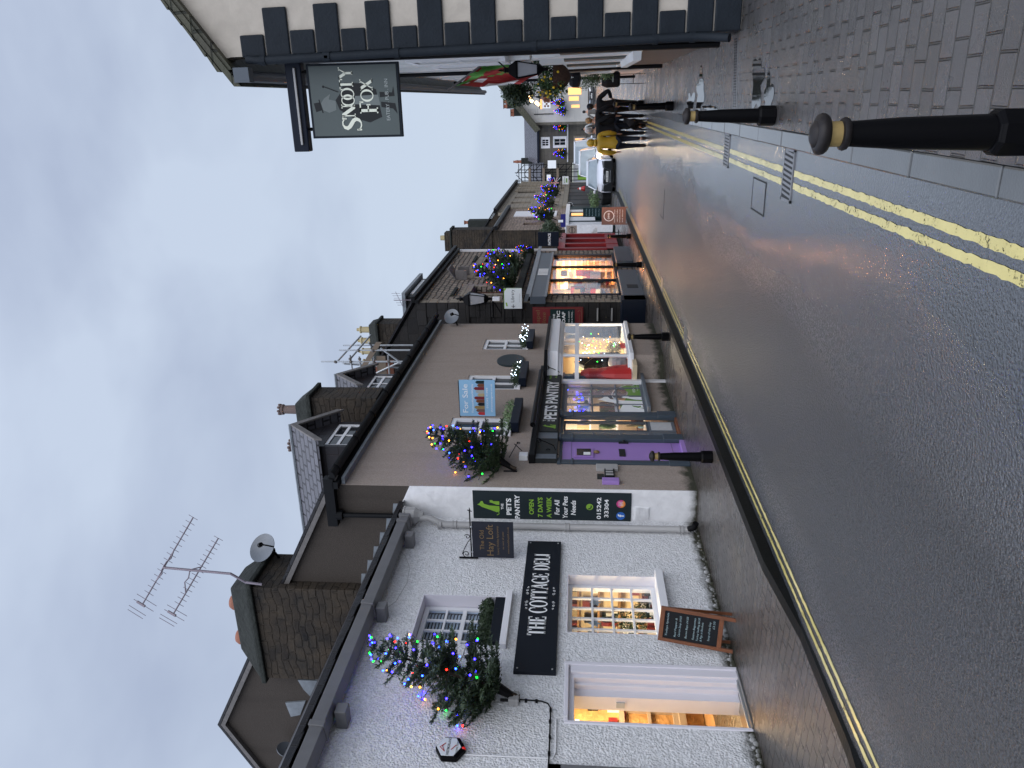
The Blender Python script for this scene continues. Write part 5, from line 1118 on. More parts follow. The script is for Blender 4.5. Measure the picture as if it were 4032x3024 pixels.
MB().box(-7.85, -6.35, 22.2, 22.85, 6.2, 8.0).build('stack', M_rubble, t); MB().box(-7.9, -6.28, 22.1, 22.95, 7.95, 8.04).build('string_course', M_ccap, t, bevel=.02); MB().extr([(-7.86, 22.15, 8.03), (-6.32, 22.15, 8.03), (-6.42, 22.3, 8.28), (-7.8, 22.3, 8.28)], (0, .6, 0)).build('haunching', M_ccap, t)
for x in (-6.62, -6.98, -7.33, -7.70): MB().lathe([(.10, 8.24), (.095, 8.56), (.115, 8.58), (.115, 8.61), (.09, 8.63), (.05, 8.64), (.05, 8.72), (.0, 8.73)], (x, 22.5, 0), 12).build('chimney_pot', M_potc, t, smooth=True)
# passage back
t = thing('passage_house', 'dark stone rear house closing the narrow passage', 'building', (-7.5, 22, .1)); MB().box(-9, -5.3, 20.3, 20.5, 0, 5).build('wall', M_dstone, t); bpy.data.objects.remove(t.children[0]); bpy.data.objects.remove(t)
t = thing('handrail', 'two short grey wall rails on the dark quoined passage wall', 'handrail', (-5.4, 19.85, 1.0))
for z in (1.32, .94): MB(fp).box(-5.60, -5.25, .03, .06, z-.02, z+.02).build('rail', M_gpipe, t)
t = thing('passage_sign', 'red sign board reading Chapel Close with a dark green bakery panel', 'sign', (-5.6, 19.86, 1.7))
MB(fp).box(-6.10, -5.215, .03, .06, 1.70, 3.05).build('board', M_dred, t); MB(fp).box(-6.10, -5.27, .06, .07, 1.92, 2.58).build('green_panel', M_dgrn, t)
b = MB(fp); text(b, 'Chapel', -5.30, 2.86, .15, .065, .58, 'r'); text(b, 'Close', -5.36, 2.70, .14, .065, .42, 'r', shear=.2); b.path([(-5.25, .065, 1.74), (-5.25, .065, 3.01), (-6.0, .065, 3.01)], .004, 3).path([(-5.25, .065, 1.74), (-6.0, .065, 1.74)], .004, 3).path([(-5.42, .065, 1.80), (-5.80, .065, 1.80)], .004, 3).path([(-5.34, .065, 1.84), (-5.30, .065, 1.80), (-5.34, .065, 1.76)], .006, 3); b.build('lettering', M_brn, t)
b = MB(fp); text(b, 'THE', -5.40, 2.45, .075, .075, .16, 'r', bold=.02); text(b, 'RUSTIC', -5.31, 2.32, .115, .075, .60, 'r', bold=.03); text(b, 'LOAF', -5.34, 2.18, .115, .075, .40, 'r', bold=.03); text(b, 'SANDWICH BAR, BAKERY,', -5.31, 2.06, .05, .075, .60, 'r'); text(b, 'COFFEE & MORE...', -5.31, 1.98, .05, .075, .50, 'r'); b.build('bakery_lettering', M_pr, t)
t = thing('street_sign', 'white fingerpost board with arrow reading Library on a steel arm', 'sign', (-5.1, 19.75, 3.5)); fl_ = FY(19.72)
MB(fl_).box(-5.22, -4.66, -.012, .012, 3.32, 3.80).build('board', M_lib, t, bevel=.004)
b = MB(fl_); text(b, 'Library', -4.87, 3.53, .125, .015, .34); b.path([(-5.18, .016, 3.555), (-5.10, .016, 3.555)], .008, 3).path([(-5.14, .016, 3.60), (-5.185, .016, 3.555), (-5.14, .016, 3.51)], .008, 3).path([(-5.05, .016, 3.38), (-4.8, .016, 3.38)], .002, 3); b.build('lettering', M_dkp, t)
b = MB(fl_); flat(b, [(-4.66, 3.72), (-4.66, 3.80), (-5.22, 3.80), (-5.22, 3.79), (-4.75, 3.79)], .014); flat(b, [(-4.665, 3.32), (-4.66, 3.32), (-4.66, 3.80), (-4.665, 3.80)], .014); flat(b, [(-5.15, 3.70), (-5.05, 3.72), (-5.05, 3.76), (-5.15, 3.74)], .014); b.build('green_edge', M_green, t)
MB().path([(-5.60, 19.74, 3.80), (-4.7, 19.74, 3.80)], .014, 5).path([(-5.60, 19.74, 3.33), (-4.7, 19.74, 3.33)], .014, 5).build('arms', M_blkm, t)
dish((-5.12, 18.55, 5.02), (.62, -.78, .25), .20, 'grey satellite dish on the far end of the brown house', [(-5.36, 18.6, 4.9), (-5.2, 18.6, 4.95)])
# victorian lanterns
def lantern(loc, label, s=1.0, back=-1):
    t = thing('street_lantern', label, 'street lamp', loc, 'black victorian wall lanterns'); x, y, z = loc
    w0, w1, h = .13*s, .225*s, .42*s
    b = MB()
    for i in range(4):
        a0 = R(45+90*i); p0 = (x+w0*math.cos(a0), y+w0*math.sin(a0), z); p1 = (x+w1*math.cos(a0), y+w1*math.sin(a0), z+h); b.path([p0, p1], .016*s, 4)
        a1 = R(135+90*i); q0 = (x+w0*math.cos(a1), y+w0*math.sin(a1), z); q1 = (x+w1*math.cos(a1), y+w1*math.sin(a1), z+h); b.path([p0, q0], .016*s, 4).path([p1, q1], .02*s, 4)
    b.build('cage', M_blk, t)
    for i in range(4):
        a0, a1 = R(45+90*i), R(135+90*i); MB().extr([(x+w0*.97*math.cos(a0), y+w0*.97*math.sin(a0), z), (x+w0*.97*math.cos(a1), y+w0*.97*math.sin(a1), z), (x+w1*.97*math.cos(a1), y+w1*.97*math.sin(a1), z+h), (x+w1*.97*math.cos(a0), y+w1*.97*math.sin(a0), z+h)], (0, 0, .002)).build('pane', M_lamp_pane, t)
    MB().lathe([(w1*1.12, h), (w1*1.08, h+.03*s), (.12*s, h+.17*s), (.07*s, h+.19*s), (.06*s, h+.24*s), (.085*s, h+.26*s), (.03*s, h+.31*s), (.035*s, h+.35*s), (0, h+.42*s)], loc, 4, 1, R(45)).build('roof', M_blk, t)
    MB().lathe([(.14*s, -.01), (.08*s, -.08*s), (.04*s, -.12*s), (.03*s, -.22*s), (0, -.22*s)], loc, 8).build('base', M_blk, t)
    return t
lantern((-4.98, 19.85, 4.33), 'black wall lantern above the Library sign on the stone house corner', .95)
t = thing('lantern_bracket', 'iron bracket carrying the lantern on the stone house', 'bracket', (-5.1, 19.85, 4.0)); MB().path([(-5.5, 19.88, 4.12), (-4.98, 19.85, 4.12)], .02, 6).path([(-5.4, 19.88, 3.9), (-5.05, 19.85, 4.1)], .012, 5).build('bracket', M_blkm, t); MB().box(-5.03, -4.93, 19.80, 19.9, 3.93, 4.12).build('sensor', M_wht, t)

# scaffolding behind the second dormer
def tubes(par, segs, r_=.024, m=None, nm='pole'):
    for p, q in segs: MB().path([p, q], r_, 6).build(nm, m or M_steel, par)
t = thing('scaffolding', 'galvanised scaffold tubes and boards standing on the brown roof', 'scaffolding', (-6.3, 18.5, 6.0))
Ys = 18.4
tubes(t, [((-6.27, Ys, 6.0), (-6.28, Ys, 8.5)), ((-5.96, Ys, 6.0), (-5.97, Ys, 7.99)), ((-6.05, Ys+.7, 6.2), (-6.06, Ys+.7, 8.1)), ((-6.6, Ys+.8, 6.2), (-6.6, Ys+.8, 8.2)),
          ((-6.74, Ys, 7.69), (-6.10, Ys, 7.72)), ((-6.66, Ys, 7.45), (-6.14, Ys, 7.48)), ((-6.8, Ys, 7.11), (-6.13, Ys, 7.10)), ((-6.8, Ys, 6.72), (-6.10, Ys, 6.71)),
          ((-6.32, Ys, 8.12), (-5.82, Ys+.8, 7.62)), ((-6.20, Ys, 7.72), (-5.80, Ys+.8, 7.35)), ((-6.34, Ys, 7.9), (-6.55, Ys+.3, 6.5)), ((-6.7, Ys, 7.3), (-6.3, Ys, 6.45)), ((-5.9, Ys, 6.9), (-6.3, Ys, 6.4)), ((-6.1, Ys+.7, 7.3), (-5.75, Ys, 7.2))])
b = MB().box(-6.80, -6.14, Ys+.03, Ys+.07, 6.80, 7.04); b.build('toe_board', M_plank, t); MB().extr([(-6.9, Ys-.02, 7.65), (-5.75, Ys-.02, 6.85), (-5.75, Ys-.02, 7.0), (-6.9, Ys-.02, 7.8)], (0, .05, 0)).build('plank', M_plank, t); MB().box(-7.0, -6.4, Ys+.4, Ys+.5, 6.7, 7.25).build('orange_sheet', M_pot, t)
b = MB()
for p in ((-6.28, 8.12), (-6.28, 7.71), (-6.2, 7.72), (-5.97, 7.48), (-6.28, 7.10), (-5.97, 7.1), (-6.28, 6.71), (-6.2, 7.47)): b.ball((p[0], Ys-.02, p[1]), .045, n=6, m=4)
b.build('couplers', M_tim, t)

# ================================================================== FARTHER LEFT SIDE
H4 = thing('red_shop', 'low red painted shopfront between the stone houses', 'building', (-5.5, 31, .1)); F4 = FX(-5.5)
MB().box(-8.2, -5.5, 28.9, 33.0, -.05, 2.62).build('wall', M_rubble, H4); MB().box(-8.3, -5.35, 28.85, 33.1, 2.60, 2.75).build('flat_roof', M_ccap, H4)
MB(F4).box(29.1, 32.6, 0, .16, 2.35, 2.62).build('fascia', M_red, H4)
for a in (29.1, 30.1, 31.2, 32.4): MB(F4).box(a, a+.16, 0, .15, .3, 2.35).build('pilaster', M_red, H4)
MB(F4).box(29.1, 32.6, 0, .13, .3, .75).build('stallriser', M_red, H4); 
for a0, a1 in ((29.26, 30.1), (30.26, 31.2), (31.36, 32.4)): MB(F4).box(a0, a1, 0, .04, .75, 2.35).build('shop_window', M_dred, H4)
t = thing('hanging_sign', 'navy hanging board reading FATFACE beside hanging greenery', 'sign', (-4.9, 28.5, 2.5)); f8 = FY(28.5)
MB(f8).box(-5.15, -4.62, -.03, .03, 2.56, 3.33).build('board', M_navy, t); b = MB(f8); text(b, 'FATFACE', -4.885, 2.86, .135, .033, .44, bold=.02); b.build('lettering', M_pr, t); MB().path([(-5.3, 28.5, 3.42), (-4.6, 28.5, 3.42)], .015, 5).path([(-5.1, 28.5, 3.33), (-5.1, 28.5, 3.42)], .01, 4).path([(-4.7, 28.5, 3.33), (-4.7, 28.5, 3.42)], .01, 4).build('bracket', M_blkm, t)
def bush(name, label, cat, c, n, rad, size, mat, sq=1.0, grp=None, seed=0, extra=None):
    rr = random.Random(seed); t = thing(name, label, cat, c, grp); b = MB(); 
    for i in range(5): leaves(b, (c[0]+rr.gauss(0, rad*.35), c[1]+rr.gauss(0, rad*.35), c[2]+rr.gauss(0, rad*.3*sq)), n//5, rad*rr.uniform(.55, .85), size, sq, rr)
    b.build('foliage', mat, t, fix=False); MB().path([(c[0], c[1], c[2]-rad*.9*sq), (c[0], c[1], c[2])], .02, 5).build('stem', M_bark, t); return t
bush('hanging_plant', 'bushy dark green hanging plant beside the navy hanging board', 'plant', (-4.93, 30.6, 2.85), 1800, .46, .05, M_pine, 1.0, None, 51)
H5 = thing('pinkish_stone_house', 'pinkish rubble stone house with cream and dark green shopfront and tall gable stack', 'building', (-5.9, 40, .1)); F5 = FX(-5.9); g5 = FY(37.0)
MB(F5).wall(37.004, 44.596, -.05, 5.85, [(38.6, 39.3, 3.3, 4.6), (40.3, 41.0, 3.3, 4.6), (37.5, 44, .1, 2.5)], .3).build('wall', M_pinks, H5)
MB(g5).prism([(-5.904, -.05), (-5.904, 5.9), (-8.0, 7.3), (-11, 5.6), (-11, -.05)], -.3, 0).build('gable_wall', M_rubble, H5); MB(FY(44.6)).prism([(-5.904, -.05), (-5.904, 5.9), (-8.0, 7.3), (-11, 5.6), (-11, -.05)], 0, .3).build('gable_wall', M_rubble, H5)
MB().extr([(-5.7, 36.9, 5.85), (-8.0, 36.9, 7.4), (-8.0, 44.7, 7.4), (-5.7, 44.7, 5.85)], (0, 0, .07)).build('roof', M_slate, H5); MB(F5).box(36.9, 44.7, .02, .22, 5.72, 5.86).build('gutter', M_gut, H5)
t = thing('chimney_stack', 'dark stone stack at the gable of the pinkish house', 'chimney', (-6.8, 37.3, 6.3)); MB().box(-6.95, -5.85, 36.95, 37.8, 6.0, 8.0).build('stack', M_rubble, t); MB().box(-7.05, -5.78, 36.95, 37.9, 7.95, 8.06).build('cap', M_ccap, t); MB().box(-6.9, -6.0, 37.05, 37.7, 8.06, 8.35).build('upper_stack', M_rubble, t); MB().lathe([(.13, 8.3), (.12, 8.6), (0, 8.62)], (-6.3, 37.4, 0), 10).build('chimney_pot', M_potc, t)
for o_ in ((38.6, 39.3, 3.3, 4.6), (40.3, 41.0, 3.3, 4.6)): window(H5, F5, *o_, -.12, 2, 2, .05, .03, M_dred, M_dglass)
MB(F5).box(41.4, 43.2, 0, .06, 3.0, 5.3).build('white_bay', M_wht, H5)
MB(g5).box(-6.3, -5.66, .0, .06, .2, 2.45).build('cream_corner', M_whites, H5)
for a0, a1, m_, z0, z1 in ((37.0, 38.0, M_whites, .5, 2.4), (38.0, 38.5, M_dgrn, .1, 2.3), (38.5, 39.8, M_whites, 1.0, 2.3), (39.9, 41.6, M_dgrn, .1, 2.3), (41.7, 42.5, M_whites, .8, 2.3), (42.6, 44.0, M_dgrn, .1, 2.3)): MB(F5).box(a0, a1, -.2, .2, z0, z1).build('shopfront_panel', m_, H5)
MB(F5).box(37.0, 44.1, -.2, .17, .1, .5).build('stallriser', M_dgrn, H5); MB(F5).box(40.2, 40.9, .2, .24, 1.2, 2.2).build('lit_window', M_warm2, H5); MB(F5).box(37.2, 44.1, 0, .3, 2.30, 2.5).build('fascia', M_whites, H5)
t = thing('hanging_sign', 'deep blue hanging board beyond the red shop', 'sign', (-5.4, 36.4, 2.5)); MB(FY(36.4)).box(-5.68, -5.08, -.02, .02, 2.43, 2.66).build('board', paint('deep_blue_board', (.015, .015, .16), .4), t); MB(FY(36.4)).box(-5.75, -5.0, -.01, .01, 2.68, 2.70).build('bracket', M_blkm, t); MB(FY(36.38)).path([(-5.4, 0, 2.78), (-5.4, 0, 2.55)], .06, 8).build('lamp_cover', M_pr, t)
t = thing('hanging_sign', 'square beige hanging plaque with round emblem beside the red shop', 'sign', (-5.6, 35.0, 2.1)); f9 = FY(35.0)
MB(f9).box(-5.83, -5.40, -.02, .02, 1.90, 2.35).build('board', M_tan, t); b = MB(f9); ringm(b, -5.61, 2.12, .13, .15, .022, 16); b.box(-5.78, -5.45, .021, .023, 2.10, 2.14); b.build('emblem', M_dkp, t); MB(f9).box(-5.95, -5.4, -.01, .01, 2.36, 2.38).build('bracket', M_blkm, t)
t = thing('menu_stand', 'slanted pale menu board on a thin post outside the cream shop', 'menu stand', (-5.45, 33.5, .1)); MB(FY(33.5)).prism([(-5.56, 1.02), (-5.28, 1.02), (-5.28, 1.12), (-5.56, 1.34)], -.02, .02).build('board', M_pr, t); MB().path([(-5.48, 33.5, .1), (-5.48, 33.5, 1.05)], .018, 6).build('post', M_blkm, t); MB().lathe([(.12, 0), (.12, .02), (0, .03)], (-5.48, 33.5, .1), 10).build('foot', M_blkm, t)
def aboard(x, y, w, h, mat, label, txt, rot, tilt=10, light=M_pr, rows=()):
    t = thing('sandwich_board', label, 'sandwich board', (x, y, .1), None, (0, 0, R(rot)))
    for s in (-1, 1):
        f = lambda a, d, z, s=s: (a, -s*(math.sin(R(tilt))*(h-z)+d*1), z*math.cos(R(tilt)))
        p = MB(f).box(-w/2, w/2, -.01, .01, .06, h).build('panel', mat, t); MB(f).box(-w/2, -w/2+.04, -.01, .01, 0, .06).box(w/2-.04, w/2, -.01, .01, 0, .06).build('feet', mat, p)
        if s == 1:
            b = MB(f); 
            if txt == 'emblem': ringm(b, 0, h*.72, w*.26, w*.30, .013, 18); text(b, 'DINE', 0, h*.70, .08, .013, w*.34, bold=.02)
            else: text(b, txt, 0, h*.84, .07, .013, w*.7)
            for i, (q, k) in enumerate(rows): text(b, q, 0, h*k, .05, .013, w*.72)
            b.build('lettering', light, p)
    return t
aboard(-3.98, 27.9, .62, .92, M_boardb, 'brown sandwich board with white round emblem at the left kerb', 'emblem', 8, 9, rows=(('Dine and drink', .48), ('open for coffee', .38), ('breakfast lunch', .28), ('and dinner', .18)))
t = thing('menu_board', 'tall dark chalk menu board behind the brown sandwich board', 'menu board', (-5.08, 36.9, .1)); fm = FY(36.9); MB(fm).box(-5.30, -4.87, -.02, .02, .15, 1.62).build('board', M_dgrn, t)
b = MB(fm); 
for i, s in enumerate(('Soup of the day', 'Sandwiches', 'Afternoon Tea', 'Jacket Potatoes', 'Hot Pies', 'Cakes')): text(b, s, -5.085, 1.45-.15*i, .06, .023, .34)
b.build('lettering', M_chtxt, t); b = MB(fm); disc(b, -5.16, .48, .07, .022, ry=.10); b.build('emblem', M_gold, t)
H6 = thing('buff_stone_house', 'long buff stone house with columned doorway and dark shopfront', 'building', (-6.3, 54, .1)); F6 = FX(-6.3); 
w6 = [(a, a+.9, z0, z1) for a in (47.4, 50.2, 53.0, 56.0, 59.2) for z0, z1 in ((4.9, 6.2), (3.1, 4.4))]
MB(F6).wall(45.904, 63.0, -.05, 6.75, w6+[(47, 62.4, .1, 2.6)], .3).build('wall', M_ashlar, H6)
for o_ in w6: window(H6, F6, *o_, -.14, 2, 2, .06, .035, M_wht, M_dglass)
b = MB(F6)
for a in (56.8, 58.2, 60.3, 61.4, 62.5): MB(F6).box(a, a+.3, 0, .14, 2.9, 6.4).build('pilaster', M_ashlar, H6)
MB(FY(45.9)).prism([(-6.304, -.05), (-6.304, 6.75), (-8.4, 8.2), (-11.5, 6.5), (-11.5, -.05)], -.3, 0).build('gable_wall', M_rubble, H6); MB(FY(45.88)).box(-6.45, -6.28, 0, .02, 2.6, 6.6).build('pale_quoin_strip', M_ashlar, H6)
MB().extr([(-6.1, 45.8, 6.75), (-8.4, 45.8, 8.3), (-8.4, 63.1, 8.3), (-6.1, 63.1, 6.75)], (0, 0, .07)).build('roof', M_slate, H6); MB(F6).box(45.8, 63.1, 0, .28, 6.68, 6.85).build('gutter', M_gut, H6)
for i, a in enumerate((47, 49.2, 51.4, 53.6, 55.8, 58, 60.2)): MB(F6).box(a, a+2.0, -.2, .05, .1, 2.5).build('shopfront_panel', (M_dkp, M_banner, M_fascia)[i % 3], H6)
MB(F6).box(46.8, 62.6, 0, .25, 2.5, 2.85).build('fascia', M_ashlar, H6)
t = thing('chimney_stack', 'dark stack with three stubby pots on the buff house gable', 'chimney', (-7.2, 46.3, 7)); MB().box(-7.9, -6.75, 46.0, 46.8, 7.0, 8.45).build('stack', M_ccap, t)
for x in (-6.9, -7.3, -7.65): MB().lathe([(.10, 8.42), (.085, 8.60), (.13, 8.72), (0, 8.72)], (x, 46.4, 0), 8).build('chimney_pot', M_pot, t)
t = thing('round_sign', 'round black sign with white spokes on the buff house', 'sign', (-5.75, 44.2, 2.3)); fr_ = FY(44.2); b = MB(fr_); b.rings([[(-5.68+.165*math.cos(R(18*i)), d_, 2.31+.165*math.sin(R(18*i))) for i in range(20)] for d_ in (-.03, .03)]).build('disc', M_dkp, t)
b = MB(fr_); ringm(b, -5.68, 2.31, .155, .17, .032, 20)
for a in (20, 60, 100, 160, 220, 300): b.path([(-5.74, .033, 2.31), (-5.68+.15*math.cos(R(a)), .033, 2.31+.15*math.sin(R(a)))], .006, 3)
b.build('spokes', M_pr, t)
t = thing('santa_figure', 'red and white santa ornament outside the buff house', 'ornament', (-5.4, 50, 1.4)); MB().lathe([(.16, 0), (.17, .08), (.08, .28), (0, .3)], (-5.4, 50, 1.42), 12).build('robe', M_redp, t); MB().ball((-5.4, 49.98, 1.72), .09).build('beard', M_pr, t); MB().lathe([(.08, 0), (.03, .1), (0, .14)], (-5.4, 50, 1.78), 10).build('hat', M_redp, t)
bush('planter_bush', 'pale green shrub in a dark tub at the foot of the buff house', 'plant', (-5.15, 42.5, .95), 900, .5, .05, M_paleleaf, .8, None, 61); t = bpy.data.objects['planter_bush']; MB().lathe([(.34, 0), (.40, .45), (.36, .5), (0, .5)], (-5.1, 42.5, .1), 12).build('tub', M_dkp, t)
t = thing('hanging_sign', 'cream square board with green print by the Union flag', 'sign', (-5.6, 58, 2.8)); fq = FY(58.0); MB(fq).box(-5.93, -5.36, -.03, .03, 2.57, 3.02).build('board', M_pr, t); b = MB(fq); text(b, 'BOOTHS', -5.64, 2.82, .10, .033, .4, bold=.02); b.box(-5.8, -5.5, .031, .034, 2.65, 2.75); b.build('print', M_lgreen, t); MB().path([(-6.3, 58.02, 3.1), (-5.3, 58.02, 3.1)], .02, 5).build('bracket', M_blkm, t)
# union flag
t = thing('union_flag', 'drooping Union flag on a short pole from the buff house', 'flag', (-6.1, 58, 3.8)); fu = lambda a, d, z: (-6.15+a, 57.6-d+.05*math.sin(a*14), 3.4+z-.35*a)
MB(fu).box(0, .75, 0, .01, 0, .5).build('cloth', M_navy, t); b = MB(fu)
for d_, w_ in ((.014, .05),): b.box(.34, .42, .01, d_, 0, .5).box(0, .75, .01, d_, .21, .29).extr([(0, d_, 0), (.06, d_, 0), (.75, d_, .46), (.75, d_, .5), (.69, d_, .5), (0, d_, .04)], (0, .002, 0)).extr([(.75, d_, 0), (.69, d_, 0), (0, d_, .46), (0, d_, .5), (.06, d_, .5), (.75, d_, .04)], (0, .002, 0))
b.build('white_cross', M_pr, t); MB(fu).box(.355, .405, .014, .02, 0, .5).box(0, .75, .014, .02, .23, .27).build('red_cross', M_redp, t); MB().path([(-6.3, 57.6, 3.2), (-5.6, 57.5, 4.1)], .02, 5).build('pole', M_tim, t)

# ================================================================== END OF THE STREET (about 95 m)
K = 95/60.; ZK = lambda z: 1.85+(z-1.85)*K
YE = 95.0; fe = FY(YE)
H7 = thing('end_stone_house', 'two storey stone house with slate roof closing the street', 'building', (-6, YE, 0))
w7 = [(-3.48*K, -2.67*K, ZK(3.99), ZK(4.66)), (-3.46*K, -2.64*K, ZK(2.73), ZK(3.75)), (-3.46*K, -2.63*K, ZK(1.30), ZK(2.22))]
MB(fe).wall(-4.5*K, -1.2*K, -.3, ZK(4.85), w7, .3).build('wall', M_endst, H7)
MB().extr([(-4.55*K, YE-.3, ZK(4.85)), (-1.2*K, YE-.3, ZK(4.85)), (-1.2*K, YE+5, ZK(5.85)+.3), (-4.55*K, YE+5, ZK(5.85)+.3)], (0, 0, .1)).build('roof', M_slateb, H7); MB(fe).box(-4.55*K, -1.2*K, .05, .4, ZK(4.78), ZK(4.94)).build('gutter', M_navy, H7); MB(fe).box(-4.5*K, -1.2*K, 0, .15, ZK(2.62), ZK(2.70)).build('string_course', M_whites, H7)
for i, o_ in enumerate(w7):
    w = window(H7, fe, o_[0]+.25, o_[1]-.25, o_[2]+.12, o_[3]-.12, -.05, 3 if i != 1 else 2, 2, .06, .05, M_wht, M_warm2 if i == 2 else M_dglass); MB(fe).box(o_[0], o_[0]+.24, -.05, .06, o_[2], o_[3]).box(o_[1]-.24, o_[1], -.05, .06, o_[2], o_[3]).box(o_[0]+.24, o_[1]-.24, -.05, .06, o_[3]-.11, o_[3]).box(o_[0]+.24, o_[1]-.24, -.05, .06, o_[2], o_[2]+.11).build('surround', M_whites if i < 2 else M_ashlar, w)
b = MB(fe); text(b, 'ROSSO', -3.79*K, ZK(1.97), .32, .03, 1.3, rot=0); b.build('shop_lettering', M_cream, H7)
t = thing('chimney_stack', 'green grey chimney with a clay pot on the end stone house', 'chimney', (-4.5*K, YE+3, 8)); MB().box(-4.77*K, -4.33*K, YE+3.6, YE+4.4, ZK(5.2), ZK(6.34)).build('stack', M_ccap, t); MB().lathe([(.2, 0), (.16, .3), (.2, .5), (.12, .9), (.16, 1.0), (0, 1.0)], (-4.6*K, YE+4, ZK(6.34)), 8).build('chimney_pot', M_pot, t)
H8 = thing('scaffolded_house', 'stone house wrapped in scaffolding at the far left end of the street', 'building', (-9, YE, 0))
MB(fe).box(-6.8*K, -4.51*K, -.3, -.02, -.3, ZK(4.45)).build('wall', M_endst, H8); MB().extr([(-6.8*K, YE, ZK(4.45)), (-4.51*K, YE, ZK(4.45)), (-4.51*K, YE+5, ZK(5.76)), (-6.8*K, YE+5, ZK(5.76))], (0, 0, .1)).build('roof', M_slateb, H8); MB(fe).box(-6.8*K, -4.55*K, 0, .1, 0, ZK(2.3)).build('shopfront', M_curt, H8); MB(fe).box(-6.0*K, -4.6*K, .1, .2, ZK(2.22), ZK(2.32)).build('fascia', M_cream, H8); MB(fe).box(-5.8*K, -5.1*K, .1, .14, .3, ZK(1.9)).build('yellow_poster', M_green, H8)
t = thing('scaffolding', 'tall lattice of scaffold tubes and boards in front of the far stone house', 'scaffolding', (-9, YE-1.5, 0))
rr = random.Random(77); Yq = YE-1.4; sg = []
for i, x in enumerate((-4.6, -4.95, -5.15, -5.5, -5.75, -6.0)): sg.append(((x*K, Yq, 0), (x*K, Yq, ZK((5.9, 6.4, 6.6, 6.1, 6.5, 6.0)[i]))))
for z in (2.35, 2.75, 3.35, 3.75, 4.6, 4.95, 5.2, 5.85, 6.1, 6.3): sg.append(((-4.5*K, Yq, ZK(z)), (-6.3*K, Yq, ZK(z))))
for i in range(7): z = 2.3+.6*i; sg.append(((-4.6*K, Yq, ZK(z)), (-5.2*K, Yq, ZK(z+.6)))); sg.append(((-5.9*K, Yq, ZK(z)), (-5.3*K, Yq, ZK(z+.6))))
tubes(t, sg, .045, M_gut); 
for z in (4.45, 5.5, 3.4): MB().box(-6.3*K, -4.85*K, Yq-.3, Yq+1, ZK(z)-.15, ZK(z)+.12).build('boards', M_plank, t)
for i, (x0, x1, z0, z1) in enumerate(((-4.85, -4.28, 3.50, 4.12), (-5.75, -5.3, 3.9, 4.2))): MB().box(x0*K, x1*K, Yq-.4, Yq-.35, ZK(z0), ZK(z1)).build('site_banner', M_pr, t)
H9 = thing('white_gabled_inn', 'white painted brick inn with deep gable, warm lamps and hanging sign', 'building', (0, 92, 0)); Yw = 92.0; fw9 = FY(Yw); k9 = Yw/50.; zk = lambda z: 1.85+(z-1.85)*k9
MB(fw9).prism([(-1.36*k9, -.3), (-1.36*k9, zk(4.55)), (1.4*k9, zk(7.0)), (4*k9, zk(4.6)), (4*k9, -.3)], -.4, 0).build('wall', M_wbrick, H9)
b = MB(fw9); b.prism([(-1.95*k9, zk(4.50)), (1.4*k9, zk(7.25)), (1.4*k9, zk(6.75)), (-1.75*k9, zk(4.20))], -8, .8).build('roof', M_roofst, H9)
MB(fw9).box(-1.36*k9-.3, -1.36*k9, -.3, .02, -.3, zk(4.5)).build('side_quoins', M_endst, H9); b = MB(fw9)
for i in range(5): b.box(-.98*k9, -.55*k9, 0, .03, zk(4.95-.13*i)-.1, zk(4.95-.13*i))
b.build('vents', M_gpipe, H9)
for x0, x1, z0, z1, m_ in ((-.55, -.38, 1.8, 2.3, M_warm2), (-.15, .1, 1.85, 2.45, M_warm2), (.2, .6, 1.7, 2.5, M_warm2)): MB(fw9).box(x0*k9, x1*k9, 0, .03, zk(z0), zk(z1)).build('lit_window', m_, H9)
b = MB(fw9)
for x0 in (-.9, -.3, .3): b.box(x0*k9, (x0+.05)*k9, .03, .08, zk(3.4), zk(4.6))
b.build('timber_frame', M_gut, H9); MB(fw9).prism([(-.2*k9, zk(3.4)), (.1*k9, zk(4.5)), (.9*k9, zk(4.6)), (.9*k9, zk(3.6))], .02, .06).build('dark_bay', M_gut, H9)
t = thing('chimney_stack', 'larger dark stack with two red pots on the white inn', 'chimney', (0, 95, 10)); MB().box(-.52*k9, .14*k9, 93.6, 95, zk(5.2), zk(6.33)).build('stack', M_ccap, t)
for x in (-.38, -.1): MB().lathe([(.28, 0), (.2, .35), (.3, .5), (0, .5)], (x*k9, 94.3, zk(6.33)), 8).build('chimney_pot', M_pot, t)
t = thing('chimney_stack', 'smaller dark stack with two red pots left of the larger one', 'chimney', (-1.5, 97, 10)); MB().box(-1.0*k9, -.53*k9, 96, 97, zk(4.9), zk(6.02)).build('stack', M_ccap, t)
for x in (-.9, -.68): MB().lathe([(.25, 0), (.2, .35), (.26, .45), (0, .45)], (x*k9, 96.5, zk(6.02)), 8).build('chimney_pot', M_pot, t)
t = thing('inn_sign', 'white inn sign with orange crest under an orange lit lamp bar', 'sign', (-.5, 80, 5)); fi = FY(80.); MB(fi).box(-.88, -.06, -.05, .05, 4.62, 5.42).build('board', M_pr, t); b = MB(fi)
for dx, dz in ((-.2, .15), (.2, .15), (-.2, -.15), (.2, -.15), (0, 0)): disc(b, -.47+dx, 5.0+dz, .11, .053, 8)
b.build('crest', M_boardb, t); MB(fi).box(-.92, -.02, -.08, .08, 5.46, 5.62).build('lamp_bar', emit('orange_lamp', (1, .35, .1), 1.2), t); MB().path([(-.9, 80, 5.7), (.6, 80, 5.7)], .04, 5).build('bracket', M_blkm, t)
t = thing('wall_lamp', 'bright warm lamps under the gable of the white inn', 'lamp', (-.2, 84, 6.3)); 
for p in ((-.15, 84, 6.7), (.15, 84, 6.9), (-.35, 84, 6.2), (-.5, 84, 6.0)): MB().ball(p, .17).build('globe', M_warm, t)
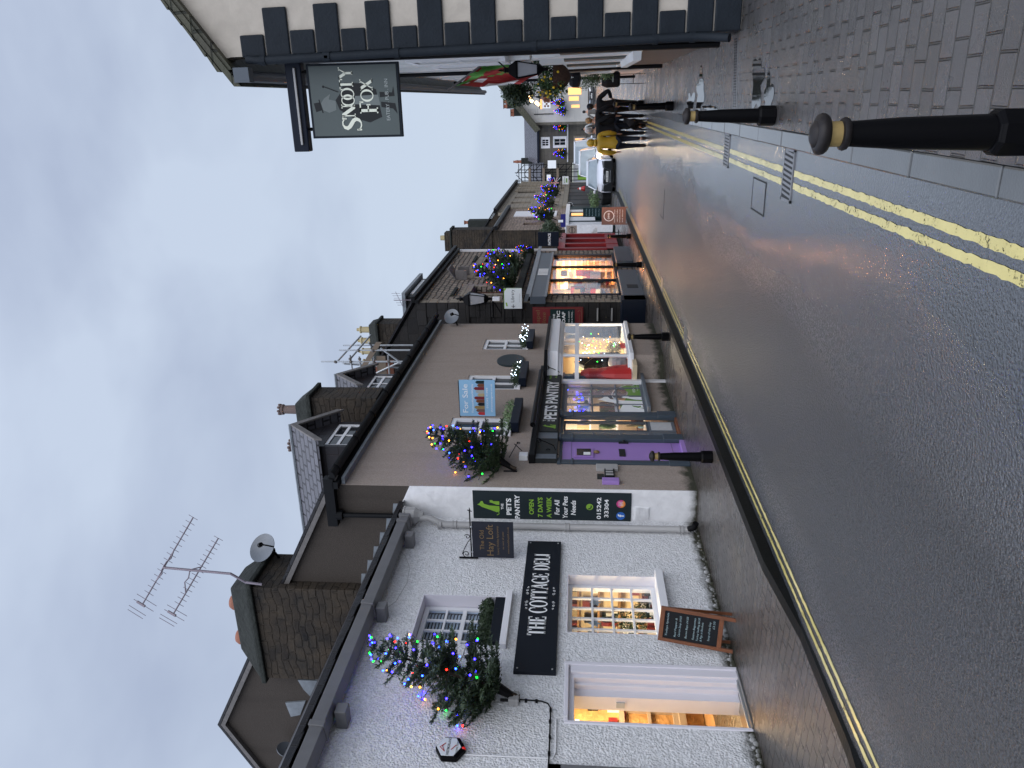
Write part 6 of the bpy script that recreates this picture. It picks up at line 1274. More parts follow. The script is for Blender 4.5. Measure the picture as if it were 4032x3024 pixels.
MB().path([(-.5, 84.1, 6.0), (.15, 84.1, 7.1)], .03, 4).build('stem', M_blkm, t)

# ================================================================== PUB (right)
YP = 9.30; fpb = FYs(YP, -.0205, 6.0)     # slightly battered corner
XF = .66
def xf(z): return .535+.0205*(6.0-z)
H10 = thing('pub', 'cream rendered pub gable with charcoal quoins and long white front', 'building', (2, YP, .1))
cg = lambda a, d, z: (a+xf(z), YP-d, z)
MB(cg).prism([(0, -.05), (0, 5.86), (-.02, 5.98), (.25, 6.22), (4.2, 8.9), (8.5, 6.1), (8.5, -.05)], -.35, 0).build('gable_wall', M_beige, H10)
b = MB(cg); z = 5.92-.02; i = 0
z = .10; hs = .296; i = 0
rr = random.Random(8)
while z < 5.6:
    w = .235 if i % 2 == 0 else .50
    if z < .4: w = 3.0
    if z > 5.3: w = .21
    b.box(-.012+0, w+rr.uniform(-.012, .012), .0, .028+rr.uniform(0, .006), z+.008, z+hs-.008); z += hs; i += 1
b.build('quoins', M_quoin, H10, bevel=.018)
MB(cg).box(.5, 8.4, 0, .012, .08, .9).build('plinth', M_quoin, H10)
MB(lambda a, d, z: (xf(z)-d, a, z)).box(YP-.028, YP+.3, 0, .012, .1, 5.7).build('quoin_return', M_quoin, H10)
# long white front with tall sash bays
fpf = lambda a, d, z: (xf(z)+.02-d, a, z)
wp = [(11.0, 12.2, 1.15, 2.1), (13.0, 14.2, 1.15, 2.08), (15.0, 16.2, 1.15, 2.07), (18.0, 19.6, 1.15, 2.1)]
MB(fpf).wall(YP+.3, 34, -.05, 5.75, wp, .25).build('front_wall', M_pubw, H10)
MB(fpf).box(YP+.3, 20.0, 0, .05, .1, 1.02).build('plinth', M_plinth, H10, bevel=.01)
for i, o_ in enumerate(wp):
    window(H10, fpf, *o_, -.08, 2, 2, .05, .03, M_wht, M_dglass); [MB(fpf).box(a_, a_+.16, 0, .05, 1.13, 2.3).build('architrave', M_pubw, H10) for a_ in (o_[0]-.16, o_[1])]
    MB(fpf).box(o_[0]-.2, o_[1]+.2, 0, .10, 1.02, 1.12).build('sill', M_pubw, H10)
for a in (10.4, 12.6, 14.6, 17, 20.5, 23, 26, 29): MB(fpf).box(a, a+.5, 0, .05, 2.6, 5.3).build('pilaster', M_pubw, H10)
for a, z0, z1 in ((12.0, 3.0, 4.3), (14.2, 3.0, 4.3), (18.2, 3.0, 4.3), (22, 3.0, 4.3), (25.5, 3.0, 4.2)): w = MB(fpf).box(a, a+.9, .0, .02, z0, z1).build('window', M_dglass, H10); MB(fpf).box(a-.08, a, 0, .05, z0-.08, z1+.08).box(a+.9, a+.98, 0, .05, z0-.08, z1+.08).box(a, a+.9, 0, .05, z1, z1+.08).box(a, a+.9, 0, .09, z0-.08, z0).box(a+.43, a+.47, .02, .04, z0, z1).box(a, a+.9, .02, .04, (z0+z1)/2-.02, (z0+z1)/2+.02).build('frame', M_wht, w)
for a in (10.0, 16.6, 24.5): MB().path([(xf(3)-.04, a, .2), (xf(5)-.04, a, 5.6)], .04, 6).build('rainwater_pipe', M_gut, H10)
b = MB(); b.extr([(.22, YP-.12, 5.74), (4.7, YP-.12, 9.0), (4.7, 34, 9.0), (.22, 34, 5.74)], (0, 0, .08)).extr([(9.2, YP-.12, 5.9), (4.7, YP-.12, 9.0), (4.7, 34, 9.0), (9.2, 34, 5.9)], (0, 0, .08)); b.build('roof', M_roofst, H10)
b = MB(); b.extr([(.40, YP-.10, 5.82), (4.7, YP-.10, 8.92), (4.7, YP-.10, 9.02), (.40, YP-.10, 5.93)], (0, .12, 0)); rr = random.Random(2)
for i in range(26): u = i/26; x = .40+4.3*u; z = 5.98+3.1*u; b.extr([(x-.02, YP-.13, z-.03), (x+.17, YP-.13, z+.10), (x+.17, YP-.13, z+.125), (x-.02, YP-.13, z-.005+rr.uniform(0, .02))], (0, .2, 0))
b.build('verge_slates', M_roofst, H10)
b = MB(); pr = [(.33+.07*math.cos(R(180+180*i/8)), 5.74+.075*math.sin(R(180+180*i/8))) for i in range(9)]; b.extr([(p[0], YP-.10, p[1]) for p in pr], (0, 24.6, 0)); b.box(.26, .42, YP-.14, YP-.0, 5.62, 5.80); b.build('gutter', M_navyl, H10)
t = thing('downpipe', 'charcoal downpipe down the pub corner with elbow joints', 'downpipe', (.55, YP-.06, .1))
dpx = lambda z: xf(z)-.055
MB().path([(dpx(5.6)+.02, YP-.03, 5.66), (dpx(5.5), YP-.05, 5.5), (dpx(3), YP-.05, 3.0), (dpx(.6), YP-.06, .62), (dpx(.5)-.01, YP-.10, .40), (dpx(.4)-.03, YP-.20, .25)], .046, 12).build('pipe', M_quoin, t, smooth=True)
for z in (5.46, 4.72, 4.70, 3.9, 2.35, 1.02, .62): MB().path([(dpx(z), YP-.05, z-.03), (dpx(z), YP-.05, z+.03)], .056, 12).build('collar', M_quoin, t)
# pub hanging sign
YS = 9.55; fs_ = FY(YS); kk = 9.55/9.3
sx = lambda x: x*kk
sz = lambda z: 1.85+(z-1.85)*kk
t = thing('pub_sign', 'grey hanging pub sign reading SNOOTY FOX under a thick black beam', 'sign', (0, YS, 4.5))
MB(fs_).box(sx(-.52), .62, -.07, .07, sz(5.03), sz(5.215)).build('beam', M_navy, t, bevel=.012); MB(fs_).box(sx(-.44), sx(.40), .07, .10, sz(5.09), sz(5.115)).build('strip_lamp', M_gpipe, t, bevel=.004)
MB(fs_).box(sx(-.375), sx(.44), -.03, .03, sz(3.90), sz(4.98)).build('frame', M_quoin, t, bevel=.006); MB(fs_).box(sx(-.35), sx(.415), .03, .035, sz(3.93), sz(4.95)).build('panel', M_sgrey, t)
b = MB(fs_); cx = sx(.035)
flat(b, [(cx-.19, 4.19), (cx+.12, 4.24), (cx+.19, 4.42), (cx+.20, 4.62), (cx+.08, 4.68), (cx+.01, 4.74), (cx-.10, 4.70), (cx-.19, 4.56), (cx-.25, 4.34)], .0365)
flat(b, [(cx-.08, 4.19), (cx-.02, 4.19), (cx-.04, 4.02), (cx-.16, 4.0), (cx-.10, 4.05)], .0365); flat(b, [(cx+.03, 4.2), (cx+.09, 4.2), (cx+.08, 4.05), (cx+.15, 4.03), (cx+.04, 4.02)], .0365)
flat(b, [(cx-.13, 4.90), (cx+.02, 4.935), (cx+.02, 4.95), (cx-.13, 4.915)], .0365); flat(b, [(cx-.10, 4.92), (cx-.01, 4.94), (cx-.02, 5.01), (cx-.12, 4.99)], .0365); b.path([(cx+.10, .037, 4.70), (cx+.16, .037, 4.86)], .007, 4).ball((cx+.163, .037, 4.875), .014, .002, .014); b.build('figure', M_dkp, t)
b = MB(fs_); flat(b, [(cx-.10, 4.74), (cx+.0, 4.74), (cx+.02, 4.82), (cx+.08, 4.80), (cx+.03, 4.88), (cx-.02, 4.92), (cx-.10, 4.90), (cx-.13, 4.83)], .0368); b.build('muzzle', paint('muzzle_grey', (.13, .15, .145), .5), t); b = MB(fs_); flat(b, [(cx-.06, 4.20), (cx+.06, 4.22), (cx+.05, 4.5), (cx-.04, 4.52)], .0368); b.build('waistcoat', MATS['muzzle_grey'], t)
TK, TN = .15, .07
b = MB(fs_); serif(b, 'S', sx(-.30), sz(4.375), .24, .18, .040); serif(b, 'N', sx(-.155), sz(4.44), .165, .17, .040); serif(b, 'O', sx(-.025), sz(4.44), .155, .14, .040); serif(b, 'O', sx(.045), sz(4.44), .155, .14, .040); serif(b, 'T', sx(.150), sz(4.44), .165, .135, .040); serif(b, 'Y', sx(.268), sz(4.44), .165, .14, .040)
serif(b, 'F', sx(-.11), sz(4.17), .22, .15, .040); serif(b, 'O', sx(.02), sz(4.215), .15, .145, .040); serif(b, 'X', sx(.145), sz(4.215), .15, .13, .040); b.build('lettering', M_cream, t)
b = MB(fs_); text(b, 'EATERY . PUB . INN', cx, sz(4.035), .06, .038, .46); b.build('small_lettering', M_fade, t)
for x in (sx(-.27), sx(.36)): MB(fs_).path([(x, 0, sz(4.98)), (x, 0, sz(5.03))], .012, 5).ball((x, 0, sz(5.0)), .022).build('hanger', M_blkm, t)
# pub lantern, flag, basket
lantern((.44, 13.0, 2.50), 'black wall lantern in front of the red and green flag on the pub', .75)
t = thing('lantern_bracket', 'scrolled iron arm carrying the pub lantern', 'bracket', (.6, 13.0, 2.9)); b = MB().path([(.62, 13, 3.18), (.45, 13, 2.98), (.45, 13, 2.86)], .012, 5).path([(.62, 13, 2.75), (.55, 13, 2.80)], .01, 4); b.path([(p[0], 13, p[1]) for p in spiral((.56, 2.90), .02, .07, 0, 380)], .007, 4).build('scroll', M_blkm, t)
t = thing('flag', 'red, green and white flag hanging from a slanted pole on the pub front', 'flag', (.6, 14.2, 3.5))
MB().path([(.62, 14.2, 3.45), (.18, 14.1, 4.12)], .018, 8).build('pole', M_tim, t); MB().ball((.60, 14.2, 3.43), .05, .05, .07).build('holder', M_curt, t)
b = MB(); N, M2 = 14, 22
def flp(u, v):   # u along pole 0..1, v down
    x = .60-.37*u; ztop = 3.47+.56*u; L = .45+.95*u if u < .5 else .92+(1-.92)*0+.4*(1-u)
    z = ztop-(L+.25*u)*v; y = 14.15+.10*math.sin(u*9+v*3)+.06*math.sin(v*7+u*3); xx = x+(.02*math.sin(v*9+u*7))-.04*v+.06*u*v; return (xx, y, z)
for i in range(N):
    for j in range(M2):
        u, v = (i+.5)/N, (j+.5)/M2; gr = (u < .2) or (.16 < v+u*.2 < .30) or (v < .10 and u > .2 and False) or (abs(math.sin(u*7+v*5.5))*.5+v*.3 < .24 and u < .62)
        wh = (u > .86 and .45 < v < .9) or ((u-.78)**2+(v-.3)**2 < .006) or ((u-.9)**2+(v-.12)**2 < .004)
        b.m = 1 if gr else (2 if wh else 0); b.face([flp(i/N, j/M2), flp((i+1)/N, j/M2), flp((i+1)/N, (j+1)/M2), flp(i/N, (j+1)/M2)])
b.build('cloth', [paint('flag_red', (.36, .03, .03), .7, bst=0), paint('flag_green', (.12, .36, .07), .7, bst=0), M_pr], t, fix=False)
t = thing('hanging_basket', 'coir hanging basket with yellow flowers on a scrolled bracket, right side of the street', 'hanging basket', (.38, 14.6, 2.2))
MB().ball((.36, 14.5, 2.30), .24, .24, .30, 16, 8, -90, 0).build('basket', M_coir, t, smooth=True)
b = MB(); rr = random.Random(14)
for c in ((.14, 14.45, 2.33), (.30, 14.4, 2.42), (.50, 14.5, 2.42), (.16, 14.4, 2.2), (.55, 14.5, 2.55), (.2, 14.45, 2.5)): leaves(b, c, 260, .17, .028, 1, rr)
b.build('foliage', M_ivy, t, fix=False); b = MB()
for i in range(44): p = (rr.uniform(.02, .68), 14.3+rr.uniform(-.05, .12), rr.uniform(2.16, 2.66)); b.ball(p, rr.uniform(.012, .028), n=6, m=3)
b.build('yellow_flowers', M_yelf, t); b = MB().path([(.66, 14.5, 2.47), (.22, 14.5, 2.47)], .014, 5).path([(.64, 14.5, 2.12), (.5, 14.5, 2.30), (.42, 14.5, 2.44)], .012, 5); b.path([(p[0], 14.5, p[1]) for p in spiral((.58, 2.33), .015, .065, 0, 420)], .009, 5).build('bracket', M_blkm, t)
# black parasol, tubs, bench beyond
t = thing('closed_parasol', 'dark closed canopy with small white letter beyond the hanging basket', 'canopy', (.45, 20, 1.9)); MB().lathe([(.04, 0), (.21, .04), (.20, .2), (.14, .28), (0, .3)], (.44, 20, 1.80), 10).build('canopy', M_bc, t); b = MB(FY(19.78)); text(b, 'T', .47, 1.98, .07, 0, .04, bold=.03); b.build('letter', M_pr, t)
bush('tub_plant', 'bay of dark greenery and red berries along the pub front', 'plant', (.50, 24.0, 1.45), 900, .32, .03, M_ivy, 1.0, None, 71)
bush('tub_plant', 'trailing pale green plant by the far pub windows', 'plant', (.52, 21.5, 1.15), 300, .16, .03, M_paleleaf, 1.0, None, 72)
t = thing('black_bin', 'dark rounded bin against the pub wall beyond the front plinth', 'bin', (.42, 22.3, .1)); MB().lathe([(.16, .65), (.20, .70), (.21, 1.0), (.16, 1.13), (0, 1.15)], (.45, 22.3, .1), 12).build('body', M_bc, t); MB().box(.38, .52, 22.08, 22.1, .93, .96).build('slot', M_fade, t); MB().path([(.33, 22.2, .1), (.33, 22.2, .8)], .012, 4).path([(.57, 22.2, .1), (.57, 22.2, .8)], .012, 4).path([(.33, 22.2, .4), (.57, 22.2, .4)], .012, 4).build('stand', M_blkm, t)
for yy, m_, z0, z1 in ((10.6, M_shut, 1.12, 2.1), (11.5, M_pubw, 1.0, 2.5), (12.6, M_shut, 1.12, 2.08), (13.6, M_pubw, 1.0, 2.5), (14.9, M_shut, 1.12, 2.07), (16.4, M_pubw, 1.0, 2.5), (18.2, M_shut, 1.12, 2.1), (20.2, M_pubw, 1.0, 2.5)): MB(fpf).box(yy, yy+.5, 0, .095, z0, z1).build('window_shutter' if m_ is M_shut else 'window_pier', m_, H10)
t = thing('planter_rail', 'grey metal planter trough along the pub front plinth', 'planter', (.58, 12.0, 1.0)); MB().extr([(.56, 11.0, 1.03), (.45, 11.1, 1.03), (.45, 11.1, 1.13), (.56, 11.0, 1.15)], (.02, 3.2, .0)).build('trough', M_pubw, t)
# next building on right, trees and hanging things
bush('hanging_tree', 'dark evergreen wall tree under the far pub eaves, before the dusk sky', 'tree', (.27, 26, 3.85), 2200, .42, .05, M_pine, 1.35, None, 81)
bush('hanging_tree', 'olive evergreen wall tree just beyond the flag', 'tree', (.20, 33, 4.35), 1500, .50, .05, M_ivy, 1.0, None, 82)
t = thing('white_sign', 'blank white projecting board below the far evergreen', 'sign', (.2, 25.6, 3.2)); MB(FY(25.6)).box(.09, .36, -.03, .03, 3.03, 3.22).build('board', M_pr, t); MB(FY(25.6)).box(.05, .6, -.01, .01, 3.23, 3.25).build('bracket', M_blkm, t)
t = thing('dark_awning', 'small dark curved awning between basket and inn sign', 'awning', (.2, 27, 3.0)); MB().lathe([(.30, 2.80), (.27, 3.0), (.12, 3.12), (0, 3.14)], (.18, 27, 0), 12).build('canopy', M_wood, t); MB(FY(26.9)).box(.17, .6, -.01, .01, 3.12, 3.15).build('arm', M_blkm, t)

# ================================================================== CHRISTMAS TREES
TA = conifer(1, 1.55, .50, 84, .0105); place_tree(TA, (-5.76, 6.28, 2.58), (-5.22, 6.30, 4.05), 'big spruce with coloured lights leaning from the white cottage wall', 'lit wall trees', 1.0, .5)
TB = conifer(2, 1.40, .46, 72, .0115, .9); place_tree(TB, (-5.24, 10.50, 2.92), (-4.82, 10.75, 4.12), 'spruce with coloured lights on the brown house beside the For Sale board', 'lit wall trees', 1.0, 1.5)
for t_, base in ((TA, (-5.76, 6.28, 2.58)), (TB, (-5.24, 10.5, 2.92))):
    h_ = thing('tree_bracket', 'black socket bracket holding the spruce on the '+('white wall' if base[1] < 8 else 'brown wall'), 'bracket', base, 'iron tree sockets'); x0 = XD if base[1] < 8 else XB
    MB().path([(x0+.02, base[1], base[2]-.14), (base[0]+.10, base[1], base[2]+.14)], .05, 8, [.03, .065]).build('socket', M_blkm, h_, smooth=True); MB().path([(x0, base[1], base[2]-.16), (x0, base[1], base[2]+.05)], .02, 5).build('plate', M_blkm, h_)
t = thing('scroll_bracket', 'small scrolled iron bracket and white box under the spruce on the brown wall', 'bracket', (XB, 11.0, 2.7)); b = MB(FX(XB+.12)); b.path([(p[0], 0, p[1]) for p in spiral((11.28, 2.80), .01, .04, 0, 400)], .007, 4).path([(10.75, 0, 2.90), (11.25, 0, 2.82)], .007, 4).path([(11.25, 0, 2.86), (11.0, 0, 2.72)], .007, 4); b.build('scroll', M_blkm, t); MB(B).box(10.88, 11.02, 0, .09, 2.62, 2.76).build('box', M_pr, t, bevel=.008)
TC = conifer(3, 1.3, .46, 34, .0115, .8, .045)
place_tree(TC, (-5.02, 21.7, 3.6), (-4.6, 21.9, 4.75), 'lit spruce above the glowing shop window, nearer the Library sign', 'lit wall trees', 1.1)
for i, (bs, tp, sc_, lb) in enumerate((((-5.02, 23.8, 3.62), (-4.6, 24.6, 4.9), 1.15, 'lit spruce farther along the stone house'), ((-5.02, 26.2, 3.35), (-4.65, 26.4, 4.3), .55, 'small lit spruce at the far end of the stone house'), ((-5.75, 39.6, 3.1), (-5.3, 39.9, 4.3), 1.1, 'lit spruce on the pinkish stone house'), ((-6.15, 48.5, 3.3), (-5.7, 48.8, 4.5), 1.1, 'lit spruce at the near end of the buff house'),
    ((-6.15, 54.0, 3.2), (-5.7, 54.4, 4.4), 1.1, 'lit spruce at the middle of the buff house'), ((-6.0, 58.5, 3.2), (-5.5, 58.6, 4.2), .8, 'small lit spruce near the Union flag'), ((-3.1, 94.6, 3.3), (-3.1, 94.0, 5.0), 1.25, 'purple lit spruce on the end stone house beside the inn'), ((-6.1, 94.6, 3.3), (-6.1, 94.0, 5.0), 1.25, 'multicoloured lit spruce between the windows of the end stone house'),
    ((-1.3, 91.5, 3.2), (-1.3, 90.9, 4.8), 1.2, 'lit spruce on the white wall of the inn'), ((-.4, 91.5, 3.4), (-.4, 90.9, 5.0), 1.2, 'lit spruce under the inn sign'))):
    o = copy_tree(TC); place_tree(o, bs, tp, lb, 'lit wall trees', sc_, i*1.7)
    if bs[1] > 90:
        for lw in o.children:
            for bb in lw.children: bb.scale = (1.25,)*3
    elif bs[1] > 30:
        for lw in o.children:
            for bb in lw.children: bb.scale = (1.0,)*3

# ================================================================== CARS
def car(x, y, w, l, h, m, label, van=False, light=False, plate='LL72 COP', rot=0):
    t = thing('parked_car', label, 'car', (x, y, 0), None, (0, 0, R(rot)))   # local: front faces -Y, centre of front bumper at origin
    hw = w/2
    pr = [(0, .30), (-.02, .52), (.04, .66), (.12, .76), (.95, .92), (1.55, h-.12), (1.9, h), (2.9, h), (3.6, h-.12), (l-.1, .98), (l, .7), (l, .32)]
    def sec(yy, zz, k=1.0): return zz
    b = MB(); low = [(-.02, .22), (-.03, .50), (.03, .66), (.10, .74), (.95, .93), (l-.9, .98), (l-.05, .92), (l, .6), (l, .25)]
    ns = 7; rg = []
    for i in range(ns):
        u = -1+2*i/(ns-1); e_ = abs(u)**4; rg.append([(u*hw, yy+e_*(.22 if yy < 1 else -.12), zz-e_*.05*(1 if zz > .5 else 0)) for yy, zz in low])
    fs_l = []
    n = len(low); base = len(b.v); b.P([p for r_ in rg for p in r_])
    for i in range(ns-1):
        for j in range(n-1): b.f.append((i*n+j, i*n+j+1, (i+1)*n+j+1, (i+1)*n+j)); b.mi.append(0)
    b.f.append(tuple(range(n))); b.mi.append(0); b.f.append(tuple((ns-1)*n+j for j in range(n-1, -1, -1))); b.mi.append(0); b.build('body', m, t, smooth=True)
    g = MB(); c = .80; gh = [(.90, .90), (1.55, h-.07), (2.0, h-.0), (3.0, h-.0), (l-.85, h-.12), (l-.25, .95)]
    g.rings([[(-hw*.93*(1 if z < 1 else c), yy, z) for yy, z in gh], [(-hw*.45, yy-.03, z+(.03 if z > 1 else 0)) for yy, z in gh], [(hw*.45, yy-.03, z+(.03 if z > 1 else 0)) for yy, z in gh], [(hw*.93*(1 if z < 1 else c), yy, z) for yy, z in gh]]).build('cabin', M_carg, t)
    MB().extr([(-hw*.76, 1.52, h-.06), (hw*.76, 1.52, h-.06), (hw*.78, 2.0, h+.02), (-hw*.78, 2.0, h+.02)], (0, 0, .035)).extr([(-hw*.78, 2.0, h+.02), (hw*.78, 2.0, h+.02), (hw*.76, l-.9, h-.08), (-hw*.76, l-.9, h-.08)], (0, 0, .035)).build('roof_panel', m, t)
    for s in (-1, 1):
        MB().path([(s*hw*.95, .95, .93), (s*hw*.78, 1.56, h-.06)], .03, 5).build('pillar', m, t)
        MB().ball((s*(hw+.09), 1.25, 1.0), .10, .06, .07, 8, 5).build('mirror', m, t)
        hl = MB().add([(s*hw*.93, .10, .70), (s*hw*.50, -.02, .64), (s*hw*.50, -.03, .56), (s*hw*.90, .06, .58)], [(0, 1, 2, 3)]); hl.extr([(s*hw*.93, .12, .70), (s*hw*.5, .0, .645), (s*hw*.5, -.02, .56), (s*hw*.9, .08, .58)], (0, -.03, 0)); hl.build('headlight', M_warm if (light and s == 1) else M_chr, t)
        for yy in (.75, l-.85): wl = MB(lambda a, d, z, s=s, yy=yy: (s*(hw-.10)+d*s, yy+a, .32+z)).rings([[(.32*k*math.cos(R(20*i)), d_, .32*k*math.sin(R(20*i))) for i in range(18)] for k, d_ in ((.9, -.1), (1, -.08), (1, .08), (.9, .1))]).build('wheel', M_tyre, t); MB(lambda a, d, z, s=s, yy=yy: (s*(hw-.10)+d*s, yy+a, .32+z)).rings([[(.19*math.cos(R(20*i)), d_, .19*math.sin(R(20*i))) for i in range(18)] for d_ in (.09, .11)]).build('rim', M_chr, wl)
    ff = lambda a, d, z: (a, -.03-d, z)
    MB(ff).prism([(-hw*.42, .62), (hw*.42, .62), (hw*.50, .50), (hw*.36, .28), (-hw*.36, .28), (-hw*.50, .50)], 0, .02).build('grille', M_dkp, t); b = MB(ff); gp = [(-hw*.42, .62), (hw*.42, .62), (hw*.50, .50), (hw*.36, .28), (-hw*.36, .28), (-hw*.50, .50), (-hw*.42, .62)]; b.path([(a, .02, z) for a, z in gp], .012, 4); 
    for i in range(4): b.path([(-.09+.06*i+.035*math.cos(R(30*k)), .03, .56+.035*math.sin(R(30*k))) for k in range(13)], .005, 3)
    b.build('grille_trim', M_chr, t)
    p = MB(ff).box(-.26, .26, .02, .03, .37, .48).build('number_plate', M_plate, t); b = MB(ff); text(b, plate, 0, .395, .09, .032, .44, bold=.02); b.build('characters', M_dkp, p)
    MB(ff).box(-hw*.93, hw*.93, -.12, .006, .14, .60 if h < 1.5 else .34).build('bumper', M_dkp if m is M_carw else m, t, bevel=.03); MB().extr([(-.6, .96, .935), (.6, .96, .935), (.6, 1.0, .955), (-.6, 1.0, .955)], (0, 0, .01)).build('wipers', M_dkp, t)  # low pale car: dark bumper raised to paint in the front's shade
    return t
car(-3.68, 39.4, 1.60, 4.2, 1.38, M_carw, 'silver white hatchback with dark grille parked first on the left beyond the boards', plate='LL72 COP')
t = bpy.data.objects['parked_car']; 
c2 = car(-3.55, 44.6, 1.75, 4.6, 1.78, M_carw, 'taller white car parked second behind the silver hatchback', light=True, plate='PX19 KLB')
car(-3.35, 50.5, 1.8, 5.0, 2.1, M_carw, 'white van parked third in the left row', plate='MJ66 TOR'); car(.2, 91.5, 1.9, 4.4, 1.75, M_carb, 'dark off-road car parked far away before the white inn', plate='YK15 FOX')
l = lamp('headlight_beam', c2, (-2.6, 44.2, .75), 40, (1, .72, .4), .12, 'POINT'); l.location = (.95, -.25, .75)

# ================================================================== PEOPLE AND DOG
def skin(name, verts, edges, mat, par, sub=1, root=0):
    me = bpy.data.meshes.new(name); me.from_pydata([v[:3] for v in verts], [], [] if False else []); 
    me = bpy.data.meshes.new(name); me.from_pydata([v[:3] for v in verts], edges, []); me.materials.append(mat)
    o = bpy.data.objects.new(name, me); C.objects.link(o); o.parent = par; OFF[o.name] = (0, 0, 0)
    m = o.modifiers.new('skin', 'SKIN'); m.use_smooth_shade = True
    sd = me.skin_vertices[0].data
    for i, v in enumerate(verts): sd[i].radius = (v[3], v[4] if len(v) > 4 else v[3]); sd[i].use_root = (i == root)
    s = o.modifiers.new('sub', 'SUBSURF'); s.levels = sub; s.render_levels = sub; return o
def person(loc, rot, H, label, coat, trous, head, hood=False, coat_len=.50, stride=.16, arml=(.10, .02), armr=(.10, .02), fat=1.0, hairc=None, elbow=0, cap=None, boots=None, scale=1.0, scarf=None):
    t = thing('person', label, 'person', loc, None, (0, 0, R(rot))); h = H; f = fat
    V = [(0, 0, .53*h, .095*f, .08*f), (0, 0, .62*h, .085*f, .07*f), (0, .005, .73*h, .105*f, .08*f), (0, 0, .805*h, .075*f, .06), (0, .0, .85*h, .042), (0, .01, .885*h, .052, .06), (0, .015, .925*h, .068, .078), (0, .01, .965*h, .058, .066), (0, .0, .99*h, .03, .03)]
    Eg = [(0, 1), (1, 2), (2, 3), (3, 4), (4, 5), (5, 6), (6, 7), (7, 8)]
    def addv(p, k): V.append(p); Eg.append((k, len(V)-1)); return len(V)-1
    hands = []
    for s, (ao, af) in ((-1, arml), (1, armr)):
        sh = addv((s*.105*h*f, 0, .79*h, .05), 3); el = addv((s*(.125*h*f+ao), -.02+elbow*(-.02) if elbow != s else -.05, .62*h, .042), sh)
        hx = s*(.12*h*f+ao*(1.3 if elbow != s else -.3)); wr = addv((hx, .05+af, .49*h if elbow != s else .56*h, .027), el); pm = addv((hx, .07+af, .455*h if elbow != s else .54*h, .033, .018), wr); hands.append(pm)
        px, py, pz = V[pm][:3]
        for k in range(4): a_ = addv((px+s*.004, py-.024+.017*k, pz-.045, .009), pm); addv((px+s*.001-.006*s, py-.026+.018*k, pz-.075-.008*(k in (1, 2)), .008), a_)
        a_ = addv((px-s*.012, py+.034, pz-.015, .010), pm); addv((px-s*.022, py+.044, pz-.045, .009), a_)
    for s, st in ((-1, stride), (1, -stride)):
        hp = addv((s*.055*h, 0, .50*h, .075*f), 0); kn = addv((s*.058*h, st*.45+.03, .28*h, .052), hp); an = addv((s*.055*h, st*.8-(.05 if st < 0 else 0), .055*h+(.03 if st < 0 else 0), .034), kn); addv((s*.06*h, st*.8+.13, .025*h+(.0 if st < 0 else .0), .030, .022), an)
    skin('body', V, Eg, M_skin, t)
    # face
    MB().ball((0, .095, .918*h), .014, .018, .018, 6, 4).build('nose', M_skin, t); MB().ball((-.024, .083, .934*h), .008, n=6, m=4).ball((.024, .083, .934*h), .008, n=6, m=4).build('eyes', M_dkp, t); MB().box(-.02, .02, .082, .088, .896*h, .900*h).build('mouth', M_dred, t); MB().ball((-.074, .0, .925*h), .01, .018, .028, 6, 4).ball((.074, .0, .925*h), .01, .018, .028, 6, 4).build('ears', M_skin, t)
    # trousers
    b = []; TV = [(0, 0, .52*h, .12*f, .10*f)]; TE = []
    for s, st in ((-1, stride), (1, -stride)):
        k = len(TV); TV += [(s*.055*h, 0, .47*h, .088*f), (s*.058*h, st*.45+.025, .28*h, .066), (s*.056*h, st*.75-(.04 if st < 0 else 0), .085*h+(.03 if st < 0 else 0), .052)]; TE += [(0, k), (k, k+1), (k+1, k+2)]
    skin('trousers', TV, TE, trous, t)
    for s, st in ((-1, stride), (1, -stride)): MB().ball((s*.058*h, st*.8+.05-(.03 if st < 0 else 0), .035*h+(.0 if st < 0 else 0)), .045, .115, .045*h*.8).path([(s*.056*h, st*.8-.02, .04*h), (s*.056*h, st*.78-.02, .10*h)], .05, 8).build('boot', boots or M_boot, t, smooth=True)
    # coat
    z0 = coat_len*h
    CV = [(0, 0, z0, .178*f, .135*f), (0, 0, .58*h, .150*f, .115*f), (0, .005, .70*h, .140*f, .108*f), (0, 0, .775*h, .105*f, .088*f), (0, 0, .825*h, .062, .058)]; CE = [(0, 1), (1, 2), (2, 3), (3, 4)]
    for s, (ao, af) in ((-1, arml), (1, armr)):
        k = len(CV); CV += [(s*.11*h*f, 0, .785*h, .066*f), (s*(.135*h*f+ao), -.02 if elbow != s else -.05, .62*h, .060*f), (s*(.12*h*f+ao*(1.3 if elbow != s else -.2)), .05+af, .495*h if elbow != s else .57*h, .048)]; CE += [(3, k), (k, k+1), (k+1, k+2)]
    skin('coat', CV, CE, coat, t, 2)
    if hood: MB().ball((0, -.005, .925*h), .105, .115, .125, 12, 9).ball((0, -.03, .855*h), .105, .09, .06, 12, 6).build('hood', coat, t, smooth=True)
    elif hairc: MB().ball((0, -.012, .935*h), .084, .095, .098, 12, 8).build('hair', hairc, t, smooth=True)
    if cap: MB().ball((0, .0, .955*h), .09, .10, .075, 12, 6).build('cap', cap, t, smooth=True)
    return t
person((-1.16, 22.0, 0), 4, 1.63, 'person in a yellow hooded raincoat and dark jeans walking away down the road', M_yc, M_jean, None, hood=True, coat_len=.41, stride=.10, arml=(.015, .03), armr=(-.01, .03), fat=1.2)
person((-.86, 22.5, 0), -3, 1.66, 'person with short grey hair in a long black padded coat beside the yellow raincoat', M_bc, M_jean, None, coat_len=.42, stride=.10, fat=1.2, hairc=M_greyh, boots=M_dkp)
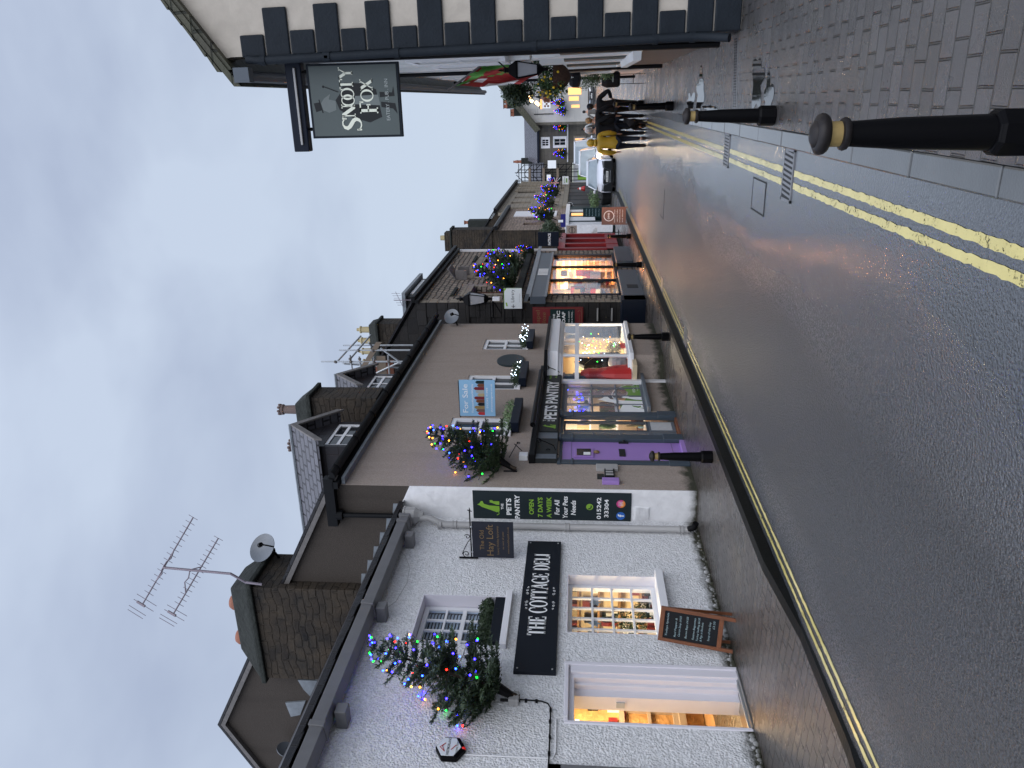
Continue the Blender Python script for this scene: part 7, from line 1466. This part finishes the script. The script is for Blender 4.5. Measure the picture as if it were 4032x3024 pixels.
person((-.60, 22.9, 0), 3, 1.68, 'person with blond hair in a black coat between the others', M_bc, M_jean, None, coat_len=.46, stride=-.12, fat=1.15, hairc=M_blond, boots=M_dkp)
person((-.24, 23.6, .0), 0, 1.62, 'person in dark clothes and navy cap with one hand in pocket by the kerb', M_bc, M_bc, None, coat_len=.44, stride=.08, fat=1.25, cap=M_navy, hairc=M_dkp, arml=(.05, 0), armr=(.16, 0), elbow=1, boots=M_dkp)
person((-.75, 46.5, 0), 8, 1.66, 'person in a grey coat far down the street near the inn', paint('grey_coat', (.10, .10, .10), .7), M_jean, None, coat_len=.5, stride=.12, hairc=M_dkp)
person((-2.2, 60.5, 0), -10, 1.7, 'person in a pale jacket farthest away in front of the stone house', M_curt, M_jean, None, coat_len=.5, stride=.12, hairc=M_dkp)
t = thing('dog', 'black shaggy dog trotting beside the black coats', 'dog', (-.70, 22.15, 0), None, (0, 0, R(-12)))
DV = [(0, -.22, .40, .085, .10), (0, -.05, .40, .10, .11), (0, .14, .41, .11, .13), (0, .25, .45, .08, .09), (0, .36, .52, .062), (0, .44, .56, .065), (0, .54, .53, .038), (0, -.30, .44, .035), (0, -.42, .52, .028), (0, -.50, .60, .02)]; DE = [(0, 1), (1, 2), (2, 3), (3, 4), (4, 5), (5, 6), (0, 7), (7, 8), (8, 9)]
for s in (-1, 1):
    k = len(DV); o_ = .05*s; DV += [(s*.07, -.20, .33, .055), (s*.075, -.14+o_, .24, .042), (s*.075, -.28+o_, .14, .024), (s*.075, -.24+o_, .03, .022), (s*.075, -.19+o_, .02, .022)]; DE += [(0, k), (k, k+1), (k+1, k+2), (k+2, k+3), (k+3, k+4)]
    k = len(DV); DV += [(s*.07, .17, .34, .05), (s*.07, .14-o_, .24, .036), (s*.07, .17-o_, .13, .024), (s*.07, .18-o_, .03, .022), (s*.07, .23-o_, .02, .022)]; DE += [(2, k), (k, k+1), (k+1, k+2), (k+2, k+3), (k+3, k+4)]
    k = len(DV); DV += [(s*.045, .41, .60, .022), (s*.065, .40, .56, .016)]; DE += [(5, k), (k, k+1)]
skin('body', DV, DE, M_bc, t, 2)
